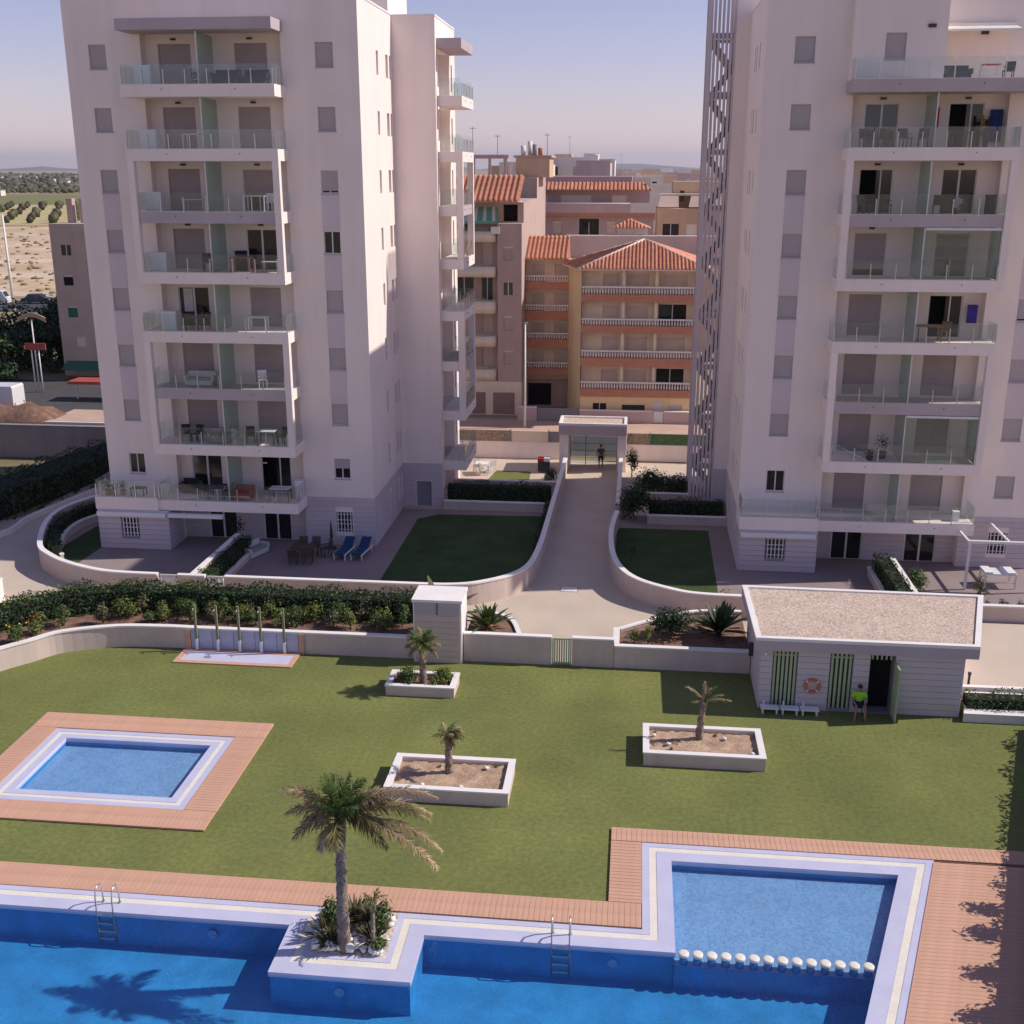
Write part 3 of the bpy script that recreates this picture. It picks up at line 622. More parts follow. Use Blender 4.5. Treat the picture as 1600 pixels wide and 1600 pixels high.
for i in range(5): BOX('slat', 'slat_green', 10.095, 10.118, 40.02+i*.155, 40.11+i*.155, 0.06, 2.2, lf)
BOX('wall_lamp', 'dark_metal', 4.95, 5.12, 43.2, 43.36, 1.1, 1.65, shed)
MB().blob((5.3, 40.72, 2.32), (.06, .06, .08), random.Random(1)).build('camera_dome', 'white_plastic', shed)
lr = thing('life_ring', 'orange life ring with white bands hung on the shed wall', 'life ring', (7.12, 40.72, 0.78))
def torus(cx, cy, cz, r, t, a0, a1, n=20, name='ring', m_='orange', par=None):
    pts = [(cx+r*math.cos(a0+(a1-a0)*i/n), cy, cz+r*math.sin(a0+(a1-a0)*i/n)) for i in range(n+1)]
    return MB().tube(pts, t, 8, caps=(a1-a0) < 6.2).build(name, m_, par)
torus(7.12, 40.71, 1.06, 0.255, 0.062, 0, 2*math.pi, 28, 'ring', 'orange', lr)
for k in range(4): torus(7.12, 40.71, 1.06, 0.255, 0.066, k*math.pi/2+.68, k*math.pi/2+.88, 4, 'band', 'white_plastic', lr)
for i, x in enumerate((5.2, 5.95, 6.7)):
    t = thing('plastic_bench', ('white plastic bench at the shed corner', 'white plastic bench between two others under the slatted door', 'white plastic bench below the life ring')[i], 'bench', (x+.35, 40.4, 0), group='white plastic benches along the shed wall')
    BOX('seat', 'white_plastic', x, x+.7, 40.28, 40.62, 0.2, 0.25, t)
    for dx in (.06, .58):
        BOX('leg', 'white_plastic', x+dx, x+dx+.06, 40.3, 40.6, 0, 0.2, t)
    BOX('back_strip', 'white_plastic', x+.1, x+.16, 40.6, 40.66, 0.0, 0.42, t)
# terrace beside the shed
ter = thing('raised_terrace', None, None, (16, 46, 0), kind='structure')
MB().prism([(13.25, 42.85), (22, 42.85), (22, 49.9), (15.3, 49.9), (14.95, 48.6)], -0.01, 0.32).build('terrace_slab', 'paving', ter)
MB().prism([(13.1, 42.62), (22, 42.62), (22, 42.84), (13.18, 42.84)], -0.01, 0.45).build('terrace_kerb', 'wallcap', ter)
hp = thing('hedge_planter', 'low white planter box holding a clipped hedge beside the shed', 'planter', (14, 41.4, 0))
MB().prism([(12.72, 40.42), (17, 40.42), (17.6, 42.4), (13.3, 42.4)], 0, 0.36).build('planter_wall', 'wallcap', hp)
bl = thing('bollard_lamp', 'short black bollard lamp on the terrace kerb', 'lamp', (13.6, 43.1, .32)); MB().cyl(13.6, 43.1, .32, .75, .05).build('post', 'dark_metal', bl); MB().cyl(13.6, 43.1, .752, .86, .07).build('head', 'dark_metal', bl)
# ================================================================ TOWERS
ZF = lambda k: 3*k - 0.08
WIN_LO, WIN_HI, DOOR_HI = 0.87, 2.02, 2.07
def mapper(ax, pl):
    if ax == '-y': return lambda u, d, z: (u, pl-d, z)
    return lambda u, d, z: (pl+d, u, z)
def TB(mb, T, u0, u1, d0, d1, z0, z1):
    a = T(u0, d0, z0); b = T(u1, d1, z1)
    return mb.box(min(a[0],b[0]), max(a[0],b[0]), min(a[1],b[1]), max(a[1],b[1]), z0, z1)
def tb(name, m_, par, T, u0, u1, d0, d1, z0, z1): return TB(MB(), T, u0, u1, d0, d1, z0, z1).build(name, m_, par)
def slats(par, T, u0, u1, d0, z0, z1, m_, step=0.085, name='slat_row'):
    """roller shutter: one curtain of ribbed slats"""
    mb = MB(); n = max(2, int((z1-z0)/step)); h = (z1-z0)/n
    for i in range(n):
        a = z0+i*h
        P = [T(u0, d0-0.012, a), T(u1, d0-0.012, a), T(u1, d0, a+h*.25), T(u0, d0, a+h*.25), T(u1, d0, a+h*.85), T(u0, d0, a+h*.85), T(u1, d0-0.012, a+h), T(u0, d0-0.012, a+h)]
        mb.add(P, [(0,1,2,3), (3,2,4,5), (5,4,6,7)])
    return mb.build(name, m_, par)
def window(par, T, u0, u1, z0, z1, state='shut', dep=0.13, sm='shutter'):
    fr = MB(); w_ = 0.05
    TB(fr, T, u0, u0+w_, -dep+.02, -dep+.06, z0, z1); TB(fr, T, u1-w_, u1, -dep+.02, -dep+.06, z0, z1); TB(fr, T, u0+w_, u1-w_, -dep+.02, -dep+.06, z1-w_, z1); TB(fr, T, u0+w_, u1-w_, -dep+.02, -dep+.06, z0, z0+w_)
    f = fr.build('window', 'frame_white' if state != 'shut' else 'shutter', par)
    tb('pane', 'pane_dark', f, T, u0, u1, -dep-.03, -dep+.012, z0, z1)
    if state == 'shut': slats(f, T, u0+w_+.002, u1-w_-.002, -dep+.05, z0+w_, z1-w_, sm)
    else:
        um = (u0+u1)/2
        tb('mullion', 'frame_white', f, T, um-.03, um+.03, -dep+.021, -dep+.058, z0+w_, z1-w_)
        if state == 'half': slats(f, T, u0+w_+.002, u1-w_-.002, -dep+.075, z0+(z1-z0)*.5, z1-w_, sm)
        if state == 'gap': slats(f, T, u0+w_+.002, u1-w_-.002, -dep+.075, z0+(z1-z0)*.12, z1-w_, sm)
    s = tb('sill', 'stucco_grey', f, T, u0-.03, u1+.03, -dep+.061, 0.045, z0-.05, z0-.002)
    return f
def door(par, T, u0, u1, z0, z1, state, dep=0.12):
    fr = MB(); w_ = 0.055
    TB(fr, T, u0, u0+w_, -dep+.02, -dep+.07, z0, z1); TB(fr, T, u1-w_, u1, -dep+.02, -dep+.07, z0, z1); TB(fr, T, u0+w_, u1-w_, -dep+.02, -dep+.07, z1-w_, z1)
    f = fr.build('balcony_door', 'frame_white' if state not in ('shut',) else 'shutter_brown', par)
    um = (u0+u1)/2
    if state == 'shut':
        tb('pane', 'pane_dark', f, T, u0, u1, -dep-.03, -dep+.012, z0, z1); slats(f, T, u0+w_+.002, u1-w_-.002, -dep+.055, z0, z1-w_, 'shutter_brown')
    elif state == 'open':                    # one leaf slid aside, dark room behind
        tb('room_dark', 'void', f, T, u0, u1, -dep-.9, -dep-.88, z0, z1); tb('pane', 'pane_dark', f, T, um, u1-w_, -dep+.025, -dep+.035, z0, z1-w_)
        tb('mullion', 'frame_white', f, T, um+.18, um+.25, -dep+.036, -dep+.066, z0, z1-w_)
    elif state in ('glass', 'blue', 'curtain'):
        tb('pane', 'pane_blue' if state == 'blue' else 'pane_dark', f, T, u0+w_, u1-w_, -dep+.005, -dep+.018, z0, z1-w_)
        tb('mullion', 'frame_white', f, T, um-.05, um+.05, -dep+.021, -dep+.066, z0, z1-w_)
        if state == 'curtain': tb('curtain', 'curtain', f, T, u0+.25, um-.1, -dep+.019, -dep+.024, z0+.75, z1-.1)
    elif state == 'half':
        tb('pane', 'pane_dark', f, T, u0, u1, -dep-.03, -dep+.012, z0, z1); tb('mullion', 'frame_white', f, T, um-.04, um+.04, -dep+.02, -dep+.05, z0, z1-w_)
        slats(f, T, u0+w_+.002, u1-w_-.002, -dep+.075, z0+.78, z1-w_, 'shutter_brown')
    elif state == 'low':
        tb('pane', 'pane_dark', f, T, u0, u1, -dep-.03, -dep+.012, z0, z1); slats(f, T, u0+w_+.002, u1-w_-.002, -dep+.075, z0+.3, z1-w_, 'shutter_brown')
    return f
def railing(par, T, u0, u1, d, z, left=True, right=True, inner=0.0, dside0=0.05):
    base = tb('railing', 'steel', par, T, u0, u1, d-.03, d, z, z+.03)
    n = max(1, round((u1-u0)/1.16)); h = (u1-u0)/n
    for i in range(n): tb('glass_pane', 'glass', base, T, u0+i*h+.02, u0+(i+1)*h-.02, d-.022, d-.010, z+.05, z+.93)
    for i in range(n+1):
        u = min(max(u0+i*h, u0+.03), u1-.03); tb('rail_post', 'steel', base, T, u-.022, u+.022, d+.002, d+.045, z-.05, z+.72)
    for on, u in ((left, u0+.02), (right, u1-.02)):
        if on:
            tb('glass_pane', 'glass', base, T, u-.006, u+.006, dside0+.05, d-.05, z+.05, z+.93)
            for q in (0.33, 0.72): 
                dd = dside0+(d-dside0)*q; tb('rail_post', 'steel', base, T, u-.022, u+.022, dd-.022, dd+.022, z, z+.72)
    return base
def bay(par, T, ax, pl, s0, s1, r0, r1, proj, doors, screen, states, grey=(9, 6, 3), canopy=True, lv0=1, glaz=()):
    for k in range(lv0, 10 if canopy else 9):
        z = ZF(k); inn = k in (6, 3); th = 0.52 if k == 9 else 0.56
        a, b, p = (s0+.345, s1-.345, proj-.10) if inn else (s0, s1, proj)
        zt = z - (0.12 if k == 1 else 0)
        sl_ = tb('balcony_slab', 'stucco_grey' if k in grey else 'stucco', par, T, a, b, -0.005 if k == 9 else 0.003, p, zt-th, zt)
        if inn:
            for u in (s0+.02, s1-.34): tb('slab_end', 'stucco', sl_, T, u, u+.32, 0.003, p-.28, zt-th, zt)
        if k < 9:
            for u in (a+(b-a)*.27, a+(b-a)*.75): tb('drain_spout', 'dark_metal', sl_, T, u-.02, u+.02, p, p+.05, zt-.24, zt-.20)
    for lo, hi in ((5, 7), (2, 4)):
        for u0 in (s0, s1-.33): tb('frame_post', 'stucco', par, T, u0, u0+.33, proj-.36, proj, ZF(lo)+.002, ZF(hi)-.562)
    for k in range(lv0, 9):
        z = ZF(k) - (0.12 if k == 1 else 0)
        infr = k in (6, 5, 3, 2)
        if not (k == 8 and not canopy):
            railing(par, T, s0+(.345 if infr else .03), s1-(.345 if infr else .03), proj-(.14 if k in (6, 3) else .05), z, left=not infr, right=not infr)
            if infr:
                for u in (s0+.03, s1-.03): tb('side_glass', 'glass', par, T, u-.006, u+.006, 0.06, proj-.4, z+.05, z+.93)
        if canopy or k < 8:
            if screen is not None:
                sp = tb('screen_post', 'frame_white', par, T, screen-.025, screen+.025, proj-.17, proj-.12, z, ZF(k+1)-.6)
                tb('glass_screen', 'glass_screen', par, T, screen-.012, screen+.012, -0.58, proj-.175, z, ZF(k+1)-.6)
            for u0, u1 in doors: tb('wall_lamp', 'dark_metal', par, T, (u0+u1)/2-.13, (u0+u1)/2+.13, -.595, -.48, z+DOOR_HI+.16, z+DOOR_HI+.25)
    for k, side in glaz:                     # glazed-in half balconies
        z = ZF(k); u0 = screen+.03; u1 = s1-.36; n = 3; h = (u1-u0)/n
        tb('glazing_beam', 'frame_white', par, T, u0, u1, proj-.2, proj-.06, ZF(k+1)-.70, ZF(k+1)-.585)
        for i in range(n): tb('glazing_pane', 'glass', par, T, u0+i*h+.01, u0+(i+1)*h-.01, proj-.19, proj-.175, z+.02, ZF(k+1)-.702)
        tb('glazing_pane', 'glass_screen', par, T, u1+.0, u1+.012, 0.02, proj-.22, z+.02, ZF(k+1)-.702)
def courses(par, ax, pl, u0, u1, z0, z1, holes=(), th=0.03, m_='cladding'):
    n = max(1, round((z1-z0)/0.29)); h = (z1-z0)/n; T = mapper('-y', pl) if ax == '-y' else (mapper('+x', pl) if ax == '+x' else (lambda u, d, z: (pl-d, u, z)))
    for i in range(n):
        a, b = z0+i*h+.004, z0+(i+1)*h-.014; cuts = [(x0-.0, x1) for x0, x1, y0, y1 in holes if y0 < b and y1 > a]
        u = u0
        for c0, c1 in sorted(cuts)+[(u1, None)]:
            if c0-u > 0.05: tb('cladding_course', m_, par, T, u+.003, c0-.003, 0.002, th, a, b)
            if c1 is not None: u = c1
def grille(par, T, u0, u1, z0, z1):
    g = tb('window', 'pane_dark', par, T, u0, u1, -.10, -.08, z0, z1)
    for i in range(5):
        u = u0+(u1-u0)*(i+.5)/5; tb('grille_bar', 'white_paint', g, T, u-.022, u+.022, -.02, .04, z0-.02, z1+.02)
    for q in (.12, .4, .6, .88): tb('grille_bar', 'white_paint', g, T, u0-.03, u1+.03, -.045, -.021, z0+(z1-z0)*q-.018, z0+(z1-z0)*q+.018)

def tower(P):
    x0, x1, y0 = P['x0'], P['x0']+15.0, 58.58; top = P['top']; yb = 76.0
    t = thing('apartment_tower', P['label'], 'apartment tower', ((x0+x1)/2, 66, 0))
    T = mapper('-y', y0); TR = mapper('-y', y0+.6)
    wl, wr = P['winL'], P['winR']; r0, r1 = P['rec']; s0, s1 = P['slab']; d1, d2 = P['doors']
    zt = P['rectop']
    wins = lambda u, ks: [(u[0], u[1], ZF(k)+WIN_LO, ZF(k)+WIN_HI, .16) for k in ks]
    gw_ = [(wr[0], wr[1], .76, 1.9, .16)]
    w_ = MB()
    kt = 9 if P['pent'] is None else 8
    facade(w_, '-y', y0, x0, r0, 0, zt, wins(wl, range(1, kt)))
    facade(w_, '-y', y0, r1, x1, 0, zt, wins(wr, range(1, kt)) + gw_)
    if P['pent'] is None: facade(w_, '-y', y0, x0, x1, zt, top)
    else: facade(w_, '-y', y0, x0, P['pent'][0], zt, top, wins(wl, [8]))
    dh = []
    for k in range(1, 9 if P['pent'] is None else 8):
        z = ZF(k) - (.12 if k == 1 else 0); dh += [(d1[0], d1[1], z, z+DOOR_HI), (d2[0], d2[1], z, z+DOOR_HI)]
    g1, g2 = P['gdoors']; dh += [(g1[0], g1[1], 0.0, 2.1), (g2[0], g2[1], 0.0, 2.1)]
    facade(w_, '-y', y0+.6, r0, r1, 0, zt, dh, d=.16)
    w_.quad((r0, y0, 0), (r0, y0+.6, 0), (r0, y0+.6, zt), (r0, y0, zt)); w_.quad((r1, y0+.6, 0), (r1, y0, 0), (r1, y0, zt), (r1, y0+.6, zt))
    w_.quad((r0, y0+.6, zt), (r1, y0+.6, zt), (r1, y0, zt), (r0, y0, zt))
    sideh = [(a, b, ZF(k)+.8, ZF(k)+2.0, .2) for k in range(1, 9) for a, b in P['sidewin']] + [(a, b, .9, 1.95, .2) for a, b in P['sidewin']]
    if P['side'] == '+x': facade(w_, '+x', x1, y0, 66.5, 0, top, sideh); w_.quad((x1, 66.5, 0), (x1, yb, 0), (x1, yb, top), (x1, 66.5, top)); w_.quad((x0, yb, 0), (x0, y0, 0), (x0, y0, top), (x0, yb, top))
    else: facade(w_, '-x', x0, y0, yb, 0, top, sideh); w_.quad((x1, y0 if P['pent'] is None else 61, 0), (x1, yb, 0), (x1, yb, top), (x1, y0 if P['pent'] is None else 61, top))
    w_.quad((x1, yb, 0), (x0, yb, 0), (x0, yb, top), (x1, yb, top)); 
    if P['pent'] is None: w_.quad((x0, y0, top), (x1, y0, top), (x1, yb, top), (x0, yb, top))
    else:
        a, b, f = P['pent']
        w_.quad((x0, y0, top), (b, y0, top), (b, yb, top), (x0, yb, top)); w_.quad((b, 61, top), (x1, 61, top), (x1, yb, top), (b, yb, top))
        w_.quad((x1, y0, 0), (x1, 61, 0), (x1, 61, zt), (x1, y0, zt)); w_.quad((b, y0, zt+.4), (x1, y0, zt+.4), (x1, 61, zt+.4), (b, 61, zt+.4))
        facade(w_, '-y', y0, r1, x1, zt, zt+.4)
        facade(w_, '-y', 61, b, x1, zt+.4, top, [(b+4.6, b+5.5, ZF(8), ZF(8)+2.1)]); w_.quad((b, f, zt), (b, 61, zt), (b, 61, top), (b, f, top))
        facade(w_, '-y', f, a, b, ZF(8), top, [(P['pwin'][0], P['pwin'][1], ZF(8)+.9, ZF(8)+2.05)]); w_.quad((a, y0, ZF(8)), (a, f, ZF(8)), (a, f, top), (a, y0, top)); w_.quad((a, f, top), (b, f, top), (b, y0, top), (a, y0, top))
    w_.build('wall', 'stucco', t)
    # windows
    for k in range(1, 9):
        for u, st in ((wl, P['wst'][0].get(k, 'shut')), (wr, P['wst'][1].get(k, 'shut')))[:1 if (k == 8 and P['pent']) else 2]: window(t, T, u[0], u[1], ZF(k)+WIN_LO, ZF(k)+WIN_HI, st)
        if k in range(2, 6):
            for u in (wl, wr): tb('spandrel_panel', 'spandrel', t, T, u[0], u[1], 0.002, 0.02, ZF(k)+WIN_HI+.01, ZF(k+1)+WIN_LO-.06)
    TS = mapper('+x', x1) if P['side'] == '+x' else (lambda u, d, z: (x0-d, u, z))
    for a, b, c, e, _ in sideh:
        o = tb('side_window', 'pane_blue', t, TS, a, b, -.2, -.17, c, e); slats(o, TS, a, b, -.14, c+(e-c)*.02, e, 'shutter')
    # doors
    for k in range(1, 9 if P['pent'] is None else 8):
        z = ZF(k) - (.12 if k == 1 else 0)
        for j, u in enumerate((d1, d2)): door(t, TR, u[0], u[1], z, z+DOOR_HI, P['dst'].get((k, j), 'shut'), .14)
    for u in (g1, g2): door(t, TR, u[0], u[1], 0.0, 2.1, P['gst'], .14)
    bay(t, T, '-y', y0, s0, s1, r0, r1, 1.78, (d1, d2), P['screen'], None, grey=P['grey'], canopy=P['pent'] is None, glaz=P['glaz'])
    # ground block under the corner terrace
    yf = 56.74; bx1 = P['blk']; bz = 2.24
    wb = MB(); gwin = P['bwin']
    facade(wb, '-y', yf, x0, bx1, 0, bz, [(gwin[0], gwin[1], .75, 1.9)]); wb.quad((bx1, yf, 0), (bx1, y0, 0), (bx1, y0, bz), (bx1, yf, bz)); wb.quad((x0, y0, 0), (x0, yf, 0), (x0, yf, bz), (x0, y0, bz))
    wb.build('ground_block', 'joint', t)
    grille(t, mapper('-y', yf), gwin[0], gwin[1], .75, 1.9); courses(t, '-y', yf, x0, bx1, 0, bz, [(gwin[0]-.05, gwin[1]+.05, .7, 1.95)])
    courses(t, '+x', bx1, yf, y0, 0, bz); courses(t, '-x', x0, yf, y0, 0, bz)
    BOX('terrace_slab', 'stucco', x0-.06, s0-.002, yf-.06, y0+.003, bz+.002, 2.92, t)
    BOX('awning_cassette', 'white_paint', x0+.02, bx1-.1, yf-.22, yf-.032, bz-.36, bz-.12, t)
    BOX('awning_cassette', 'white_paint', bx1+.05, bx1+3.1, yf-.2, yf+.1, 1.9, 2.1, t) if P['side'] == '+x' else None
    railing(t, mapper('-y', y0), x0, s0-.1, y0-yf, 2.92, left=True, right=False)
    # ground floor cladding on the piers and in the recess
    grille(t, T, wr[0], wr[1], .76, 1.9); courses(t, '-y', y0, r1, x1+.03, 0, 2.76, [(wr[0]-.05, wr[1]+.05, .7, 1.95)])
    courses(t, '-y', y0+.6, r0, r1, 0, 2.2, [(u[0]-.02, u[1]+.02, 0, 2.12) for u in (g1, g2)])
    sh = [(a-.03, b+.03, .87, 1.98) for a, b in P['sidewin']]
    courses(t, P['side'], x1 if P['side'] == '+x' else x0, y0+.002, 66.5 if P['side'] == '+x' else 67.0, 0, 2.76, sh)
    # roof edge
    tr_ = 0.28
    mb = MB(); pf = y0
    mb.box(x0-.03, x1+.03 if P['pent'] is None else P['pent'][1], pf-.03, pf+tr_, top+.002, top+.10); mb.box(x0-.03, x0+tr_, pf+tr_, yb, top+.002, top+.10); mb.box(x1-tr_, x1+.03, (pf if P['pent'] is None else 61)+tr_, yb, top+.002, top+.10)
    mb.build('roof_coping', 'wallcap', t)
    return t
TL = tower(dict(x0=-28.93, top=28.05, label='white apartment tower whose bright sunlit side wall faces the entrance path', winL=(-27.72, -26.82), winR=(-16.10, -15.20), rec=(-25.0, -17.83), slab=(-25.45, -17.70), doors=((-24.35, -22.65), (-20.40, -18.72)), rectop=26.42, pent=None,
    side='+x', sidewin=((62.5, 62.98), (64.8, 65.42), (65.75, 66.2)), wst=({1: 'open'}, {6: 'gap', 5: 'open', 1: 'half'}), dst={(6, 1): 'half', (5, 1): 'glass', (4, 0): 'curtain', (1, 0): 'glass', (1, 1): 'open'}, gst='glass', screen=-21.5, gdoors=((-23.6, -22.0), (-20.45, -18.87)), grey=(9, 6, 3), glaz=(), blk=-24.95, bwin=(-27.62, -26.68)))
TRt = tower(dict(x0=5.65, top=27.9, label='white apartment tower with tall vertical lattice screen beside the entrance path', winL=(7.02, 7.96), winR=(18.56, 19.5), rec=(9.88, 17.02), slab=(9.53, 17.24), doors=((10.58, 12.18), (14.48, 16.1)), rectop=23.36, pent=(9.55, 13.72, 57.8), pwin=(11.0, 11.93),
    side='-x', sidewin=((60.9, 61.3), (62.4, 62.95), (63.5, 63.9)), wst=({1: 'open'}, {4: 'gap'}), dst={(7, 0): 'blue', (7, 1): 'open', (6, 0): 'open', (6, 1): 'glass', (5, 0): 'low', (5, 1): 'half', (4, 1): 'open'}, gst='glass', screen=13.4, gdoors=((10.7, 12.3), (14.5, 16.1)), grey=(8, 6, 3), glaz=((5, 1), (2, 1)), blk=9.55, bwin=(7.0, 7.95)))
# ---- sunlit-sided tower: rear wing with its own balconies
t = TL; yw0, yw1, xw = 66.5, 73.4, -11.5
w_ = MB(); T = mapper('+x', xw); wd = ((67.9, 69.3),)
dh = [(68.2, 70.2, ZF(k), ZF(k)+DOOR_HI) for k in range(1, 9)]
facade(w_, '-y', yw0, -13.93, xw, 0, 28.0, [(-13.15, -12.2, 0, 1.6, .2)])
facade(w_, '+x', xw, yw0, 67.15, 0, 26.4); facade(w_, '+x', xw, 71.3, yw1, 0, 26.4, [(71.9, 72.35, ZF(k)+.5, ZF(k)+2.0, .15) for k in range(1, 9)]); facade(w_, '+x', xw, yw0, yw1, 26.4, 28.0)
facade(w_, '+x', xw-.6, 67.15, 71.3, 0, 26.4, dh)
w_.quad((xw, 67.15, 0), (xw-.6, 67.15, 0), (xw-.6, 67.15, 26.4), (xw, 67.15, 26.4)); w_.quad((xw-.6, 71.3, 0), (xw, 71.3, 0), (xw, 71.3, 26.4), (xw-.6, 71.3, 26.4)); w_.quad((xw-.6, 67.15, 26.4), (xw-.6, 71.3, 26.4), (xw, 71.3, 26.4), (xw, 67.15, 26.4))
w_.quad((-13.93, yw0, 28.0), (xw, yw0, 28.0), (xw, yw1, 28.0), (-13.93, yw1, 28.0)); w_.quad((xw, yw1, 0), (-13.93, yw1, 0), (-13.93, yw1, 28), (xw, yw1, 28))
w_.build('wing_wall', 'stucco', t)
for k in range(1, 9):
    tb('side_window', 'pane_blue', t, T, 71.9, 72.35, -.15, -.12, ZF(k)+.5, ZF(k)+2.0)
    door(t, mapper('+x', xw-.6), 68.2, 70.2, ZF(k), ZF(k)+DOOR_HI, 'shut' if k not in (6, 3) else 'glass', .14)
bay(t, T, '+x', xw, 66.95, 71.5, 67.15, 71.3, 1.4, ((68.2, 70.2),), None, None)
BOX('wing_door', 'grey_paint', -13.15, -12.2, 66.66, 66.7, 0, 1.6, t)
courses(t, '-y', yw0, -13.9, xw, 0, 2.76, [(-13.18, -12.17, 0, 1.62)])
BOX('wing_coping', 'wallcap', -13.9, xw+.03, yw0-.03, yw1, 28.002, 28.1, t)
BOX('roof_house', 'stucco', -20, -14.1, 66.6, 72, 28.06, 31.0, t)
# ---- lattice tower: stair wing behind an open slat screen
t = TRt; yl = 67.0; ztop = 30.0
BOX('stair_wall', 'stucco', 4.86, 9.0, yl+.02, 72, 0, ztop, t)
courses(t, '-y', yl+.02, 4.88, 5.62, 0, 2.76)
BOX('lattice_plinth', 'cladding', 3.45, 4.85, yl, 70.5, 0, 0.9, t)
for k in range(1, 10):
    BOX('landing', 'stucco_grey', 3.66, 4.85, yl+2.4, 70.2, 3*k-.2, 3*k-.08, t)
    for f_ in (0, 1):                     # two flights a storey, crossing behind the slats
        z0, z1 = 3*k-2.9+1.45*f_, 3*k-1.45+1.45*f_; a, b = (3.7, 4.8) if f_ == 0 else (4.8, 3.7); yy = yl+.4+1.1*f_
        MB().add([(a, yy, z0), (b, yy, z1), (b, yy+.9, z1), (a, yy+.9, z0), (a, yy, z0-.55), (b, yy, z1-.55), (b, yy+.9, z1-.55), (a, yy+.9, z0-.55)], [(0,1,2,3), (7,6,5,4), (0,4,5,1), (1,5,6,2), (2,6,7,3), (3,7,4,0)]).build('stair_flight', 'panel_grey' if f_ else 'joint', t)
BOX('lattice_post', 'cladding', 3.45, 3.62, yl, yl+.16, .902, ztop, t); BOX('lattice_post', 'cladding', 4.76, 4.85, yl, yl+.16, .902, ztop, t); BOX('lattice_post', 'cladding', 3.45, 3.62, 70.34, 70.5, .902, ztop, t)
hs = 3.0
src = BOX('lattice_slat', 'cladding', 3.665, 3.81, yl+.02, yl+.10, .92, .92+hs-.01, t); b0 = WL[src].copy()
for r_ in range(10):
    for c_ in range(5):
        if r_ or c_: inst(src, 'lattice_slat', (3.7375+c_*.222, b0.y, .92+r_*hs), t)
    for c_ in range(12): inst(src, 'lattice_slat', (3.53, yl+.36+c_*.26, .92+r_*hs), t, rz=math.pi/2)
    if r_: BOX('lattice_band', 'stucco_grey', 3.63, 4.75, yl+.11, yl+.17, r_*hs-.28, r_*hs+.02, t)
# ---- penthouse terrace of the lattice tower
BOX('terrace_slab', 'stucco_grey', 17.242, 20.65, 56.85, 58.578, ZF(8)-.56, ZF(8), t)
railing(t, mapper('-y', 58.58), 9.56, 20.6, 1.73, ZF(8))
window(t, mapper('-y', 57.8), 11.0, 11.93, ZF(8)+.9, ZF(8)+2.05, 'shut')
door(t, mapper('-y', 61), 18.32, 19.22, ZF(8), ZF(8)+2.1, 'blue', .14)
for x, y in ((13.0, 57.74), (16.2, 60.94)): BOX('wall_lamp', 'dark_metal', x-.17, x+.17, y-.06, y+.05, ZF(8)+2.25, ZF(8)+2.4, t)
aw = BOX('awning', 'white_paint', 13.9, 17.6, 60.6, 60.99, ZF(8)+2.55, ZF(8)+2.72, t)
MB().quad((13.95, 60.6, ZF(8)+2.6), (17.55, 60.6, ZF(8)+2.6), (17.55, 59.4, ZF(8)+2.3), (13.95, 59.4, ZF(8)+2.3)).build('awning_cloth', 'cream', aw)
BOX('awning_bar', 'white_paint', 13.9, 17.6, 59.32, 59.4, ZF(8)+2.25, ZF(8)+2.34, aw)
# ================================================================ PLANTS
def leaf(mb, p, n, size, rng, asp=0.5):
    n = Vector(n); 
    if n.length < 1e-4: n = Vector((0, 0, 1))
    n.normalize(); u = n.orthogonal().normalized(); a = rng.uniform(0, 6.283)
    u = (u*math.cos(a) + n.cross(u)*math.sin(a)); v = n.cross(u); p = Vector(p)
    s = size*rng.uniform(.65, 1.3); h = s*asp
    mb.add([tuple(p-u*s), tuple(p-v*h+n*s*.15), tuple(p+u*s), tuple(p+v*h+n*s*.15)], [(0, 1, 2, 3)])
def clump(mb, c, r, n, size, rng, shell=0.55, up=0.35):
    for _ in range(n):
        d = Vector((rng.gauss(0, 1), rng.gauss(0, 1), rng.gauss(0, 1))).normalized()
        q = rng.uniform(shell, 1.05)
        p = (c[0]+d.x*r[0]*q, c[1]+d.y*r[1]*q, c[2]+d.z*r[2]*q)
        leaf(mb, p, d + Vector((rng.uniform(-.7, .7), rng.uniform(-.7, .7), rng.uniform(-.3, .9)+up)), size, rng)
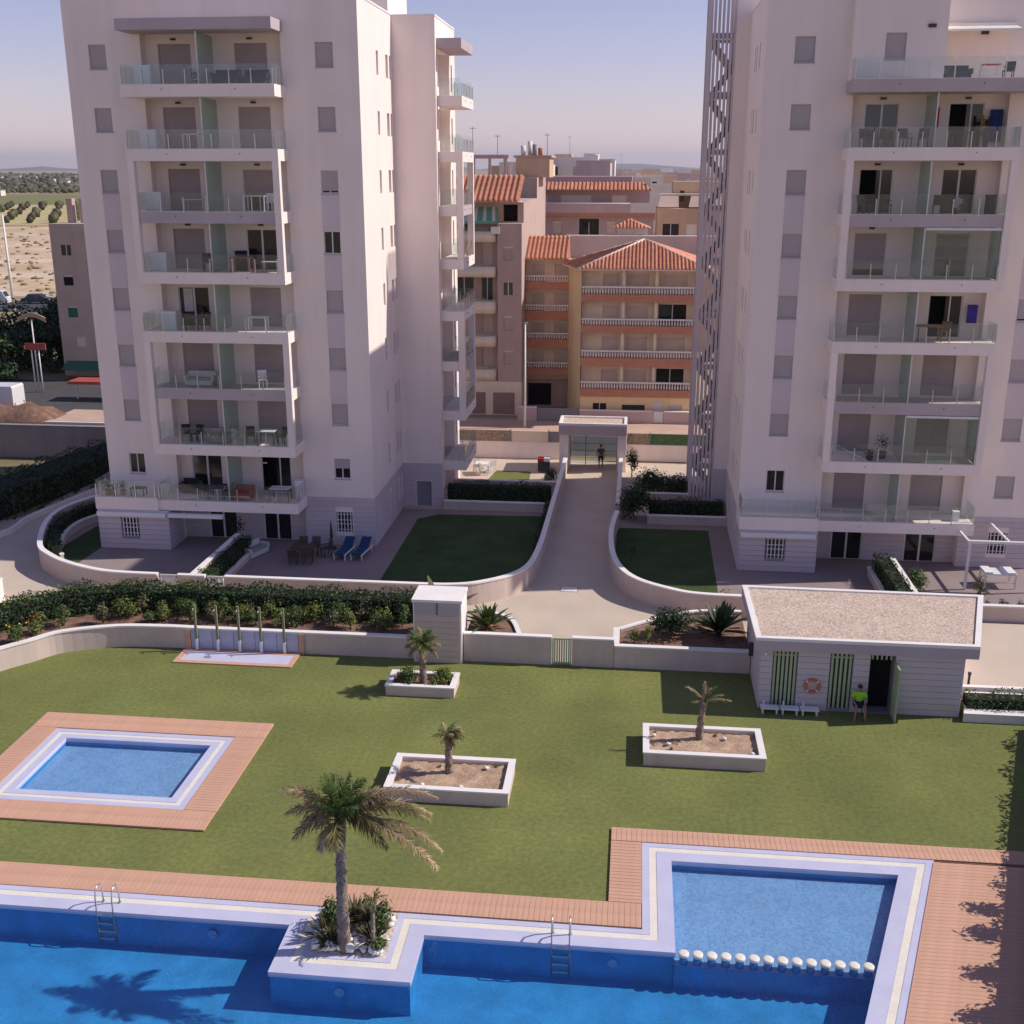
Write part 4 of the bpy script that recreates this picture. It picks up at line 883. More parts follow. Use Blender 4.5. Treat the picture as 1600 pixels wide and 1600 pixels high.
def hedge(name, label, pts, wid, z0, z1, m_, seed, dens=120, size=0.07, cat='hedge', extra=0):
    """clipped hedge along a polyline: dark core and leaves over every face, uneven top"""
    rng = random.Random(seed); t = thing(name, label, cat, (pts[len(pts)//2][0], pts[len(pts)//2][1], z0))
    MB().strip(pts, wid*.72, z0, z1-.14).build('twigs', 'hedge_core', t)
    mb = MB(); ph = rng.uniform(0, 9)
    for i in range(len(pts)-1):
        a = Vector(pts[i]); b = Vector(pts[i+1]); L_ = (b-a).length; dr = (b-a).normalized(); nr = Vector((-dr.y, dr.x)); h = z1-z0
        for _ in range(int(L_*dens*(wid+2*h))):
            s_ = rng.uniform(0, L_); q = rng.uniform(0, wid+2*h); k = 0.09
            gx = a + dr*s_; wob = 0.09*math.sin((gx.x+gx.y)*2.1+ph) + 0.06*math.sin((gx.x-gx.y)*5.3+ph*2)
            if q < h: off, z, nn = -wid/2, z0+q, -nr
            elif q < h+wid: off, z, nn = q-h-wid/2, z1, Vector((0, 0))
            else: off, z, nn = wid/2, z0+(q-h-wid), nr
            fz = (z-z0)/h
            p = gx + nr*(off*(1+wob) + rng.uniform(-.06, .06))
            leaf(mb, (p.x, p.y, z+wob*fz+rng.uniform(-.10, .05)), (nn.x+rng.uniform(-.8, .8), nn.y+rng.uniform(-.8, .8), (1.0 if q >= h and q < h+wid else 0.3)+rng.uniform(-.5, .6)), size, rng)
    mb.build('foliage', m_, t, kind='stuff')
    if extra:                                # paler young shoots sticking out of the clipped top
        mb = MB()
        for _ in range(extra):
            i = rng.randrange(len(pts)-1); a = Vector(pts[i]).lerp(Vector(pts[i+1]), rng.random()); q = rng.uniform(-.55, .55)*wid
            for _k in range(rng.randint(3, 7)): leaf(mb, (a.x+rng.uniform(-.12, .12), a.y+q*(.5 if rng.random() < .5 else 1)+rng.uniform(-.12, .12), z1+rng.uniform(-.45, .2)), (rng.uniform(-1, 1), rng.uniform(-1, 1), .8), size, rng)
        mb.build('young_shoots', 'leaf_light', t, kind='stuff')
    return t
HL = smoothline([(-31.6, 36), (-29.8, 39.8), (-28.2, 42.0), (-26.6, 43.9), (-24.6, 45.6), (-22, 46.3), (-19, 46.4)], 4) + [(-14, 46.4), (-9.1, 46.4)]
hedge('hedge', 'long clipped dark green hedge behind the pool lawn wall', HL, 1.35, 0.86, 1.92, 'leaf_dark', 1, dens=150, extra=420)
hedge('hedge', 'shaded hedge beside the patio dividing wall', [(-20.72, 50.4), (-20.68, 56.6)], 0.75, 0.0, 1.0, 'leaf_dark', 2, dens=110)
hedge('hedge', 'shaded hedge between patio walls of the lattice tower', [(12.82, 50.5), (12.76, 56.4)], 0.8, 0.0, 1.25, 'leaf_dark', 3, dens=110)
hedge('hedge', 'curved hedge inside the garden wall by the driveway', smoothline([(-29.6, 64.9), (-31.1, 63.4), (-32.25, 60.6), (-32.0, 57.8), (-30.9, 55.3), (-30.2, 54.2)], 4), 0.6, 0.0, 0.98, 'leaf_dark', 4, dens=100)
hedge('hedge', 'shaded hedge along the wall at the end of the large garden lawn', [(-11.3, 67.3), (-4.9, 67.4)], 0.9, 0.0, 1.35, 'leaf_dark', 5, dens=90)
hedge('hedge', 'shaded hedge along the wall behind the small garden lawn', [(1.1, 65.6), (5.5, 65.7)], 0.9, 0.0, 1.15, 'leaf_dark', 6, dens=90)
hedge('hedge', 'clipped hedge in the low white planter by the shed', [(12.95, 41.2), (17.2, 41.25)], 0.85, 0.36, 0.86, 'leaf_mid', 7, dens=150, size=.05)
hedge('hedge', 'narrow climbing hedge inside the path wall of the large garden lawn', [(-4.95, 57), (-4.85, 65.8)], 0.3, 0.0, 0.95, 'leaf_dark', 8, dens=110)
hedge('hedge', 'dense dark hedge bank beyond the driveway kerb', smoothline([(-46, 51), (-39.5, 56.6), (-38.6, 60), (-38.2, 63), (-37.4, 66.5), (-36.5, 71), (-35.5, 74.5)], 3), 3.6, 0.0, 1.7, 'leaf_dark', 9, dens=28, size=.13)
def shrub(label, x, y, z, r, h, m_, seed, n=160, size=0.06, group=None, name='shrub', flower=None, cat='shrub'):
    rng = random.Random(seed); t = thing(name, label, cat, (x, y, z), group=group)
    mb = MB()
    for _ in range(4): mb.tube([(x, y, z-.03), (x+rng.uniform(-.5, .5)*r, y+rng.uniform(-.5, .5)*r, z+h*.7)], [.02, .008], 5)
    mb.build('stem', 'stem', t)
    mb = MB()
    for _ in range(5):
        c = (x+rng.uniform(-.45, .45)*r, y+rng.uniform(-.45, .45)*r, z+h*rng.uniform(.35, .75)); clump(mb, c, (r*.62, r*.62, h*.36), n//5, size, rng, .3)
    mb.build('foliage', m_, t)
    if flower:
        mb = MB()
        for _ in range(7): mb.blob((x+rng.uniform(-.8, .8)*r, y+rng.uniform(-.8, .8)*r, z+h*rng.uniform(.6, 1.0)), (.05, .05, .04), rng, 5, 3)
        mb.build('flowers', flower, t)
    return t
rng = random.Random(11)
xs = [(-25.9, 41.9), (-25.1, 42.8), (-24.3, 43.8), (-23.0, 44.4), (-22.1, 44.8), (-20.9, 44.85), (-20.1, 44.8), (-19.2, 44.9), (-18.0, 44.85), (-17.1, 44.95), (-16.0, 44.85), (-15.1, 44.9), (-14.1, 44.85), (-13.0, 44.9), (-12.1, 44.95), (-11.1, 44.85), (-10.2, 44.9), (-22.6, 45.1), (-21.5, 45.3), (-20.5, 45.35), (-19.6, 45.4), (-18.5, 45.4), (-17.6, 45.45), (-16.5, 45.4), (-15.6, 45.45), (-14.6, 45.4), (-13.6, 45.45), (-12.5, 45.4), (-11.6, 45.45), (-10.6, 45.4), (-9.6, 45.3)]
for i, (x, y) in enumerate(xs):
    fl = {0: 'flower_yellow', 1: 'flower_red', 2: None}.get(i); r_ = rng.uniform(.36, .66); h_ = rng.uniform(.55, 1.1); x += rng.uniform(-.25, .25); y += rng.uniform(-.15, .2)
    lab = {0: 'bush with yellow flowers in the bed behind the curved lawn wall', 1: 'bush with red flowers in the bed behind the curved lawn wall'}.get(i, ('small mid-green bush in the bed between hedge and lawn wall', 'small yellow-green bush in the bed between hedge and lawn wall', 'small mid-green bush in the bed between hedge and lawn wall', 'small olive-grey bush in the bed between hedge and lawn wall', 'small yellow-green bush in the bed between hedge and lawn wall')[i % 5])
    shrub(lab, x, y, .86, r_, h_, ('leaf_mid', 'leaf_light', 'leaf_mid', 'leaf_olive', 'leaf_light')[i % 5], 20+i, n=420, size=.062, group='small bushes in front of the long hedge', flower=fl)
def rosette(label, x, y, z, n, L_, m_, seed, group=None, flower=False, cat='plant', name='spiky_plant', wid=.05):
    """cycad or strelitzia: arching strap leaves from one base, each a leaf of its own"""
    rng = random.Random(seed); t = thing(name, label, cat, (x, y, z), group=group)
    MB().lathe([(.10, z-.04), (.13, z+.06), (.06, z+.16)], x, y, 8).build('crown_base', 'stem', t)
    for i in range(n):
        a = 6.283*i*.382+rng.uniform(-.2, .2); el = R(rng.uniform(30, 82)); q = L_*rng.uniform(.75, 1.1); mb = MB(); P = []
        for k in range(6):
            s_ = k/5; rr = q*s_*math.cos(el)*(1+.25*s_); zz = q*s_*math.sin(el)-.35*q*s_*s_*math.cos(el)
            P.append(Vector((x+rr*math.cos(a), y+rr*math.sin(a), z+.08+zz)))
        sd = Vector((-math.sin(a), math.cos(a), 0))
        W = [wid*.3, wid*.8, wid, wid*1.05, wid*.8, wid*.05]
        vs = []
        for k in range(6): vs += [tuple(P[k]-sd*W[k]), tuple(P[k]+sd*W[k])]
        mb.add(vs, [(2*k, 2*k+1, 2*k+3, 2*k+2) for k in range(5)]); mb.build('leaf', m_, t)
    if flower: MB().blob((x+.2, y-.5, z+.35), (.09, .06, .09), rng, 6, 4).build('flower', 'orange', t)
    return t
rosette('spiky green plant with an orange bloom beside the white cabinet', -5.95, 45.2, .95, 56, 1.25, 'leaf_mid', 41, flower=True, wid=.085)
rosette('bird-of-paradise plant with orange tips behind the white cabinet', -8.15, 46.0, .86, 10, 2.3, 'leaf_olive', 42, wid=.16)
shrub('rounded dark shrub in the middle of the bed beside the shed', 1.95, 45.7, .8, 1.05, 1.25, 'leaf_dark', 43, n=1500, size=.085)
rosette('dark shaded spiky palm shrub in the bed against the shed', 3.95, 46.0, .8, 64, 1.5, 'leaf_dark', 44, wid=.10)
shrub('slim yellow-green upright shrub at the corner of the shed bed', 0.35, 44.75, .8, .24, .85, 'leaf_light', 45, n=300, size=.05, group='upright shrubs at the bed corner')
shrub('slim yellow-green upright shrub beside another by the pool gate', 0.92, 44.7, .8, .26, .8, 'leaf_light', 46, n=300, size=.05, group='upright shrubs at the bed corner')
shrub('small shrub at the gravel roof corner inside the garden wall', 4.55, 50.8, 0, .35, 1.25, 'leaf_light', 47, n=120)
shrub('young thin shrub on the small shaded lawn', 0.1, 57.5, 0, .35, 1.6, 'leaf_dark', 48, n=110)
shrub('bright green shrub by the sunlit end of the lattice tower dividing wall', 14.3, 54.3, 0, .8, 1.35, 'leaf_mid', 49, n=900, size=.08)
shrub('straggly yellowish shrub beside the white pergola post', 17.0, 54.0, 0, .5, 1.3, 'leaf_olive', 50, n=240)
shrub('tall dark bush beside the path, hiding the garden behind', 0.3, 65.0, 0, 1.1, 2.3, 'leaf_dark', 51, n=1500, size=.1)
shrub('broad dark bush by the entrance path near the gatehouse', 1.5, 70.0, 0, 1.7, 2.0, 'leaf_dark', 52, n=1800, size=.1)
shrub('dark bush under the lattice screen beside the garden', 3.0, 69.4, 0, 1.2, 1.7, 'leaf_dark', 53, n=1200, size=.1)
shrub('dark climbing bush in the corner by the gatehouse pillar', 0.0, 74.8, 0, .55, 2.0, 'leaf_dark', 54, n=380, size=.09)
shrub('bush against the path wall behind the hedge of the large lawn', -5.3, 71.8, 0, .6, 1.4, 'leaf_dark', 55, n=350, size=.08)
shrub('green potted-looking bush at the patio recess of the sunlit-sided tower', -21.6, 58.0, 0, .5, 1.7, 'leaf_dark', 56, n=260, size=.08)
for i, (x, y, l) in enumerate(((15.5, 50.6, 'nearest the shed'), (16.3, 50.55, 'second from the shed'), (17.1, 50.6, 'third from the shed'), (17.9, 50.6, 'fourth from the shed'))):
    shrub('low shrub behind the garden wall coping, ' + l, x, y, .6, .3, .62, 'leaf_dark', 60+i, n=110, group='low shrubs along the garden wall')
for i, (x, y) in enumerate(((-8.9, 41.0), (-8.5, 40.8), (-8.75, 41.4), (-7.4, 40.8), (-7.0, 41.1), (-7.35, 41.4))):
    shrub('leafy low plant round the palm in the green planter', x, y, .3, .42, .5, ('leaf_mid', 'leaf_light')[i > 2], 70+i, n=330, size=.05, group='low plants in the green planter')
for i, (x, y) in enumerate(((1.15, 37.6), (3.3, 37.6), (1.7, 36.4), (2.0, 37.0), (-4.3, 34.5), (-6.2, 34.3))):
    shrub('tiny seedling sprouting from the bare earth of a planter', x, y, .34, .09, .16, 'leaf_light', 80+i, n=26, size=.03, group='seedlings in the bare planters')
# boundary hedge beyond the right end of the lawn: seen by its shadow
xb_ = lambda y: 11.45 + (y-31.76)*0.345 + 2.35
hedge('hedge', 'tall hedge along the slanting boundary beside the long deck', [(xb_(y), y) for y in (16, 22, 28, 32, 36, 40.2)], 0.9, 0.0, 1.75, 'leaf_dark', 12, dens=80, size=.09)
rng = random.Random(77)
for i in range(9):
    y = 17+i*1.55+rng.uniform(-.4, .4); shrub('leafy shrub rising above the slanting boundary hedge', xb_(y)-.25, y, 1.4, .5, 1.25, 'leaf_dark', 90+i, n=240, size=.1, group='shrubs above the boundary hedge')
# island bed: soil, white stones, shrubs, palms
fan('planting_bed', 'stone_gravel', [(-8.13, 24.82), (-6.07, 24.82), (-6.07, 26.74), (-8.13, 26.74)], 0.052, kind='structure')
rng = random.Random(8); ssrc = [MB().blob((0, 0, 0), (.11, .085, .07), random.Random(s_), 7, 5, .22).build('white_stone', 'stonewhite', label='white cobble stone round the foot of the tall palm', cat='stone', group='white stones round the tall palm') for s_ in range(4)]
for i in range(120):
    if i < 60: x, y = rng.uniform(-8.05, -6.15), 24.9+abs(rng.gauss(0, .16))
    else: x, y = rng.uniform(-8.05, -6.15), rng.uniform(25.0, 26.5)
    o = ssrc[i] if i < 4 else inst(ssrc[i % 4], 'white_stone', (0, 0, 0), label=ssrc[0]['label'], cat='stone', group=ssrc[0]['group'])
    o.location = (x, y, .10+(.07 if i % 5 == 0 else 0)); o.rotation_euler = (rng.uniform(-.3, .3), rng.uniform(-.3, .3), rng.uniform(0, 6)); o.scale = (rng.uniform(.7, 1.3),)*3
for i, (x, y, h_, r_) in enumerate(((-7.78, 25.4, .85, .42), (-7.7, 25.95, .95, .46), (-7.6, 25.1, .6, .28), (-6.5, 25.35, .7, .38), (-6.3, 25.85, .9, .42), (-6.75, 26.1, .8, .42), (-7.2, 26.2, .8, .4), (-6.3, 25.1, .45, .28))):
    rosette('silvery spiky plant among the white stones of the pool island', x, y, .06, 60, h_*.95, 'leaf_olive', 110+i, group='spiky plants on the pool island', wid=.03) if i % 3 != 1 else shrub('silvery green shrub among the white stones of the pool island', x, y, .06, r_, h_, ('leaf_olive', 'leaf_mid', 'leaf_olive')[i % 3], 110+i, n=520, size=.06, group='shrubs on the pool island')
def frond(par, base, az, el, L_, droop, m_, rng, wind=(0, 0), lw=.20, nl=34, w_=0.011):
    P = []; p = Vector(base); d = Vector((math.cos(el)*math.cos(az), math.cos(el)*math.sin(az), math.sin(el))); n = 10
    for k in range(n+1):
        P.append(p.copy()); p = p + d*(L_/n)
        d = (d + Vector((wind[0], wind[1], -droop))*(.35+k/n)/n*2.2).normalized()
    mb = MB().tube([tuple(q) for q in P], [.022-.018*k/n for k in range(n+1)], 5, smooth=True)
    for i in range(nl):
        s_ = .14+.86*i/(nl-1); f = s_*n; k = min(int(f), n-1); q = P[k].lerp(P[k+1], f-k); tg = (P[k+1]-P[k]).normalized()
        sd = tg.cross(Vector((0, 0, 1)))
        if sd.length < .05: sd = Vector((1, 0, 0))
        sd.normalize(); upn = sd.cross(tg)
        ln = lw*math.sin(math.pi*(.12+.83*s_))**.7*rng.uniform(.75, 1.15)
        for sg in (-1, 1):
            dd = (sd*sg*rng.uniform(.35, .9) + tg*rng.uniform(.35, .9) + upn*rng.uniform(-.35, .5) + Vector((wind[0]*.8+rng.uniform(-.15, .15), wind[1]*.5+rng.uniform(-.15, .15), -droop*.6*rng.uniform(.1, 1.5)))).normalized()
            e = q+dd*ln; m_1 = q+dd*ln*.45; c = dd.cross(upn); c = c.normalized()*w_ if c.length > .01 else tg*w_
            mb.add([tuple(q-c*.4), tuple(q+c*.4), tuple(m_1+c), tuple(e+Vector((0, 0, -ln*droop*.18))), tuple(m_1-c)], [(0, 1, 2, 3, 4)])
    return mb.build('frond', m_, par)
def palm(label, x, y, z, h, rt, fr, seed, lean=(0, 0), lw=.2, nl=34, boots=True, w_=.011):
    rng = random.Random(seed); t = thing('palm_tree', label, 'palm tree', (x, y, z))
    mb = MB(); n = 30; pts = []; rad = []
    for k in range(n+1):
        s_ = k/n; pts.append((x+lean[0]*s_*s_+.012*math.sin(k*2.1), y+lean[1]*s_*s_, z-.05+(h+.05)*s_)); rad.append(rt*(1.25-.45*s_+(.25*max(0, s_-.78)/.22 if boots else 0))*(1+.13*(k % 2)+rng.uniform(-.03, .03)))
    mb.tube(pts, rad, 9)
    for k in range(110 if boots else 24):                     # old leaf bases round the stem
        s_ = rng.uniform(.05, 1) if k % 2 else rng.uniform(.8, 1.02); a = rng.uniform(0, 6.283); cx, cy = x+lean[0]*s_*s_, y+lean[1]*s_*s_; r_ = rt*(1.2-.4*s_)
        zz = z+h*s_; ca, sa = math.cos(a), math.sin(a); o_ = (r_+.05, r_*.9)
        mb.tube([(cx+ca*r_*.8, cy+sa*r_*.8, zz-.05), (cx+ca*(r_+.035), cy+sa*(r_+.035), zz+.06)], [.035, .012], 4)
    mb.build('trunk', 'bark', t)
    top = (x+lean[0], y+lean[1], z+h)
    for az, el, L_, dr, m_, wd in fr: frond(t, (top[0], top[1], top[2]+rng.uniform(-.06, .08)), R(az), R(el), L_, dr, m_, rng, wd, lw, nl, w_)
    return t
G_, D_, Mm = 'frond_green', 'frond_dry', 'frond_mid'
W_ = (.25, -.02)
F1 = [(80, 78, 1.15, .25, G_, W_), (160, 68, 1.2, .35, G_, (.1, 0)), (-20, 66, 1.25, .5, G_, W_), (230, 60, 1.1, .5, G_, (.1, 0)), (300, 60, 1.15, .6, G_, W_), (20, 55, 1.3, .6, G_, W_), (120, 55, 1.2, .6, G_, (.2, 0)), (60, 62, 1.2, .45, G_, W_), (200, 74, 1.0, .3, G_, (.15, 0)), (-60, 70, 1.1, .4, G_, W_),
      (170, 52, 1.55, .75, Mm, (-.1, -.02)), (185, 34, 1.5, .9, D_, (-.05, 0)), (205, 20, 1.35, 1.0, D_, (0, 0)), (165, 12, 1.3, 1.0, Mm, (-.05, 0)), (176, 46, 1.75, .65, D_, (-.12, 0)),
      (-5, 44, 2.9, .75, D_, (.22, 0)), (8, 30, 2.5, .85, D_, (.2, 0)), (-14, 18, 3.0, .72, D_, (.12, -.04)), (-22, 10, 3.1, .66, D_, (.1, -.04)), (-8, 34, 2.6, .8, Mm, (.2, 0)), (0, 52, 1.6, .75, Mm, (.3, 0)), (-30, 15, 1.7, .95, Mm, (.2, 0)), (14, 56, 1.45, .6, D_, (.3, 0)), (-10, 30, 1.5, 1.0, Mm, (.2, 0)),
      (270, 20, 1.1, 1.1, Mm, (.15, 0)), (330, 35, 1.3, .9, Mm, (.25, 0)), (240, 5, 1.0, 1.2, D_, (.1, 0)), (140, 25, 1.2, 1.0, Mm, (0, 0)), (90, 20, 1.1, 1.0, Mm, (0, 0))]
palm('tall palm with brown windblown fronds among white stones by the main pool', -7.22, 25.05, .06, 3.95, .135, F1, 5, lean=(.05, .0), lw=.40, nl=84, w_=.010)
F0 = [(a, e, .42, .7, m_, (.1, 0)) for a, e, m_ in ((30, 30, 'leaf_light'), (150, 45, 'leaf_light'), (270, 20, 'leaf_light'), (80, 60, 'leaf_light'), (210, 10, D_), (-20, 70, 'leaf_light'))]
palm('short thin stump-like young palm with yellow-green tuft on the pool island', -6.42, 25.0, .06, 1.55, .05, F0, 6, lean=(.05, 0), lw=.12, nl=14, boots=False)
F2 = [(i*47+10, 25+(i*37) % 55, .78, .75, (G_ if i % 5 else Mm), (0, 0)) for i in range(22)] + [(i*73, -5, .8, 1.1, Mm if i % 2 else D_, (0, 0)) for i in range(7)]
palm('small palm with dense green crown in the planter of green plants', -8.03, 40.95, .3, 1.62, .11, F2, 7, lw=.24, nl=40)
F3 = [(i*31-70, 18+(i*29) % 55, .62, .95, (Mm, G_, Mm, D_)[i % 4], (.45, 0)) for i in range(18)]
palm('young palm with crown swept to one side in the bare planter between the pools', -5.85, 34.0, .35, 1.32, .105, F3, 8, lw=.2, nl=26)
F4 = [(178, 50, .85, .45, D_, (-.1, 0)), (100, 82, .7, .2, D_, (0, 0)), (10, 45, .75, .6, Mm, (.2, 0)), (-10, 18, .95, .35, D_, (.15, 0)), (25, 62, .65, .4, G_, (.2, 0)), (-40, 55, .6, .5, G_, (.1, 0)), (200, 30, .5, .6, Mm, (0, 0)), (60, 60, .6, .4, Mm, (.1, 0)), (300, 65, .5, .4, G_, (.1, 0))]
palm('leaning palm with few withered fronds in the bare planter facing the shed', 2.72, 37.3, .35, 1.5, .10, F4, 9, lean=(.12, 0), lw=.17, nl=22)
# ================================================================ POOL FITTINGS, GATEHOUSE, FURNITURE, PEOPLE
# stepping stones between shallow and deep water
st0 = None
for i in range(14):
    x = 1.78+(6.58-1.78)*i/13
    if st0 is None:
        st0 = thing('stepping_stone', 'round pale post standing in the water between shallow and deep pool', 'stepping stone', (x, 25.93, -.29), group='row of round posts across the pool', local=True)
        MB().lathe([(.11, 0), (.11, .22)], 0, 0, 14).build('column', 'pooltile', st0); MB().lathe([(.13, .222), (.145, .235), (.145, .305), (.13, .32), (.05, .322)], 0, 0, 16).build('cap', 'cream', st0)
    else: copy_tree(st0, (x, 25.93, -.29))
def ladder(label, x, y):
    t = thing('pool_ladder', label, 'pool ladder', (x, y, -.9), group=None)
    for sx in (-.24, .24):
        pts = [(x+sx, y-.10, -.95), (x+sx, y-.10, .45), (x+sx, y-.05, .68), (x+sx, y+.08, .78), (x+sx, y+.22, .72), (x+sx, y+.32, .5), (x+sx, y+.34, .04)]
        MB().tube(pts, .022, 8).build('handrail', 'steel', t)
        MB().lathe([(.055, .05), (.05, .075)], x+sx, y+.34, 10).build('foot_plate', 'steel', t)
    for k in range(4): BOX('rung', 'steel', x-.22, x+.22, y-.16, y-.04, -.82+k*.25, -.79+k*.25, t)
ladder('steel pool ladder on the deep pool edge away from the island palm', -14.3, 26.0); ladder('steel pool ladder between the palm island and shallow pool', -1.5, 25.98)
# gatehouse and gate at the end of the path
gh = thing('gatehouse', 'gatehouse portal with gravel flat roof at the end of the path', 'gatehouse', (-2.72, 77.2, 0))
BOX('pillar', 'stucco', -5.0, -4.38, 76.2, 78.45, 0, 2.55, gh); BOX('pillar', 'stucco', -1.02, -.42, 76.2, 78.45, 0, 2.55, gh)
BOX('roof_slab', 'stucco_grey', -5.05, -.4, 76.05, 78.6, 2.552, 3.2, gh)
mb = MB(); mb.box(-5.05, -.4, 76.05, 76.25, 3.202, 3.36); mb.box(-5.05, -.4, 78.4, 78.6, 3.202, 3.36); mb.box(-5.05, -4.85, 76.25, 78.4, 3.202, 3.36); mb.box(-.6, -.4, 76.25, 78.4, 3.202, 3.36); mb.build('parapet', 'wallcap', gh)
BOX('gravel', 'gravel', -4.84, -.61, 76.26, 78.39, 3.202, 3.24, gh)
gt = thing('entrance_gate', 'glazed metal entrance gate between the gatehouse pillars', 'gate', (-2.7, 78.0, 0))
for x in (-4.34, -3.25, -1.06): BOX('gate_post', 'grey_paint', x-.03, x+.03, 77.97, 78.03, 0, 2.2, gt)
BOX('top_rail', 'grey_paint', -4.31, -1.09, 77.97, 78.03, 2.14, 2.2, gt); 
for a, b in ((-4.3, -3.29), (-3.21, -1.1)):
    BOX('glass_pane', 'glass', a, b, 77.99, 78.0, .08, 2.12, gt)
    for k in range(3): BOX('rail', 'grey_paint', a, b, 78.001, 78.02, .5+k*.5, .53+k*.5, gt)
# white sills by the gate
BOX('low_wall', 'wallcap', -4.72, -4.5, 73.4, 76.19, 0, 1.02, label='white low wall end at the sunlit foot of the gatehouse', cat='wall'); BOX('low_wall', 'wallcap', -.86, -.62, 76.21, 77.2, 0, 1.25, label='short white wall stub beside the gatehouse pillar', cat='wall')
mh = thing('manhole_cover', 'pale square manhole cover in the path between the curved walls', 'manhole cover', (-2.9, 53.0, -.02)); BOX('frame', 'joint', -3.35, -2.45, 52.65, 53.35, -.019, -.012, mh); BOX('lid', 'wallcap', -3.3, -2.5, 52.7, 53.3, -.011, -.004, mh)
# ---- furniture builders (local frame, front towards -y)
def table(label, loc, w_, d_, h=.74, m_='white_plastic', rz=0.0, group=None, top=None):
    t = thing('table', label, 'table', loc, rz, group, local=True)
    BOX('table_top', top or m_, -w_/2, w_/2, -d_/2, d_/2, h-.04, h, t)
    for sx in (-1, 1):
        for sy in (-1, 1):
            x, y = sx*(w_/2-.05), sy*(d_/2-.05); BOX('leg', m_, x-.025, x+.025, y-.025, y+.025, 0, h-.041, t)
    return t
CH = {}
def chair(label, loc, rz=0.0, m_='rattan', group=None):
    if m_ not in CH:
        t = thing('chair', label, 'chair', loc, rz, group, local=True)
        BOX('seat', m_, -.23, .23, -.23, .23, .42, .46, t)
        for sx in (-.2, .2):
            BOX('leg', m_, sx-.02, sx+.02, -.22, -.18, 0, .419, t); BOX('leg', m_, sx-.02, sx+.02, .18, .22, 0, .419, t); BOX('armrest', m_, sx-.03, sx+.03, -.2, .2, .62, .65, t)
        MB().add([(-.23, .19, .461), (.23, .19, .461), (.23, .30, .88), (-.23, .30, .88), (-.23, .23, .461), (.23, .23, .461), (.23, .335, .88), (-.23, .335, .88)], [(0,1,2,3), (7,6,5,4), (0,4,5,1), (3,2,6,7), (0,3,7,4), (1,5,6,2)]).build('backrest', m_, t)
        CH[m_] = t; return t
    return copy_tree(CH[m_], loc, rz, label, group)
def lounger(label, loc, rz):
    t = thing('sun_lounger', label, 'sun lounger', loc, rz, 'blue sun loungers on the shaded patio', local=True)
    for sx in (-.3, .3):
        BOX('side_rail', 'white_plastic', sx-.03, sx+.03, -.95, .95, .26, .32, t)
        for y in (-.85, .75): BOX('leg', 'white_plastic', sx-.03, sx+.03, y-.03, y+.03, 0, .259, t)
    for a, b in ((-.93, -.32), (-.30, .30)): BOX('cushion', 'blue_fabric', -.268, .268, a, b, .30, .37, t)
    MB().add([(-.265, .32, .33), (.265, .32, .33), (.265, .95, .72), (-.265, .95, .72), (-.265, .29, .385), (.265, .29, .385), (.265, .92, .775), (-.265, .92, .775)], [(3,2,1,0), (4,5,6,7), (0,1,5,4), (2,3,7,6), (0,4,7,3), (1,2,6,5)]).build('backrest', 'blue_fabric', t)
    return t
def cabinet(label, loc, w_, d_, h, m_='white_plastic', group=None):
    t = thing('storage_cabinet', label, 'cabinet', loc, 0, group, local=True)
    BOX('body', m_, -w_/2, w_/2, -d_/2, d_/2, 0, h-.05, t); BOX('lid', m_, -w_/2-.02, w_/2+.02, -d_/2-.02, d_/2+.02, h-.049, h, t)
    BOX('door', m_, -w_/2+.02, -.01, -d_/2-.015, -d_/2-.001, .04, h-.08, t); BOX('door', m_, .01, w_/2-.02, -d_/2-.015, -d_/2-.001, .04, h-.08, t)
    return t
def sofa(label, loc, w_, rz=0, m_='rattan', cm='grey_fabric'):
    t = thing('sofa', label, 'sofa', loc, rz, local=True); n = max(1, round(w_/.65))
    BOX('frame', m_, -w_/2, w_/2, -.35, .35, .05, .3, t); BOX('backrest', m_, -w_/2, w_/2, .25, .38, .301, .72, t)
    for sx in (-1, 1): BOX('armrest', m_, sx*w_/2-.07, sx*w_/2+.07, -.36, .249, .301, .55, t)
    for i in range(n):
        a = -w_/2+.1+(w_-.2)*i/n; b = -w_/2+.1+(w_-.2)*(i+1)/n; BOX('cushion', cm, a+.01, b-.01, -.33, .24, .302, .42, t)
    return t
def pot(label, loc, r, h, seed, m_='leaf_dark', pm='terracotta', tall=.6):
    t = thing('potted_plant', label, 'potted plant', loc, local=True); rng = random.Random(seed)
    MB().lathe([(r*.7, 0), (r, h), (r*.88, h), (r*.8, h-.04)], 0, 0, 12).build('pot', pm, t)
    mb = MB(); clump(mb, (0, 0, h+tall*.45), (r*1.5, r*1.5, tall*.5), 130, .055, rng, .2); mb.build('foliage', m_, t); return t
def towel(label, x, y, z0, z1, w_, m_):
    mb = MB(); n = 10
    for k in range(n):
        a, b = x-w_/2+w_*k/n, x-w_/2+w_*(k+1)/n; ya, yb_ = y+.03*math.sin(k*1.3), y+.03*math.sin((k+1)*1.3)
        mb.add([(a, ya, z0), (b, yb_, z0), (b, yb_, z1), (a, ya, z1), (a, ya+.012, z0), (b, yb_+.012, z0), (b, yb_+.012, z1), (a, ya+.012, z1)], [(0,1,2,3), (7,6,5,4), (0,4,5,1), (3,2,6,7)], True)
    return mb.build('towel', m_, label=label, cat='towel')
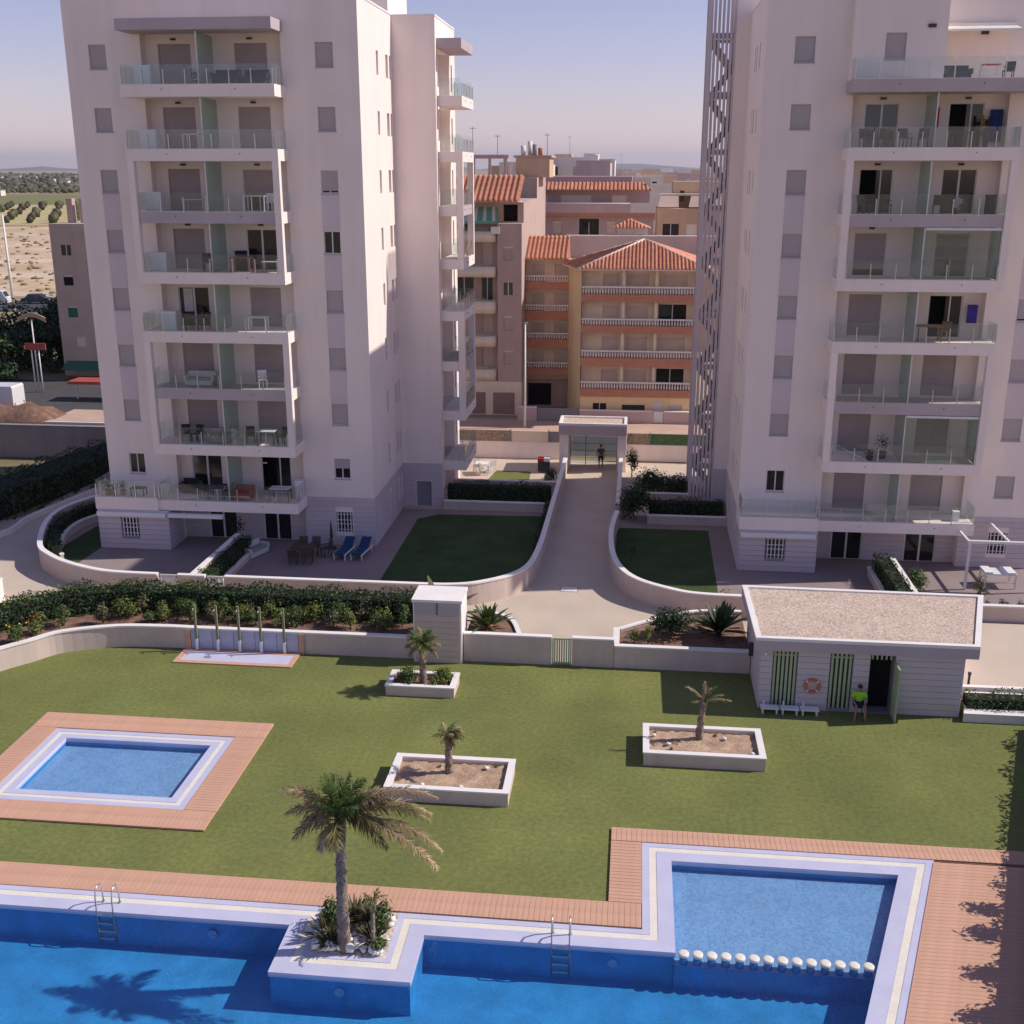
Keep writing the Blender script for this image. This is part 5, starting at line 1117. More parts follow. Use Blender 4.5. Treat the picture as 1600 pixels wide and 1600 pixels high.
# ---- balconies of the sunlit-sided tower (front at y 56.8, door wall at y 59.2)
fl = {8: 'top floor', 7: 'seventh floor', 6: 'sixth floor', 5: 'fifth floor', 4: 'fourth floor', 3: 'third floor', 2: 'second floor', 1: 'first floor'}
TA, TBn = 'sunlit-sided tower', 'lattice tower'
for k in (8, 7, 6, 5, 4): cabinet('white storage cabinet at the balcony end, %s of %s' % (fl[k], TA), (-24.55 if k != 4 else -24.3, 57.75, ZF(k)), .82, .5, .95, group='white cabinets on the balconies')
sofa('dark sofa on the top floor balcony of the sunlit-sided tower', (-20.3, 57.6, ZF(8)), 1.3, 0, 'black_fabric', 'black_fabric'); sofa('long low dark sofa beside another on the same top balcony', (-18.9, 57.7, ZF(8)), 1.2, 0, 'black_fabric', 'black_fabric')
pot('leafy potted plant on the top floor balcony of the sunlit-sided tower', (-21.9, 57.5, ZF(8)), .16, .25, 1)
table('white table on the seventh floor balcony of the sunlit-sided tower', (-22.3, 57.7, ZF(7)), .9, .7)
table('white dining table before the half-closed shutter, sixth floor balcony', (-19.3, 57.8, ZF(6)), 1.15, .75, .78); chair('white chair behind the white dining table, sixth floor balcony', (-18.8, 58.4, ZF(6)), 0, 'white_plastic')
table('pale low table on the sixth floor balcony of the sunlit-sided tower', (-22.4, 57.8, ZF(6)), 1.2, .6, .6, 'curtain')
table('red-brown wooden table on the fifth floor balcony', (-20.2, 57.7, ZF(5)), 1.1, .75, .74, 'wood_red'); table('red-brown coffee table beside the sliding door, fifth floor balcony', (-18.6, 57.6, ZF(5)), .9, .6, .55, 'wood_red', top='curtain')
cabinet('black barbecue box on the fifth floor balcony', (-20.5, 58.5, ZF(5)), .5, .45, 1.0, 'black_fabric'); chair('dark chair beside the screen, fifth floor balcony', (-22.1, 57.9, ZF(5)), .5, 'rattan')
for i, (x, a) in enumerate(((-23.3, .6), (-22.5, -.5))): chair('black chair before the curtained door, fourth floor balcony', (x, 57.8, ZF(4)), a, 'black_fabric', 'black chairs on the fourth floor balcony')
table('dark table between the black chairs, fourth floor balcony', (-22.9, 57.4, ZF(4)), .7, .6, .7, 'charcoal'); table('white table on the fourth floor balcony beyond the screen', (-19.6, 57.9, ZF(4)), 1.0, .6, .7)
sofa('pale sofa on the third floor balcony', (-23.0, 58.0, ZF(3)), 1.5, 0, 'curtain', 'grey_fabric'); chair('pale chair on the third floor balcony beyond the screen', (-19.5, 57.7, ZF(3)), .4, 'white_plastic')
sofa('grey sofa among black chairs on the second floor balcony', (-22.0, 57.6, ZF(2)), 1.1, 0, 'grey_fabric', 'grey_fabric')
for i, (x, a) in enumerate(((-23.9, .4), (-23.3, -.3))): chair('black chair beside the grey sofa, second floor balcony', (x, 57.6, ZF(2)), a, 'black_fabric', 'black chairs on the second floor balcony')
for i, x in enumerate((-20.3, -18.5)): chair('rattan chair at the set table, second floor balcony', (x, 57.5, ZF(2)), .3-i*.6, 'rattan', 'rattan chairs on the second floor balcony')
table('table with white cloth between rattan chairs, second floor balcony', (-19.4, 57.5, ZF(2)), 1.0, .7, .74, 'rattan', top='white_plastic')
pot('bushy potted plant on the first floor corner terrace', (-28.4, 57.1, 2.92), .2, .3, 2, 'leaf_olive'); pot('second bushy potted plant on the first floor corner terrace', (-27.6, 57.2, 2.92), .18, .28, 3, 'leaf_mid'); pot('flowering potted plant at the terrace rail end', (-28.0, 56.95, 2.92), .14, .2, 4, 'leaf_light')
table('dark low table on the first floor corner terrace', (-26.7, 57.2, 2.92), .8, .5, .45, 'charcoal')
sofa('dark rattan sofa in front of the first floor glass door', (-24.3, 58.5, 2.8), .9, 0, 'black_fabric', 'black_fabric')
table('round-looking dark table on the first floor balcony', (-22.4, 57.6, 2.8), .9, .8, .7, 'charcoal')
for i, (x, a) in enumerate(((-23.1, 1.4), (-21.8, -1.4))): chair('rattan chair at the dark table, first floor balcony', (x, 57.6, 2.8), a, 'rattan', 'rattan chairs on the first floor balcony')
sofa('red cushioned lounge on the first floor balcony beyond the screen', (-20.9, 57.5, 2.8), 1.0, 0, 'wood_red', 'red_fabric'); table('white-topped wooden table at the end of the first floor balcony', (-18.8, 57.4, 2.8), 1.1, .7, .74, 'wood', top='white_plastic')
cabinet('white appliance at the end of the first floor balcony', (-17.95, 58.1, 2.8), .4, .4, 1.0)
# patio
lounger('blue and white sun lounger nearer the garden table', (-15.25, 56.9, 0), R(-6)); lounger('blue and white sun lounger at the tower corner', (-14.35, 56.95, 0), R(-6))
table('dark rattan garden table on the shaded patio', (-17.25, 56.0, 0), 1.3, 1.0, .74, 'rattan')
for i, (x, y, a) in enumerate(((-17.6, 56.9, 0), (-16.9, 56.95, 0), (-17.6, 55.2, 3.14), (-16.85, 55.25, 3.14), (-16.2, 56.6, -.9))): chair('dark rattan chair round the shaded garden table', (x, y, 0), a, 'rattan', 'rattan chairs round the garden table')
ps = thing('folded_parasol', 'folded dark parasol on a stand against the cladding', 'parasol', (-16.25, 57.9, 0)); MB().cyl(-16.25, 57.9, .05, 1.6, .02).build('pole', 'dark_metal', ps); MB().lathe([(.05, .55), (.09, .7), (.07, 1.1), (.03, 1.5)], -16.25, 57.9, 8).build('canopy', 'charcoal', ps); MB().lathe([(.25, 0), (.25, .06)], -16.25, 57.9, 12).build('base', 'dark_metal', ps)
sofa('pale wicker sofa beside the shaded patio hedge', (-20.1, 56.4, 0), 1.5, R(70), 'curtain', 'grey_fabric'); 
# ---- balconies of the lattice tower
towel('red and dark towel hanging beside the glass screen, seventh floor', 13.75, 58.9, ZF(7)+.95, ZF(7)+1.85, .45, 'red_fabric'); towel('large blue towel hanging by the open door, seventh floor', 16.6, 58.9, ZF(7)+.3, ZF(7)+1.75, .6, 'navy_fabric')
towel('yellow striped cloth hung beside the blue towel, seventh floor', 15.9, 58.6, ZF(7)+.5, ZF(7)+1.5, .14, 'yellow_fabric'); pot('bushy plant in a tall pot beside the blue towel, seventh floor', (16.1, 58.5, ZF(7)), .17, .9, 5, 'leaf_dark', 'charcoal')
for i, x in enumerate((10.4, 11.2, 12.2, 13.0)): chair('dark chair in the row behind the seventh floor rail', (x, 57.4, ZF(7)), .3*(-1)**i, 'rattan', 'dark chairs on the seventh floor balcony')
table('dark table on the seventh floor balcony of the lattice tower', (14.8, 57.5, ZF(7)), 1.1, .6, .7, 'charcoal')
sofa('dark sofa on the penthouse terrace', (14.6, 58.9, ZF(8)), 1.1, 0, 'charcoal', 'charcoal'); table('white table with red cloth on the penthouse terrace', (16.0, 58.6, ZF(8)), .8, .6, .72, 'white_plastic', top='red_fabric'); chair('black chair by the red-clothed table, penthouse terrace', (16.9, 58.9, ZF(8)), -.5, 'black_fabric')
for i, x in enumerate((10.6, 11.6, 14.0)): chair('dark chair before the open doors, sixth floor of lattice tower', (x, 57.5, ZF(6)), .5-.4*i, 'rattan', 'dark chairs on the sixth floor balcony')
pot('pale flowering plant before the sliding door, sixth floor of lattice tower', (14.9, 57.6, ZF(6)), .16, .3, 6, 'curtain', 'charcoal'); cabinet('black grill box with orange tray, sixth floor of lattice tower', (16.5, 57.9, ZF(6)), .4, .4, .9, 'black_fabric')
table('wooden table on the fourth floor balcony of the lattice tower', (14.2, 57.6, ZF(4)), 1.2, .8, .76, 'wood'); chair('wooden-looking chair by the open door, fourth floor of lattice tower', (15.1, 58.1, ZF(4)), -.5, 'wood')
towel('purple towel drying on the wall, fourth floor of lattice tower', 16.5, 58.8, ZF(4)+.75, ZF(4)+1.65, .5, 'purple_fabric')
pot('large dark leafy plant on the second floor balcony of lattice tower', (12.6, 57.8, ZF(2)), .24, .35, 7, 'leaf_dark', 'charcoal', 1.1); pot('low green plant behind the second floor rail of lattice tower', (11.9, 57.3, ZF(2)), .2, .2, 8, 'leaf_mid', 'charcoal', .4)
cabinet('white box by the balcony end, first floor of lattice tower', (16.5, 57.6, 2.8), .3, .3, .5)
# patio beside the lattice tower: pergola and bench
pg = thing('pergola', 'white metal pergola frame on the sunny patio by the lattice tower', 'pergola', (18.3, 56.5, 0))
for x, y in ((16.62, 55.1), (20.5, 55.1)): BOX('post', 'white_paint', x-.06, x+.06, y-.06, y+.06, 0, 2.42, pg)
BOX('beam', 'white_paint', 16.5, 20.6, 55.02, 55.18, 2.422, 2.55, pg)
for x in (16.56, 18.5, 20.44): BOX('rafter', 'white_paint', x-.05, x+.05, 55.19, 58.55, 2.43, 2.54, pg)
bn = thing('garden_bench', 'white metal table bench with two pale cushions on the sunny patio', 'bench', (18.4, 55.9, 0))
for x in (17.65, 19.1):
    for y in (55.4, 56.3): BOX('leg', 'white_paint', x-.03, x+.03, y-.03, y+.03, 0, .7, bn)
BOX('bench_top', 'frame_white', 17.6, 19.15, 55.35, 56.35, .702, .76, bn); BOX('cushion', 'white_plastic', 17.6, 18.0, 55.37, 56.33, .762, .84, bn); BOX('cushion', 'white_plastic', 18.55, 19.1, 55.37, 56.33, .762, .84, bn); BOX('low_rail', 'white_paint', 17.65, 19.1, 55.38, 55.42, .28, .32, bn)
# sunny back garden
for i, (x, y) in enumerate(((-10.6, 75.0), (-10.0, 74.4), (-9.6, 75.2))): chair('white garden chair on the sunny terrace behind the tower wing', (x, y, 0), i*2.0, 'white_plastic', 'white chairs in the sunny back garden')
table('white garden table on the sunny terrace behind the tower wing', (-10.2, 74.8, 0), .9, .9)
pz = thing('garden_parasol_cart', 'dark covered barbecue with red and white cover beside the path hedge', 'barbecue', (-6.0, 75.6, 0)); BOX('body', 'charcoal', -6.4, -5.6, 75.3, 75.9, .1, .8, pz); BOX('cover', 'red_fabric', -6.42, -6.0, 75.28, 75.92, .802, 1.0, pz); BOX('lid', 'white_plastic', -5.99, -5.58, 75.28, 75.92, .802, 1.05, pz)
BOX('garden_wall_panel', 'stucco', -13, -5.05, 79.3, 79.5, 0, 1.2, label='rendered boundary wall of the sunny back garden', cat='wall')
# ---------------- people
def skinfig(par, J, E_, m_, name, root):
    bm = bmesh.new(); lay = bm.verts.layers.skin.verify(); V = {}
    for k, (p, r) in J.items():
        v = bm.verts.new(p); v[lay].radius = (r, r) if not hasattr(r, '__len__') else r; v[lay].use_root = (k == root); V[k] = v
    for a, b in E_: bm.edges.new((V[a], V[b]))
    me = bpy.data.meshes.new(name); bm.to_mesh(me); bm.free(); me.materials.append(M[m_])
    o = bpy.data.objects.new(name, me); COL.objects.link(o)
    s_ = o.modifiers.new('skin', 'SKIN'); s_.use_smooth_shade = True; sb = o.modifiers.new('sub', 'SUBSURF'); sb.levels = 2; sb.render_levels = 2
    o.parent = par; WL[o] = Vector((0, 0, 0)); return o
def hand(J, E_, side, wrist, d, sd):
    d = Vector(d).normalized(); sd = Vector(sd).normalized(); w_ = Vector(wrist)
    J['palm'+side] = (w_+d*.05, .026); E_.append(('wr'+side, 'palm'+side)); nrm = d.cross(sd)
    for i, (o_, l_) in enumerate(((-.027, .07), (-.009, .08), (.009, .075), (.027, .06))):
        a, b, c = 'k%d%s' % (i, side), 'm%d%s' % (i, side), 't%d%s' % (i, side); q = w_+d*.085+sd*o_
        J[a] = (q, .010); J[b] = (q+d*l_*.5+nrm*.008, .009); J[c] = (q+d*l_*.9+nrm*.025, .007); E_ += [('palm'+side, a), (a, b), (b, c)]
    q = w_+d*.03-sd*.035; J['th1'+side] = (q, .011); J['th2'+side] = (q-sd*.02+d*.035, .009); E_ += [('palm'+side, 'th1'+side), ('th1'+side, 'th2'+side)]
def face(par, c, f, s_=1.0):
    """eyes, nose, ears, mouth, hair on a head of radius ~.1 centred at c and looking along f"""
    f = Vector(f).normalized(); r_ = f.cross(Vector((0, 0, 1))).normalized(); c = Vector(c); rng = random.Random(2)
    for sg in (-1, 1): MB().blob(tuple(c+f*.088+r_*sg*.033+Vector((0, 0, .012))), (.011, .011, .008), rng, 6, 4, 0).build('eye', 'hair', par)
    MB().tube([tuple(c+f*.09+Vector((0, 0, .02))), tuple(c+f*.112+Vector((0, 0, -.02)))], [.008, .015], 6).build('nose', 'skin', par)
    MB().tube([tuple(c+f*.088-r_*.022+Vector((0, 0, -.052))), tuple(c+f*.094+Vector((0, 0, -.054))), tuple(c+f*.088+r_*.022+Vector((0, 0, -.052)))], .006, 5).build('mouth', 'wood_red', par)
    for sg in (-1, 1): MB().blob(tuple(c+r_*sg*.088-f*.005), (.014, .018, .028), rng, 6, 4, 0).build('ear', 'skin', par)
    MB().blob(tuple(c-f*.018+Vector((0, 0, .036))), (.096, .096, .092), rng, 12, 8, .03).build('hair', 'hair', par)
# seated lifeguard by the open shed door (faces the pool, -y)
x, y = 8.86, 40.42
stl = thing('stool', 'low dark stool under the person in lime shirt', 'stool', (x, 40.52, 0)); MB().lathe([(.17, .40), (.18, .42), (.18, .45)], x, 40.52, 14).build('seat', 'charcoal', stl)
for a in range(3): MB().tube([(x+.12*math.cos(a*2.1), 40.52+.12*math.sin(a*2.1), .4), (x+.18*math.cos(a*2.1), 40.52+.18*math.sin(a*2.1), 0)], .016, 6).build('leg', 'charcoal', stl)
pp = thing('person', 'person in lime green shirt and dark shorts sitting by the open shed door', 'person', (x, y, 0), local=True)
J = {'pel': ((0, .10, .55), (.15, .11)), 'wst': ((0, .10, .72), (.13, .095)), 'chs': ((0, .07, .92), (.15, .105)), 'nek': ((0, .05, 1.07), .055), 'hd0': ((0, .03, 1.17), .082), 'hd1': ((0, .02, 1.26), .082)}
E_ = [('pel', 'wst'), ('wst', 'chs'), ('chs', 'nek'), ('nek', 'hd0'), ('hd0', 'hd1')]
for s_, sx in (('L', -1), ('R', 1)):
    J.update({'hip'+s_: ((sx*.10, .05, .53), .085), 'kn'+s_: ((sx*.17, -.36, .52), .058), 'an'+s_: ((sx*.19, -.34, .10), .038), 'hl'+s_: ((sx*.19, -.33, .045), .04), 'to'+s_: ((sx*.22, -.52, .03), .03),
              'sh'+s_: ((sx*.19, .06, .99), .058), 'el'+s_: ((sx*.27, -.06, .74), .042), 'wr'+s_: ((sx*.16, -.28, .62), .028)})
    E_ += [('pel', 'hip'+s_), ('hip'+s_, 'kn'+s_), ('kn'+s_, 'an'+s_), ('an'+s_, 'hl'+s_), ('hl'+s_, 'to'+s_), ('chs', 'sh'+s_), ('sh'+s_, 'el'+s_), ('el'+s_, 'wr'+s_)]
    hand(J, E_, s_, J['wr'+s_][0], (0, -.9, -.35), (sx*1.0, 0, 0))
skinfig(pp, J, E_, 'skin', 'body', 'pel')
S = {'a': ((0, .10, .58), (.165, .125)), 'b': ((0, .10, .74), (.15, .115)), 'c': ((0, .07, .93), (.172, .125)), 'd': ((0, .055, 1.03), .085)}; SE = [('a', 'b'), ('b', 'c'), ('c', 'd')]
for s_, sx in (('L', -1), ('R', 1)): S['s'+s_] = ((sx*.195, .06, .985), .078); S['e'+s_] = ((sx*.255, -.02, .83), .066); SE += [('c', 's'+s_), ('s'+s_, 'e'+s_)]
skinfig(pp, S, SE, 'lime', 'shirt', 'a')
S = {'p': ((0, .10, .545), (.165, .125))}; SE = []
for s_, sx in (('L', -1), ('R', 1)): S['h'+s_] = ((sx*.10, .04, .53), .105); S['k'+s_] = ((sx*.15, -.24, .525), .09); SE += [('p', 'h'+s_), ('h'+s_, 'k'+s_)]
skinfig(pp, S, SE, 'navy', 'shorts', 'p'); face(pp, (0, .02, 1.215), (0, -1, -.1))
# person walking in through the gate
pp = thing('person', 'person in dark top and shorts standing in the entrance gateway', 'person', (-2.15, 76.9, 0), local=True)
J = {'pel': ((0, 0, .92), (.14, .105)), 'wst': ((0, 0, 1.08), (.125, .095)), 'chs': ((0, -.01, 1.3), (.15, .105)), 'nek': ((0, -.01, 1.46), .052), 'hd0': ((0, -.02, 1.56), .082), 'hd1': ((0, -.02, 1.66), .082)}
E_ = [('pel', 'wst'), ('wst', 'chs'), ('chs', 'nek'), ('nek', 'hd0'), ('hd0', 'hd1')]
for s_, sx, st in (('L', -1, -.16), ('R', 1, .16)):
    J.update({'hip'+s_: ((sx*.10, 0, .88), .085), 'kn'+s_: ((sx*.11, st*.6-.03, .48), .058), 'an'+s_: ((sx*.12, st+.03, .09), .038), 'hl'+s_: ((sx*.12, st+.05, .045), .04), 'to'+s_: ((sx*.14, st-.14, .03), .03),
              'sh'+s_: ((sx*.19, 0, 1.38), .056), 'el'+s_: ((sx*.26, -st*.4+.03, 1.1), .042), 'wr'+s_: ((sx*.26, -st-.08, .87), .028)})
    E_ += [('pel', 'hip'+s_), ('hip'+s_, 'kn'+s_), ('kn'+s_, 'an'+s_), ('an'+s_, 'hl'+s_), ('hl'+s_, 'to'+s_), ('chs', 'sh'+s_), ('sh'+s_, 'el'+s_), ('el'+s_, 'wr'+s_)]
    hand(J, E_, s_, J['wr'+s_][0], (0, -.25, -1), (0, 1, 0))
skinfig(pp, J, E_, 'skin', 'body', 'pel')
S = {'a': ((0, 0, .95), (.165, .125)), 'b': ((0, 0, 1.1), (.15, .115)), 'c': ((0, -.01, 1.31), (.172, .125)), 'd': ((0, -.01, 1.42), .08)}; SE = [('a', 'b'), ('b', 'c'), ('c', 'd')]
for s_, sx, st in (('L', -1, -.16), ('R', 1, .16)): S['s'+s_] = ((sx*.195, 0, 1.375), .074); S['e'+s_] = ((sx*.245, -st*.3+.02, 1.18), .06); SE += [('c', 's'+s_), ('s'+s_, 'e'+s_)]
skinfig(pp, S, SE, 'charcoal', 'shirt', 'a')
S = {'p': ((0, 0, .92), (.16, .12))}; SE = []
for s_, sx, st in (('L', -1, -.16), ('R', 1, .16)): S['h'+s_] = ((sx*.10, 0, .87), .105); S['k'+s_] = ((sx*.11, st*.5-.02, .56), .085); SE += [('p', 'h'+s_), ('h'+s_, 'k'+s_)]
skinfig(pp, S, SE, 'navy', 'shorts', 'p'); face(pp, (0, -.02, 1.61), (0, -1, 0))
# ================================================================ STREET AND TOWN BEHIND
fan('road', 'asphalt', [(-70, 80.6), (45, 80.6), (45, 87.0), (-70, 87.0)], -0.02, kind='structure')
pv = thing('pavement', None, None, (-10, 89, 0), kind='structure'); BOX('pavement_slab', 'sidewalk', -48, 45, 87.0, 91.9, -.03, .12, pv); BOX('kerb', 'wallcap', -48, 45, 86.82, 86.995, -.03, .13, pv)
# boundary fence of the complex towards the street
bf = thing('boundary_fence', 'boundary fence of pebbled and pale panels along the street', 'fence', (-7, 79.4, 0))
for a, b, m_ in ((-13.0, -8.75, 'stone_fence'), (-8.7, -6.0, 'town_cream'), (-5.95, -5.06, 'grey_paint'), (-.38, 1.2, 'stone_fence'), (1.25, 5.6, 'green_screen'), (5.65, 20, 'stone_fence')): BOX('fence_panel', m_, a, b, 79.36, 79.44, 1.22, 2.0, bf)
for x in (-13, -8.72, -5.98, 1.22, 5.62): BOX('fence_post', 'grey_paint', x-.04, x+.04, 79.28, 79.36, 1.2, 2.1, bf)
BOX('garden_wall_panel', 'stucco', -.4, 20, 79.3, 79.5, 0, 1.2, label='rendered boundary wall beside the gatehouse with green screen above', cat='wall')
fan('patio', 'paving', [(-13.5, 73), (-5.05, 73), (-5.05, 79.3), (-13.5, 79.3)], -.012, kind='structure')
sp = thing('street_lamp', 'tall slim pale street lamp on the pavement before the brown apartments', 'street lamp', (-8.62, 88.9, .12)); MB().tube([(-8.62, 88.9, .12), (-8.62, 88.9, 8.4)], [.10, .06], 10).build('pole', 'white_paint', sp); MB().tube([(-8.62, 88.9, 8.4), (-8.5, 88.2, 8.55)], .04, 6).build('arm', 'grey_paint', sp); BOX('lamp_head', 'grey_paint', -8.62, -8.38, 87.8, 88.25, 8.5, 8.6, sp)
def win(par, T, u0, u1, z0, z1, st='shut', m_='blind', d=.10, name='window'):
    f = tb(name, m_ if st == 'shut' else 'pane_dark', par, T, u0, u1, -d-.03, -d, z0, z1)
    if st != 'shut': tb('mullion', 'frame_white', f, T, (u0+u1)/2-.035, (u0+u1)/2+.035, -d, -d+.03, z0, z1)
    else: tb('blind_box', 'town_cream', f, T, u0, u1, -d, -d+.03, z1-.16, z1)
    return f
def rods(par, P, ed, m_, step=.3, r=.085, name='roof_tile_row', sep=False):
    """tile rows on a planar polygon P; ed: eave edge (two indices). Rows run up the slope"""
    P = [Vector(p) for p in P]; o = P[ed[0]]; e = (P[ed[1]]-o).normalized(); n = (P[1]-P[0]).cross(P[2]-P[0]).normalized(); n = n if n.z > 0 else -n
    u = n.cross(e).normalized(); u = u if u.z > 0 else -u
    q = [((p-o).dot(e), (p-o).dot(u)) for p in P]; lo = min(a for a, _ in q); hi = max(a for a, _ in q); mb = MB(); c = lo+step/2
    while c < hi:
        ys = []
        for i in range(len(q)):
            a, b = q[i], q[(i+1) % len(q)]
            if (a[0]-c)*(b[0]-c) < 0: ys.append(a[1]+(b[1]-a[1])*(c-a[0])/(b[0]-a[0]))
        if len(ys) >= 2 and max(ys)-min(ys) > .15:
            y0_, y1_ = min(ys), max(ys); k = max(1, int((y1_-y0_)/.42)); pts = []; rad = []
            for i in range(k):
                for f_, rr in ((0, r*1.12), (.96, r*.86)): pts.append(tuple(o+e*c+u*(y0_+(y1_-y0_)*(i+f_)/k)+n*.02)); rad.append(rr)
            mm = mb if not sep else MB(); mm.tube(pts, rad, 6)
            if sep: mm.build(name, m_, par)
        c += step
    if not sep: mb.build(name+'s', m_, par, kind='stuff')
def roofplane(par, P, ed, m_='roof_tile', **k):
    MB().poly(P).build('roof_plane', m_, par); rods(par, P, ed, m_, **k)
# ---- brown apartment block with rounded balconies
A = thing('apartment_building', 'brown apartment block with rounded cream balconies and green awning', 'apartment building', (-15, 98, 0))
w_ = MB(); facade(w_, '-y', 94.0, -11.4, -9.42, 2.9, 15.75, [(-10.9, -10.15, a, b) for a, b in ((12.81, 13.97), (10.05, 11.06), (7.15, 8.35), (4.29, 5.51))])
w_.quad((-9.42, 94, 0), (-9.42, 108, 0), (-9.42, 108, 15.75), (-9.42, 94, 15.75)); w_.quad((-11.4, 95.5, 2.9), (-11.4, 94, 2.9), (-11.4, 94, 15.75), (-11.4, 95.5, 15.75)); w_.quad((-11.4, 94, 15.75), (-9.42, 94, 15.75), (-9.42, 95.5, 15.75), (-11.4, 95.5, 15.75))
facade(w_, '-y', 95.5, -26, -11.4, 0, 17.4, [(-15.2, -13.6, z, z+2.0) for z in (3.9, 6.7, 9.5, 12.3, 15.2)] + [(-12.9, -12.0, z, z+2.0) for z in (3.9, 6.7, 9.5, 12.3)]); w_.quad((-26, 108, 0), (-26, 95.5, 0), (-26, 95.5, 17.4), (-26, 108, 17.4)); facade(w_, '-y', 95.5, -11.4, -9.42, 15.75, 17.4, [(-11.1, -9.9, 15.85, 17.2, .6)])
w_.quad((-9.42, 95.5, 15.75), (-9.42, 108, 15.75), (-9.42, 108, 17.4), (-9.42, 95.5, 17.4)); w_.quad((-26, 95.5, 17.4), (-9.42, 95.5, 17.4), (-9.42, 108, 17.4), (-26, 108, 17.4))
w_.build('wall', 'town_brown', A)
for a, b, s_ in ((12.81, 13.97, 'shut'), (10.05, 11.06, 'open'), (7.15, 8.35, 'shut'), (4.29, 5.51, 'shut')): win(A, mapper('-y', 94.0), -10.9, -10.15, a, b, s_, 'town_brown')
T = mapper('-y', 95.5); BOX('loggia_dark', 'void', -11.1, -9.9, 96.08, 96.1, 15.85, 17.2, A)
for z in (3.9, 6.7, 9.5, 12.3):
    win(A, T, -12.9, -12.0, z, z+2.0, 'shut' if z != 9.5 else 'open'); win(A, T, -15.2, -13.6, z, z+2.0, 'open' if z == 9.5 else 'shut')
win(A, T, -15.2, -13.6, 15.2, 17.2, 'open')
for z0, z1 in ((14.3, 15.12), (11.48, 12.31), (8.52, 9.51), (5.78, 6.64), (2.89, 3.86)):
    pr = [(-17, 93.9), (-12.1, 93.9)] + [(-12.1+.62*math.sin(a*math.pi/12), 94.52-.62*math.cos(a*math.pi/12)) for a in range(1, 7)] + [(-11.48, 95.49), (-17, 95.49)]
    bp = MB().prism(pr, z0, z1, True).build('balcony', 'town_cream', A); tb('rail', 'glass', bp, mapper('-y', 94.0), -16.9, -12.2, .02, .04, z1, z1+.35)
BOX('ground_floor', 'town_cream', -26, -9.40, 93.96, 95.49, 0, 2.885, A)
for a, b in ((-13.6, -12.45), (-11.8, -10.0)): gd = BOX('garage_door', 'garage', a, b, 93.92, 93.955, .12, 1.95, A); slats(gd, mapper('-y', 93.91), a+.02, b-.02, .012, .12, 1.93, 'garage', .14)
aw = MB().add([(-15, 95.45, 17.0), (-11.6, 95.45, 17.0), (-11.35, 93.7, 15.95), (-15, 93.7, 15.95), (-11.35, 93.7, 15.75), (-15, 93.7, 15.75)], [(0, 1, 2, 3), (3, 2, 4, 5)]).build('awning', 'awning_green', A)
for i in range(5): MB().quad((-15+.2+i*.7, 95.46, 17.012), (-15+.45+i*.7, 95.46, 17.012), (-15+.47+i*.75, 93.69, 15.962), (-15+.2+i*.75, 93.69, 15.962)).build('awning_stripe', 'frame_white', aw)
BOX('flower_box', 'white_plastic', -11.9, -11.2, 93.75, 93.89, 14.95, 15.5, A)
roofplane(A, [(-17, 93.9, 17.5), (-9.6, 93.9, 17.5), (-9.6, 98.2, 19.45), (-17, 98.2, 19.45)], (0, 1), step=.43, r=.13, sep=True)
BOX('eaves', 'town_cream', -17, -9.5, 94.0, 95.49, 17.402, 17.46, A)
# ---- yellow apartments: left part set back, right part with hip roof
B = thing('apartment_building', 'cream and yellow apartment block with balustraded balconies and red hip roof', 'apartment building', (-1, 96, 0))
def storeys(par, pl, back, x0, x1, rows, piers, wins_, base, top, side=True):
    w_ = MB(); hs = []
    for i, (b0, b1, c0) in enumerate(rows):
        zt = (rows[i-1][2] if i else top)
        for a, b in wins_: hs.append((a, b, b0+.02, min(zt-.25, b0+1.9)))
    facade(w_, '-y', back, x0, x1, base, top, hs); w_.build('wall', 'town_cream', par); T = mapper('-y', back); rng = random.Random(pl)
    for h in hs: win(par, T, h[0], h[1], h[2], h[3], 'shut' if rng.random() < .9 else 'open')
    for b0, b1, c0 in rows:
        sl_ = BOX('balcony_band', 'brick_band', x0, x1, pl, back-.003, c0, b0, par)
        nb = int((x1-x0)/.22); mb = MB()
        for i in range(nb): x = x0+.12+(x1-x0-.24)*i/(nb-1); mb.lathe([(.045, b0), (.075, b0+(b1-b0)*.35), (.04, b0+(b1-b0)*.8)], x, pl+.1, 5)
        mb.box(x0, x1, pl+.02, pl+.18, b0+(b1-b0)*.8, b1); mb.build('balustrade', 'wallcap', sl_, kind='stuff')
    for p in piers: BOX('pier', 'town_cream', p-.12, p+.12, pl+.2, back-.003, base+.5, top, par)
storeys(B, 92.0, 92.85, -4.4, 4.75, [(10.41, 11.05, 9.83), (7.93, 8.5, 7.35), (5.33, 5.95, 4.65), (2.77, 3.4, 2.16)], (-1.07, 1.53), ((-2.73, -1.4), (-.85, .92), (1.75, 3.96)), 2.14, 12.35)
storeys(B, 97.0, 97.85, -9.66, -5.7, [(10.87, 11.4, 10.27), (8.44, 8.96, 7.73), (6.05, 6.6, 5.3), (3.54, 4.08, 2.91)], (), ((-8.9, -7.85), (-6.97, -5.84)), 2.5, 12.7)
w_ = MB(); facade(w_, '-y', 92.1, -4.4, 4.75, 0, 2.14, [(-3.34, -2.24, .7, 1.6), (-.96, .9, .3, 1.65), (1.57, 2.41, 0, 1.9), (2.75, 3.92, .5, 1.7)]); w_.build('ground_floor', 'town_yellow', B)
T = mapper('-y', 92.1); win(B, T, -3.34, -2.24, .7, 1.6, 'open'); win(B, T, -.96, .9, .3, 1.65, 'shut', 'charcoal'); win(B, T, 1.57, 2.41, 0, 1.9, 'shut', 'white_paint', name='door'); win(B, T, 2.75, 3.92, .5, 1.7)
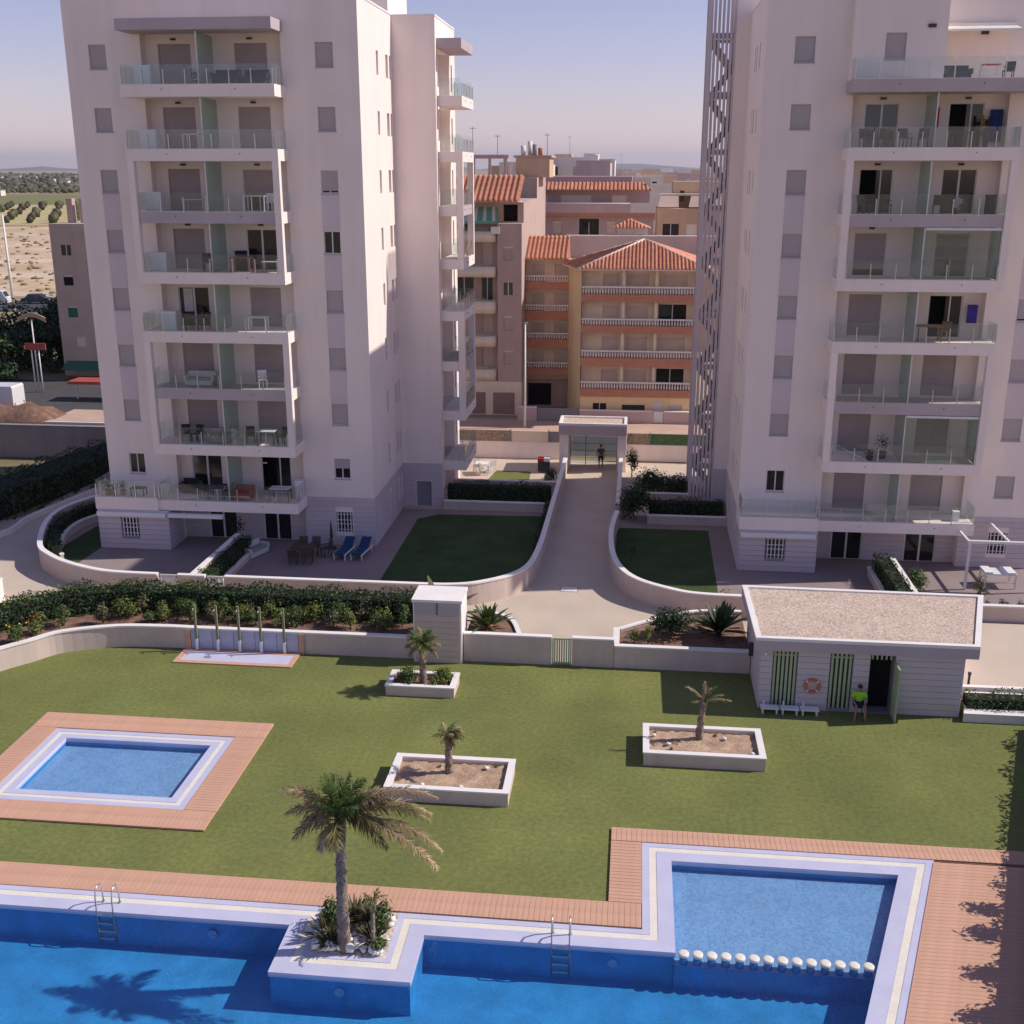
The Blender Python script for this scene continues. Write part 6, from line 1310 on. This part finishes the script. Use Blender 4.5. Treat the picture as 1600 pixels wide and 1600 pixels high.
MB().add([(-4.42, 92.05, 0), (-5.72, 97.0, 0), (-5.72, 97.0, 12.4), (-4.42, 92.05, 12.4)], [(1, 0, 3, 2)]).build('side_wall', 'town_yellow', B)
MB().quad((4.75, 92, 0), (4.9, 101, 0), (4.9, 101, 12.4), (4.75, 92, 12.4)).build('side_wall', 'town_yellow', B); BOX('rear_block', 'town_cream', -9.66, 4.7, 98.6, 101, 0, 12.4, B); BOX('ground_floor', 'town_brown', -9.66, -5.75, 97.9, 98.28, 0, 2.5, B); BOX('garage_void', 'void', -9.2, -7.2, 97.86, 97.898, .2, 2.1, B)
ap = (.5, 96.6, 14.42); e0, e1, e2, e3 = (-4.75, 91.4, 12.42), (5.8, 91.4, 12.42), (6.2, 100.6, 12.42), (-6.4, 97.2, 12.42)
roofplane(B, [e0, e1, ap], (0, 1), step=.30, r=.09); roofplane(B, [e3, e0, ap], (0, 1), step=.30, r=.09); roofplane(B, [e1, e2, ap], (0, 1), step=.30, r=.09)
for q in (e0, e1, e3): MB().tube([q, ap], .11, 6).build('ridge_cap', 'roof_ridge', B)
MB().add([(*e0[:2], 12.33), (*e1[:2], 12.33), (*e2[:2], 12.33), (*e3[:2], 12.33), e0, e1, e2, e3], [(3, 2, 1, 0), (0, 1, 5, 4), (3, 0, 4, 7), (1, 2, 6, 5)]).build('eaves', 'town_cream', B)
roofplane(B, [(-9.75, 96.7, 12.78), (-5.6, 96.7, 12.78), (-5.9, 100.4, 14.45), (-9.75, 100.4, 14.45)], (0, 1), step=.36, r=.11, sep=True); BOX('eaves', 'town_cream', -9.75, -5.6, 96.75, 98.29, 12.702, 12.76, B)
BOX('parapet_wall', 'town_pink', -6.15, 8, 101.002, 101.4, 11, 14.42, B); BOX('parapet_coping', 'wallcap', -6.2, 8, 100.96, 101.44, 14.422, 14.5, B)
kq = BOX('stair_house', 'town_white', -1.85, .75, 101.8, 104.2, 13, 15.06, B)
ka = (-.8, 103, 15.85); kc_ = [(-2.35, 101.4, 15.08), (1.0, 101.4, 15.08), (1.0, 104.5, 15.08), (-2.35, 104.5, 15.08)]
for i in range(4): MB().poly([kc_[i], kc_[(i+1) % 4], ka]).build('roof_plane', 'roof_tile', kq)
rods(kq, [kc_[0], kc_[1], ka], (0, 1), 'roof_tile', .3, .08)
# low street wall before the yellow block
sw_ = thing('street_wall', 'pinkish low street wall with pale coping and metal gates', 'wall', (-2, 91.5, 0)); BOX('wall_section', 'town_pink', -9.5, -7.9, 91.55, 91.8, .12, 1.2, sw_); BOX('wall_section', 'town_pink', -4.4, 1.6, 91.55, 91.8, .12, 1.05, sw_); BOX('wall_section', 'town_pink', 2.45, 9, 91.55, 91.8, .12, 1.05, sw_); BOX('gate_leaf', 'grey_paint', -7.85, -4.45, 91.6, 91.7, .15, 1.2, sw_); BOX('gate_leaf', 'white_paint', 1.63, 2.42, 91.6, 91.7, .15, 1.1, sw_)
for a, b, z in ((-9.5, -7.9, 1.2), (-4.4, 1.6, 1.05), (2.45, 9, 1.05)): BOX('coping', 'wallcap', a, b, 91.5, 91.85, z+.002, z+.08, sw_)
# ---- mauve block with tiled strip and long balcony
Cb = thing('apartment_building', 'mauve apartment block with long white balcony under a red tiled strip', 'apartment building', (-5.6, 128, 0))
w_ = MB(); wn_ = [(-11.6, -10.7), (-9.2, -8.2), (-3.47, -2.55), (-1.3, -.4)]
facade(w_, '-y', 125, -12.9, 1.5, 0, 15.2, [(a, b, 13.3, 14.6) for a, b in wn_] + [(-6.38, -4.28, 12.2, 14.9, .5)]); facade(w_, '-y', 126, -12.9, 1.0, 15.2, 17.85, [(-11.5, -9.8, 15.4, 17.3), (-8.4, -5.2, 15.4, 17.3), (-3, -1.4, 15.4, 17.3)]); w_.quad((1.5, 125, 0), (1.5, 135, 0), (1.5, 135, 15.2), (1.5, 125, 15.2)); w_.quad((1.0, 126, 15.2), (1.0, 135, 15.2), (1.0, 135, 19), (1.0, 126, 19)); w_.quad((-12.9, 124.9, 15.21), (1.5, 124.9, 15.21), (1.5, 126, 15.21), (-12.9, 126, 15.21)); w_.build('wall', 'town_mauve', Cb)
for a, b in wn_: win(Cb, mapper('-y', 125), a, b, 13.3, 14.6)
BOX('loggia_dark', 'charcoal', -6.38, -4.28, 125.48, 125.5, 12.2, 14.9, Cb); BOX('loggia_rail', 'town_white', -6.36, -4.3, 125.05, 125.12, 12.2, 13.1, Cb); win(Cb, mapper('-y', 125.4), -6.0, -4.7, 12.3, 14.5, 'open', d=.02)
for a, b in ((-11.5, -9.8), (-8.4, -5.2), (-3, -1.4)): win(Cb, mapper('-y', 126), a, b, 15.4, 17.3, 'shut', 'town_white')
BOX('balcony_slab', 'brick_band', -12.9, 1.6, 124.2, 125.0, 15.2, 15.55, Cb); BOX('balcony_parapet', 'town_pink', -12.9, -1.0, 124.2, 124.35, 15.552, 16.45, Cb); BOX('balcony_parapet', 'town_white', -.98, 1.6, 124.2, 124.35, 15.552, 16.55, Cb); MB().tube([(-12.9, 124.27, 16.5), (-1, 124.27, 16.5)], .05, 6).build('rail', 'white_paint', Cb)
roofplane(Cb, [(-13, 124.7, 17.86), (1.3, 124.7, 17.86), (.3, 126.8, 18.62), (-13, 126.8, 18.62)], (0, 1), step=.42, r=.1); BOX('roof_parapet', 'town_mauve', -12.9, -.9, 126.9, 134, 17.86, 19.2, Cb)
# ---- brown rooftop block and pergola behind
A2 = thing('apartment_building', 'brown rooftop storey with pergola frames behind the brown block', 'apartment building', (-13, 115, 0)); BOX('wall', 'town_brown', -22, -9.6, 110, 120, 0, 19.2, A2); BOX('penthouse', 'town_tan', -11.8, -8.6, 112, 117, 19.202, 21.0, A2); BOX('cornice', 'town_brown', -12, -8.4, 111.8, 117.2, 21.002, 21.2, A2)
for x in (-15.7, -14.2, -12.7): BOX('pergola_post', 'town_brown', x-.12, x+.12, 111.2, 111.4, 19.202, 20.9, A2)
BOX('pergola_beam', 'town_brown', -16, -12.4, 111.15, 111.45, 20.902, 21.25, A2); BOX('chimney', 'town_white', -13.0, -12.6, 112, 112.4, 19.202, 20.9, A2); BOX('chimney', 'town_white', -12.4, -12.05, 111.6, 112, 19.202, 20.5, A2)
# ---- tan block
D = thing('apartment_building', 'tan apartment block with terrace awnings beside the lattice tower', 'apartment building', (7, 138, 0)); w_ = MB(); facade(w_, '-y', 132, 1.9, 12, 0, 15.75, [(2.6, 4.4, 12.4, 14.1), (5.2, 6.4, 12.4, 14.1)]); w_.quad((1.9, 140, 0), (1.9, 132, 0), (1.9, 132, 15.75), (1.9, 140, 15.75)); w_.quad((1.9, 132, 15.75), (12, 132, 15.75), (12, 140, 15.75), (1.9, 140, 15.75)); w_.build('wall', 'town_tan', D)
win(D, mapper('-y', 132), 2.6, 4.4, 12.4, 14.1, 'open'); win(D, mapper('-y', 132), 5.2, 6.4, 12.4, 14.1, 'shut', 'town_white'); BOX('upper_storey', 'town_tan', 3.7, 12, 136, 142, 15.752, 18.6, D); BOX('cornice', 'town_cream', 2.2, 12, 134.2, 136, 17.1, 17.3, D)
for a, b in ((2.0, 4.3), (5.4, 12)): MB().quad((a, 132.3, 15.9), (b, 132.3, 15.9), (b, 134.2, 17.08), (a+.3, 134.2, 17.08)).build('terrace_awning', 'town_brown', D)
BOX('window', 'pane_dark', 4.5, 5.0, 135.97, 135.998, 16.4, 17.6, D)
# ---- farther town: single pale houses
rng = random.Random(21); cols = ('town_white', 'town_cream', 'town_white', 'town_pink', 'town_tan')
lots = [(-30, 165, 12, 16.5), (-17.5, 180, 8, 20.6), (-12, 190, 7, 21.4), (-7, 175, 5, 20.8), (-3.4, 160, 4, 17.0), (0.5, 168, 5, 16.2), (-1.5, 205, 6, 18.2), (5, 190, 7, 17.4), (12, 200, 8, 18.2), (-24, 225, 10, 20.2), (-10, 250, 9, 21.6), (-4, 270, 8, 18.6), (3, 260, 9, 18.4), (11, 290, 10, 18.6), (0, 340, 9, 18.2), (9, 380, 10, 18.6), (-8, 420, 11, 18.8), (20, 420, 12, 18.2), (4, 520, 12, 18.6), (15, 560, 14, 18.4), (-20, 350, 14, 19.0), (-6, 600, 14, 18.6)]
for i, (x, y, w__, h) in enumerate(lots):
    c = cols[i % 5]; t = thing('town_house', 'pale distant town house among flat rooftops', 'house', (x, y, 0), group='distant town houses behind the apartments')
    w_ = MB(); nf = int(h//3); nw = max(2, int(w__/2.4)); hs = []
    for k in range(nf-2, nf):
        for j in range(nw): u = x-w__/2+w__*(j+.5)/nw; hs.append((u-.5, u+.5, k*3+1.0, k*3+2.3))
    hs = [q for q in hs if q[3] < h-.3]; facade(w_, '-y', y, x-w__/2, x+w__/2, 0, h, hs, .25); a, b, d_ = x-w__/2, x+w__/2, y+rng.uniform(7, 12)
    w_.quad((b, y, 0), (b, d_, 0), (b, d_, h), (b, y, h)); w_.quad((a, d_, 0), (a, y, 0), (a, y, h), (a, d_, h)); w_.quad((a, y, h), (b, y, h), (b, d_, h), (a, d_, h)); w_.quad((b, d_, 0), (a, d_, 0), (a, d_, h), (b, d_, h)); w_.build('wall', c, t)
    for q in hs: BOX('window', 'pane_dark' if rng.random() < .5 else 'blind', q[0], q[1], y+.25, y+.27, q[2], q[3], t)
    BOX('roof_house', cols[(i+2) % 5], x-w__*.25+rng.uniform(-1, 1), x+w__*.12, y+2, y+5, h+.002, h+rng.uniform(.7, 1.6), t); BOX('roof_parapet', c, a-.02, b+.02, y-.02, y+.2, h+.002, h+.35, t)
def antenna(label, x, y, z, h):
    t = thing('antenna', label, 'antenna', (x, y, z), group='rooftop antennas'); MB().cyl(x, y, z, z+h, .03, 6).build('mast', 'grey_paint', t)
    for k in range(3): MB().tube([(x-.32+.08*k, y+.2*k, z+h-.15), (x+.32-.08*k, y+.2*k, z+h-.15)], .02, 5).build('bar', 'grey_paint', t)
antenna('television antenna on the brown rooftop pergola end', -15.9, 112, 21.2, 2.6); antenna('television antenna between pergola and brown rooftop block', -13.6, 112.5, 21.2, 1.9); antenna('slim antenna on the corner of brown rooftop block', -8.9, 113, 21.2, 2.0); antenna('antenna among distant white rooftops', -11.5, 192, 21.4, 3.6); antenna('antenna mast before the far hills', -4.5, 271, 18.6, 4.6)
dsh = thing('satellite_dish', 'white satellite dish on a distant rooftop', 'satellite dish', (-10, 252, 21.6)); MB().cyl(-10, 252, 21.6, 22.4, .1, 6).build('mast', 'grey_paint', dsh); MB().lathe([(.05, 22.3), (.7, 22.5), (1.0, 22.9)], -10, 252, 14).build('bowl', 'town_white', dsh)
for i, (x, y) in enumerate(((-11.2, 113), (-10.6, 113.4), (-10.1, 113), (-9.6, 113.5))): MB().cyl(x, y, 21.2, 21.2+(.9, 1.3, 1.0, .7)[i], .22, 10).build('water_tank', ('town_white', 'town_white', 'grey_paint', 'terracotta')[i], label=('short white water tank on the brown rooftop block', 'tallest white water tank on the brown rooftop block', 'grey water tank on the brown rooftop block', 'terracotta coloured flue on the brown rooftop block')[i], cat='water tank')
# ================================================================ LAND BEYOND THE LEFT EDGE OF THE COMPLEX
ow = thing('old_wall', 'long grey weathered wall beyond the dark hedge bank', 'wall', (-45, 75.8, 0)); BOX('wall_section', 'wall_old', -70, -33.2, 75.6, 75.9, 0, 2.35, ow); BOX('coping', 'wall_old', -70, -33.1, 75.55, 75.95, 2.352, 2.42, ow)
kb_ = thing('kerb', 'pale kerb between the driveway and dark hedge bank', 'kerb', (-35.2, 62, 0)); MB().strip(smoothline([(-40, 53.3), (-35.6, 57.6), (-35.5, 61), (-35.0, 63.6), (-34.3, 67.2), (-33.5, 72)], 4), .18, -.02, .3).build('kerb_stone', 'wallcap', kb_)
fan('yard', 'asphalt', [(-75, 76.2), (-40, 76.2), (-40, 106), (-75, 106)], -.03, kind='structure')
LB = thing('apartment_building', 'plain beige four-storey block with chimneys beyond the hedge bank', 'apartment building', (-50, 113, 0)); w_ = MB(); wq = [(-55.9, -54.9, 11.9, 12.9), (-56.0, -55.0, 9.0, 10.0), (-55.9, -54.9, 5.9, 7.0), (-55.4, -54.4, 3.0, 4.0)]
facade(w_, '-y', 108, -56.9, -42, .1, 14.9, wq); w_.quad((-56.9, 120, .1), (-56.9, 108, .1), (-56.9, 108, 14.9), (-56.9, 120, 14.9)); w_.quad((-42, 108, .1), (-42, 120, .1), (-42, 120, 14.9), (-42, 108, 14.9)); w_.quad((-56.9, 108, 14.9), (-42, 108, 14.9), (-42, 120, 14.9), (-56.9, 120, 14.9)); w_.build('wall', 'town_beige', LB)
for i, q in enumerate(wq): win(LB, mapper('-y', 108), *q, ('open', 'shut', 'shut', 'shut')[i], ('blind', 'void', 'green_fabric', 'town_cream')[i])
for x in (-55.6, -54.3): BOX('chimney', 'town_brown', x-.3, x+.3, 110, 110.7, 14.902, 17.2, LB)
ga = MB().add([(-56.5, 107.98, 1.6), (-46, 107.98, 1.6), (-46, 106.4, .9), (-56.5, 106.4, .9)], [(3, 2, 1, 0)]).build('shop_awning', 'green_fabric', LB)
BOX('red_canopy', 'sign_red', -50.5, -45, 96, 98.2, 1.5, 1.75, label='red flat canopy in front of the beige block', cat='canopy')
for i, x in enumerate((-50.2, -45.3)): BOX('canopy_post', 'white_paint', x-.06, x+.06, 97, 97.12, 0, 1.5, label='white post carrying the red canopy', cat='post', group='posts of the red canopy')
def tree(label, x, y, h, r, seed, m_='leaf_dark', n=900, size=.24, group=None):
    rng = random.Random(seed); t = thing('tree', label, 'tree', (x, y, 0), group=group); mb = MB().tube([(x, y, -.1), (x+.1, y, h*.3), (x, y+.1, h*.62)], [r*.10, r*.08, r*.03], 7)
    cs = []
    for k in range(7):
        a = k*.9+rng.uniform(-.3, .3); q = rng.uniform(.35, .65)*r; c = (x+q*math.cos(a), y+q*math.sin(a), h*rng.uniform(.42, .82)); cs.append(c); mb.tube([(x, y, h*.32), c], [r*.05, r*.015], 5)
    cs.append((x, y, h*.84)); cs += [(x+r*.5, y-.6*r, h*.22), (x-r*.55, y-.5*r, h*.2), (x, y-.7*r, h*.3)]; mb.build('trunk', 'bark', t); mb = MB()
    for c in cs: clump(mb, c, (r*.5, r*.5, h*.2), n//8, size, rng, .35)
    mb.build('crown', m_, t); return t
for i, (x, y, h, r) in enumerate(((-60.5, 112, 6.2, 3.2), (-65, 114, 6.8, 3.6), (-70, 113, 6.0, 3.4), (-62.5, 118, 7.0, 3.4), (-58.4, 116.5, 6.2, 2.6), (-67, 108, 5.2, 3.0), (-62.5, 106.5, 4.6, 2.6), (-74, 117, 6.6, 3.6))): tree('dense dark tree in the shaded clump beside the beige block', x, y, h, r, 200+i, n=1500, size=.26, group='dark trees beside the beige block')
sg = thing('roadside_sign', 'roadside sign on poles with curved tan top and red board', 'sign', (-55.3, 99.8, 0))
for dx in (-.35, 0, .35): MB().cyl(-55.3+dx, 99.8, 0, 4.0 if dx else 6.7, .06, 8).build('pole', 'white_paint', sg)
BOX('board', 'sign_red', -56.2, -54.2, 99.7, 99.82, 3.95, 4.55, sg)
MB().add([(-56.6+2.7*k/10, 99.7, 6.5+.45*math.sin(math.pi*k/10)) for k in range(11)]+[(-56.6+2.7*k/10, 99.7, 6.9+.45*math.sin(math.pi*k/10)) for k in range(11)]+[(-56.6+2.7*k/10, 99.85, 6.5+.45*math.sin(math.pi*k/10)) for k in range(11)]+[(-56.6+2.7*k/10, 99.85, 6.9+.45*math.sin(math.pi*k/10)) for k in range(11)], [(k, k+1, k+12, k+11) for k in range(10)]+[(k+11, k+12, k+34, k+33) for k in range(10)]+[(k+22, k+33, k+34, k+23) for k in range(10)]+[(k, k+22, k+23, k+1) for k in range(10)]).build('top_board', 'sign_tan', sg)
def vehicle(label, loc, rz, L_, W, H, cabz, m_, kind='car', stripe=None, cat='car', name='parked_car'):
    t = thing(name, label, cat, loc, rz or 1e-5, local=True); h0 = .28
    if kind == 'car': prof = [(-.5, h0), (-.5, .62), (-.48, .82), (-.36, .88), (-.24, H), (.14, H), (.30, .92), (.47, .80), (.5, .62), (.5, h0)]
    else: prof = [(-.5, h0), (-.5, H-.15), (-.48, H), (.28, H), (.36, H-.1), (.44, 1.15), (.5, .95), (.5, h0)]
    vs = []; n = len(prof)
    for sy in (-1, 1):
        for a, z in prof: vs.append((a*L_, sy*W/2*(1 if z < cabz else .9), z))
    fs = [tuple(range(n)), tuple(range(2*n-1, n-1, -1))] + [(i, i+n, (i+1) % n+n, (i+1) % n) for i in range(n)]
    MB().add(vs, fs).build('body', m_, t)
    z0, z1 = (.92, H-.08) if kind == 'car' else (H*.55, H-.2)
    for sy in (-1, 1):
        yy = sy*(W/2*.955)
        for a, b in (((-.25, -.06), (-.04, .15)) if kind == 'car' else ((.16, .34),)): MB().add([(a*L_, yy, z0), (b*L_, yy, z0), ((b-.02)*L_, sy*W/2*.915, z1), ((a+.02)*L_, sy*W/2*.915, z1)], [(0, 1, 2, 3)]).build('side_window', 'pane_dark', t)
    MB().add([(.30*L_, -W*.40, .95), (.30*L_, W*.40, .95), (.16*L_, W*.38, H-.05), (.16*L_, -W*.38, H-.05)] if kind == 'car' else [(.445*L_, -W*.42, 1.2), (.445*L_, W*.42, 1.2), (.37*L_, W*.40, H-.15), (.37*L_, -W*.40, H-.15)], [(0, 1, 2, 3)]).build('windscreen', 'pane_dark', t)
    for sx in (-.31, .31):
        for sy in (-1, 1):
            wh = MB().tube([(sx*L_, sy*(W/2-.18), .31), (sx*L_, sy*(W/2+.015), .31)], .31, 16).build('wheel', 'tyre', t); MB().tube([(sx*L_, sy*(W/2+.016), .31), (sx*L_, sy*(W/2+.026), .31)], .19, 12).build('rim', 'rim', wh)
    for sy in (-1, 1): BOX('headlight', 'white_plastic', .498*L_, .503*L_, sy*W*.36-.12, sy*W*.36+.12, .62, .76, t); BOX('tail_light', 'lamp_red', -.503*L_, -.499*L_, sy*W*.38-.08, sy*W*.38+.08, .62, .85, t)
    if stripe:
        for sy in (-1, 1): BOX('stripe', stripe, -.48*L_, .3*L_, sy*W/2-.005, sy*W/2+.012, .5, .9, t)
    return t
vehicle('dark blue car parked on the far street', (-92.6, 169.5, 0), R(8), 4.3, 1.75, 1.46, .9, 'car_navy'); vehicle('white van with lime side stripe on the far street', (-98.5, 167.5, 0), R(8), 4.8, 1.9, 2.1, 2.5, 'car_white', 'van', 'lime', 'van', 'parked_van')
vehicle('white delivery van parked behind the old grey wall', (-54.8, 91.2, 0), R(180), 4.6, 1.95, 2.3, 2.5, 'car_white', 'van', None, 'van', 'parked_van')
fan('road', 'asphalt', [(-160, 150), (-60, 162), (-60, 177), (-160, 165)], -.02, kind='structure')
lp = thing('street_lamp', 'very tall slim white lamp mast beside the far street', 'street lamp', (-89.4, 157, 0)); MB().tube([(-89.4, 157, 0), (-89.4, 157, 13.8)], [.22, .12], 8).build('pole', 'white_paint', lp); MB().tube([(-89.4, 157, 13.7), (-91, 157, 14)], .07, 6).build('arm', 'white_paint', lp); BOX('lamp_head', 'grey_paint', -91.5, -90.8, 156.85, 157.15, 13.9, 14.1, lp)
MB().add([(-51+rx, 88.5+ry, 0 if abs(rx) > 3 or abs(ry) > 1.2 else 1.0+.3*math.sin(rx*2+ry)) for ry in (-1.6, -.8, 0, .8, 1.6) for rx in [-3.5+k for k in range(8)]], [(j*8+i, j*8+i+1, j*8+i+9, j*8+i+8) for j in range(4) for i in range(7)], True).build('earth_mound', 'soil', label='heap of orange-brown earth behind the old grey wall', cat='earth heap')
# farm land: sheets and tree masses
fan('sand_lot', 'sand', [(-330, 172), (-62, 180), (-90, 300), (-120, 400), (-420, 400)], -.03, kind='structure')
fan('field', 'orchard_soil', [(-620, 412), (-140, 412), (-215, 645), (-760, 645)], -.02, kind='structure')
fan('field', 'crop', [(-900, 652), (-225, 652), (-300, 905), (-1100, 905)], -.02, kind='structure')
fan('field', 'scrub', [(-1400, 915), (-300, 915), (-900, 2600), (-3300, 2600)], -.02, kind='structure')
rng = random.Random(31); mb = MB()
for r_ in range(8):
    for c_ in range(44):
        y = 428+r_*27; x = -165-.32*(y-425)-c_*9.5-(4.75 if r_ % 2 else 0)
        if rng.random() < .04: continue
        s_ = rng.uniform(1.5, 2.2); mb.blob((x+rng.uniform(-.6, .6), y+rng.uniform(-.6, .6), s_*.8), (s_, s_, s_*.95), rng, 6, 4, .25)
mb.build('orchard', 'leaf_olive', label='rows of round orchard trees on a pale field', cat='orchard', kind='stuff')
mb = MB()
for i in range(4200):
    y = 960*math.exp(rng.uniform(0, 1.35)); x = -y*rng.uniform(.40, .72); s_ = rng.uniform(.7, 2.0)*(1+y/1400)
    if i % 4: s_ *= .7
    mb.blob((x, y, s_*.5), (s_*1.3, s_*1.2, s_*.9), rng, 6, 4, .5)
mb.build('woodland', 'far_wood', label='scattered dark scrub and trees on the far plain', cat='woodland', kind='stuff')
mb = MB()
for i in range(420):
    y = rng.choice((205, 232, 262, 300, 345))*rng.uniform(.94, 1.06) if i % 3 else rng.uniform(182, 410); x = -y*rng.uniform(.44, .64); s_ = rng.uniform(.15, .55); mb.blob((x, y, s_*.2), (s_*1.5, s_*1.3, s_*.6), rng, 6, 4, .3)
mb.build('scrub', 'dry_scrub', label='low dry scrub scattered over the sandy lot', cat='scrub', kind='stuff')
for i in range(16):
    y = rng.uniform(800, 2600); x = -y*rng.uniform(.47, .60); t = thing('farm_house', 'tiny white house on the far plain', 'house', (x, y, 0), group='white houses on the far plain'); s_ = 1+y/1600; BOX('wall', 'town_white', x-3*s_, x+3*s_, y, y+7, 0, 2.4*s_, t); BOX('roof', 'town_beige', x-3.1*s_, x+3.1*s_, y-.2, y+7.2, 2.4*s_+.01, 2.4*s_+.5, t)
# hills on the horizon
mb = MB(); n = 90; vs = []
for k in range(n+1):
    a = R(40+100*k/n); rr = 13500; h = 55+45*math.sin(k*.35)+35*math.sin(k*.83+1)+25*math.sin(k*1.9)+(60 if 44 < k < 52 else 0)
    cx, cy = rr*math.cos(a), rr*math.sin(a); vs += [(cx*.93, cy*.93, -2), (cx, cy, max(10, h*.62)), (cx*1.08, cy*1.08, -2)]
mb.add(vs, [f for k in range(n) for f in ((3*k, 3*k+1, 3*k+4, 3*k+3)[::-1], (3*k+1, 3*k+2, 3*k+5, 3*k+4)[::-1])], True); mb.build('hills', 'hill', kind='structure')

# ================================================================ HAZE
hz = MB().box(-27500, 27500, -3500, 27500, -4, 330).build('haze', 'void', kind='stuff', label='thin pale air over the whole plain', cat='haze')
hm = bpy.data.materials.new('haze'); hm.use_nodes = True; nt = hm.node_tree; nt.nodes.clear()
ov = nt.nodes.new('ShaderNodeOutputMaterial'); pvn = nt.nodes.new('ShaderNodeVolumePrincipled')
pvn.inputs['Color'].default_value = (0.72, 0.80, 0.98, 1); pvn.inputs['Density'].default_value = 0.00005; pvn.inputs['Anisotropy'].default_value = 0.2
nt.links.new(pvn.outputs[0], ov.inputs['Volume']); hz.data.materials[0] = hm
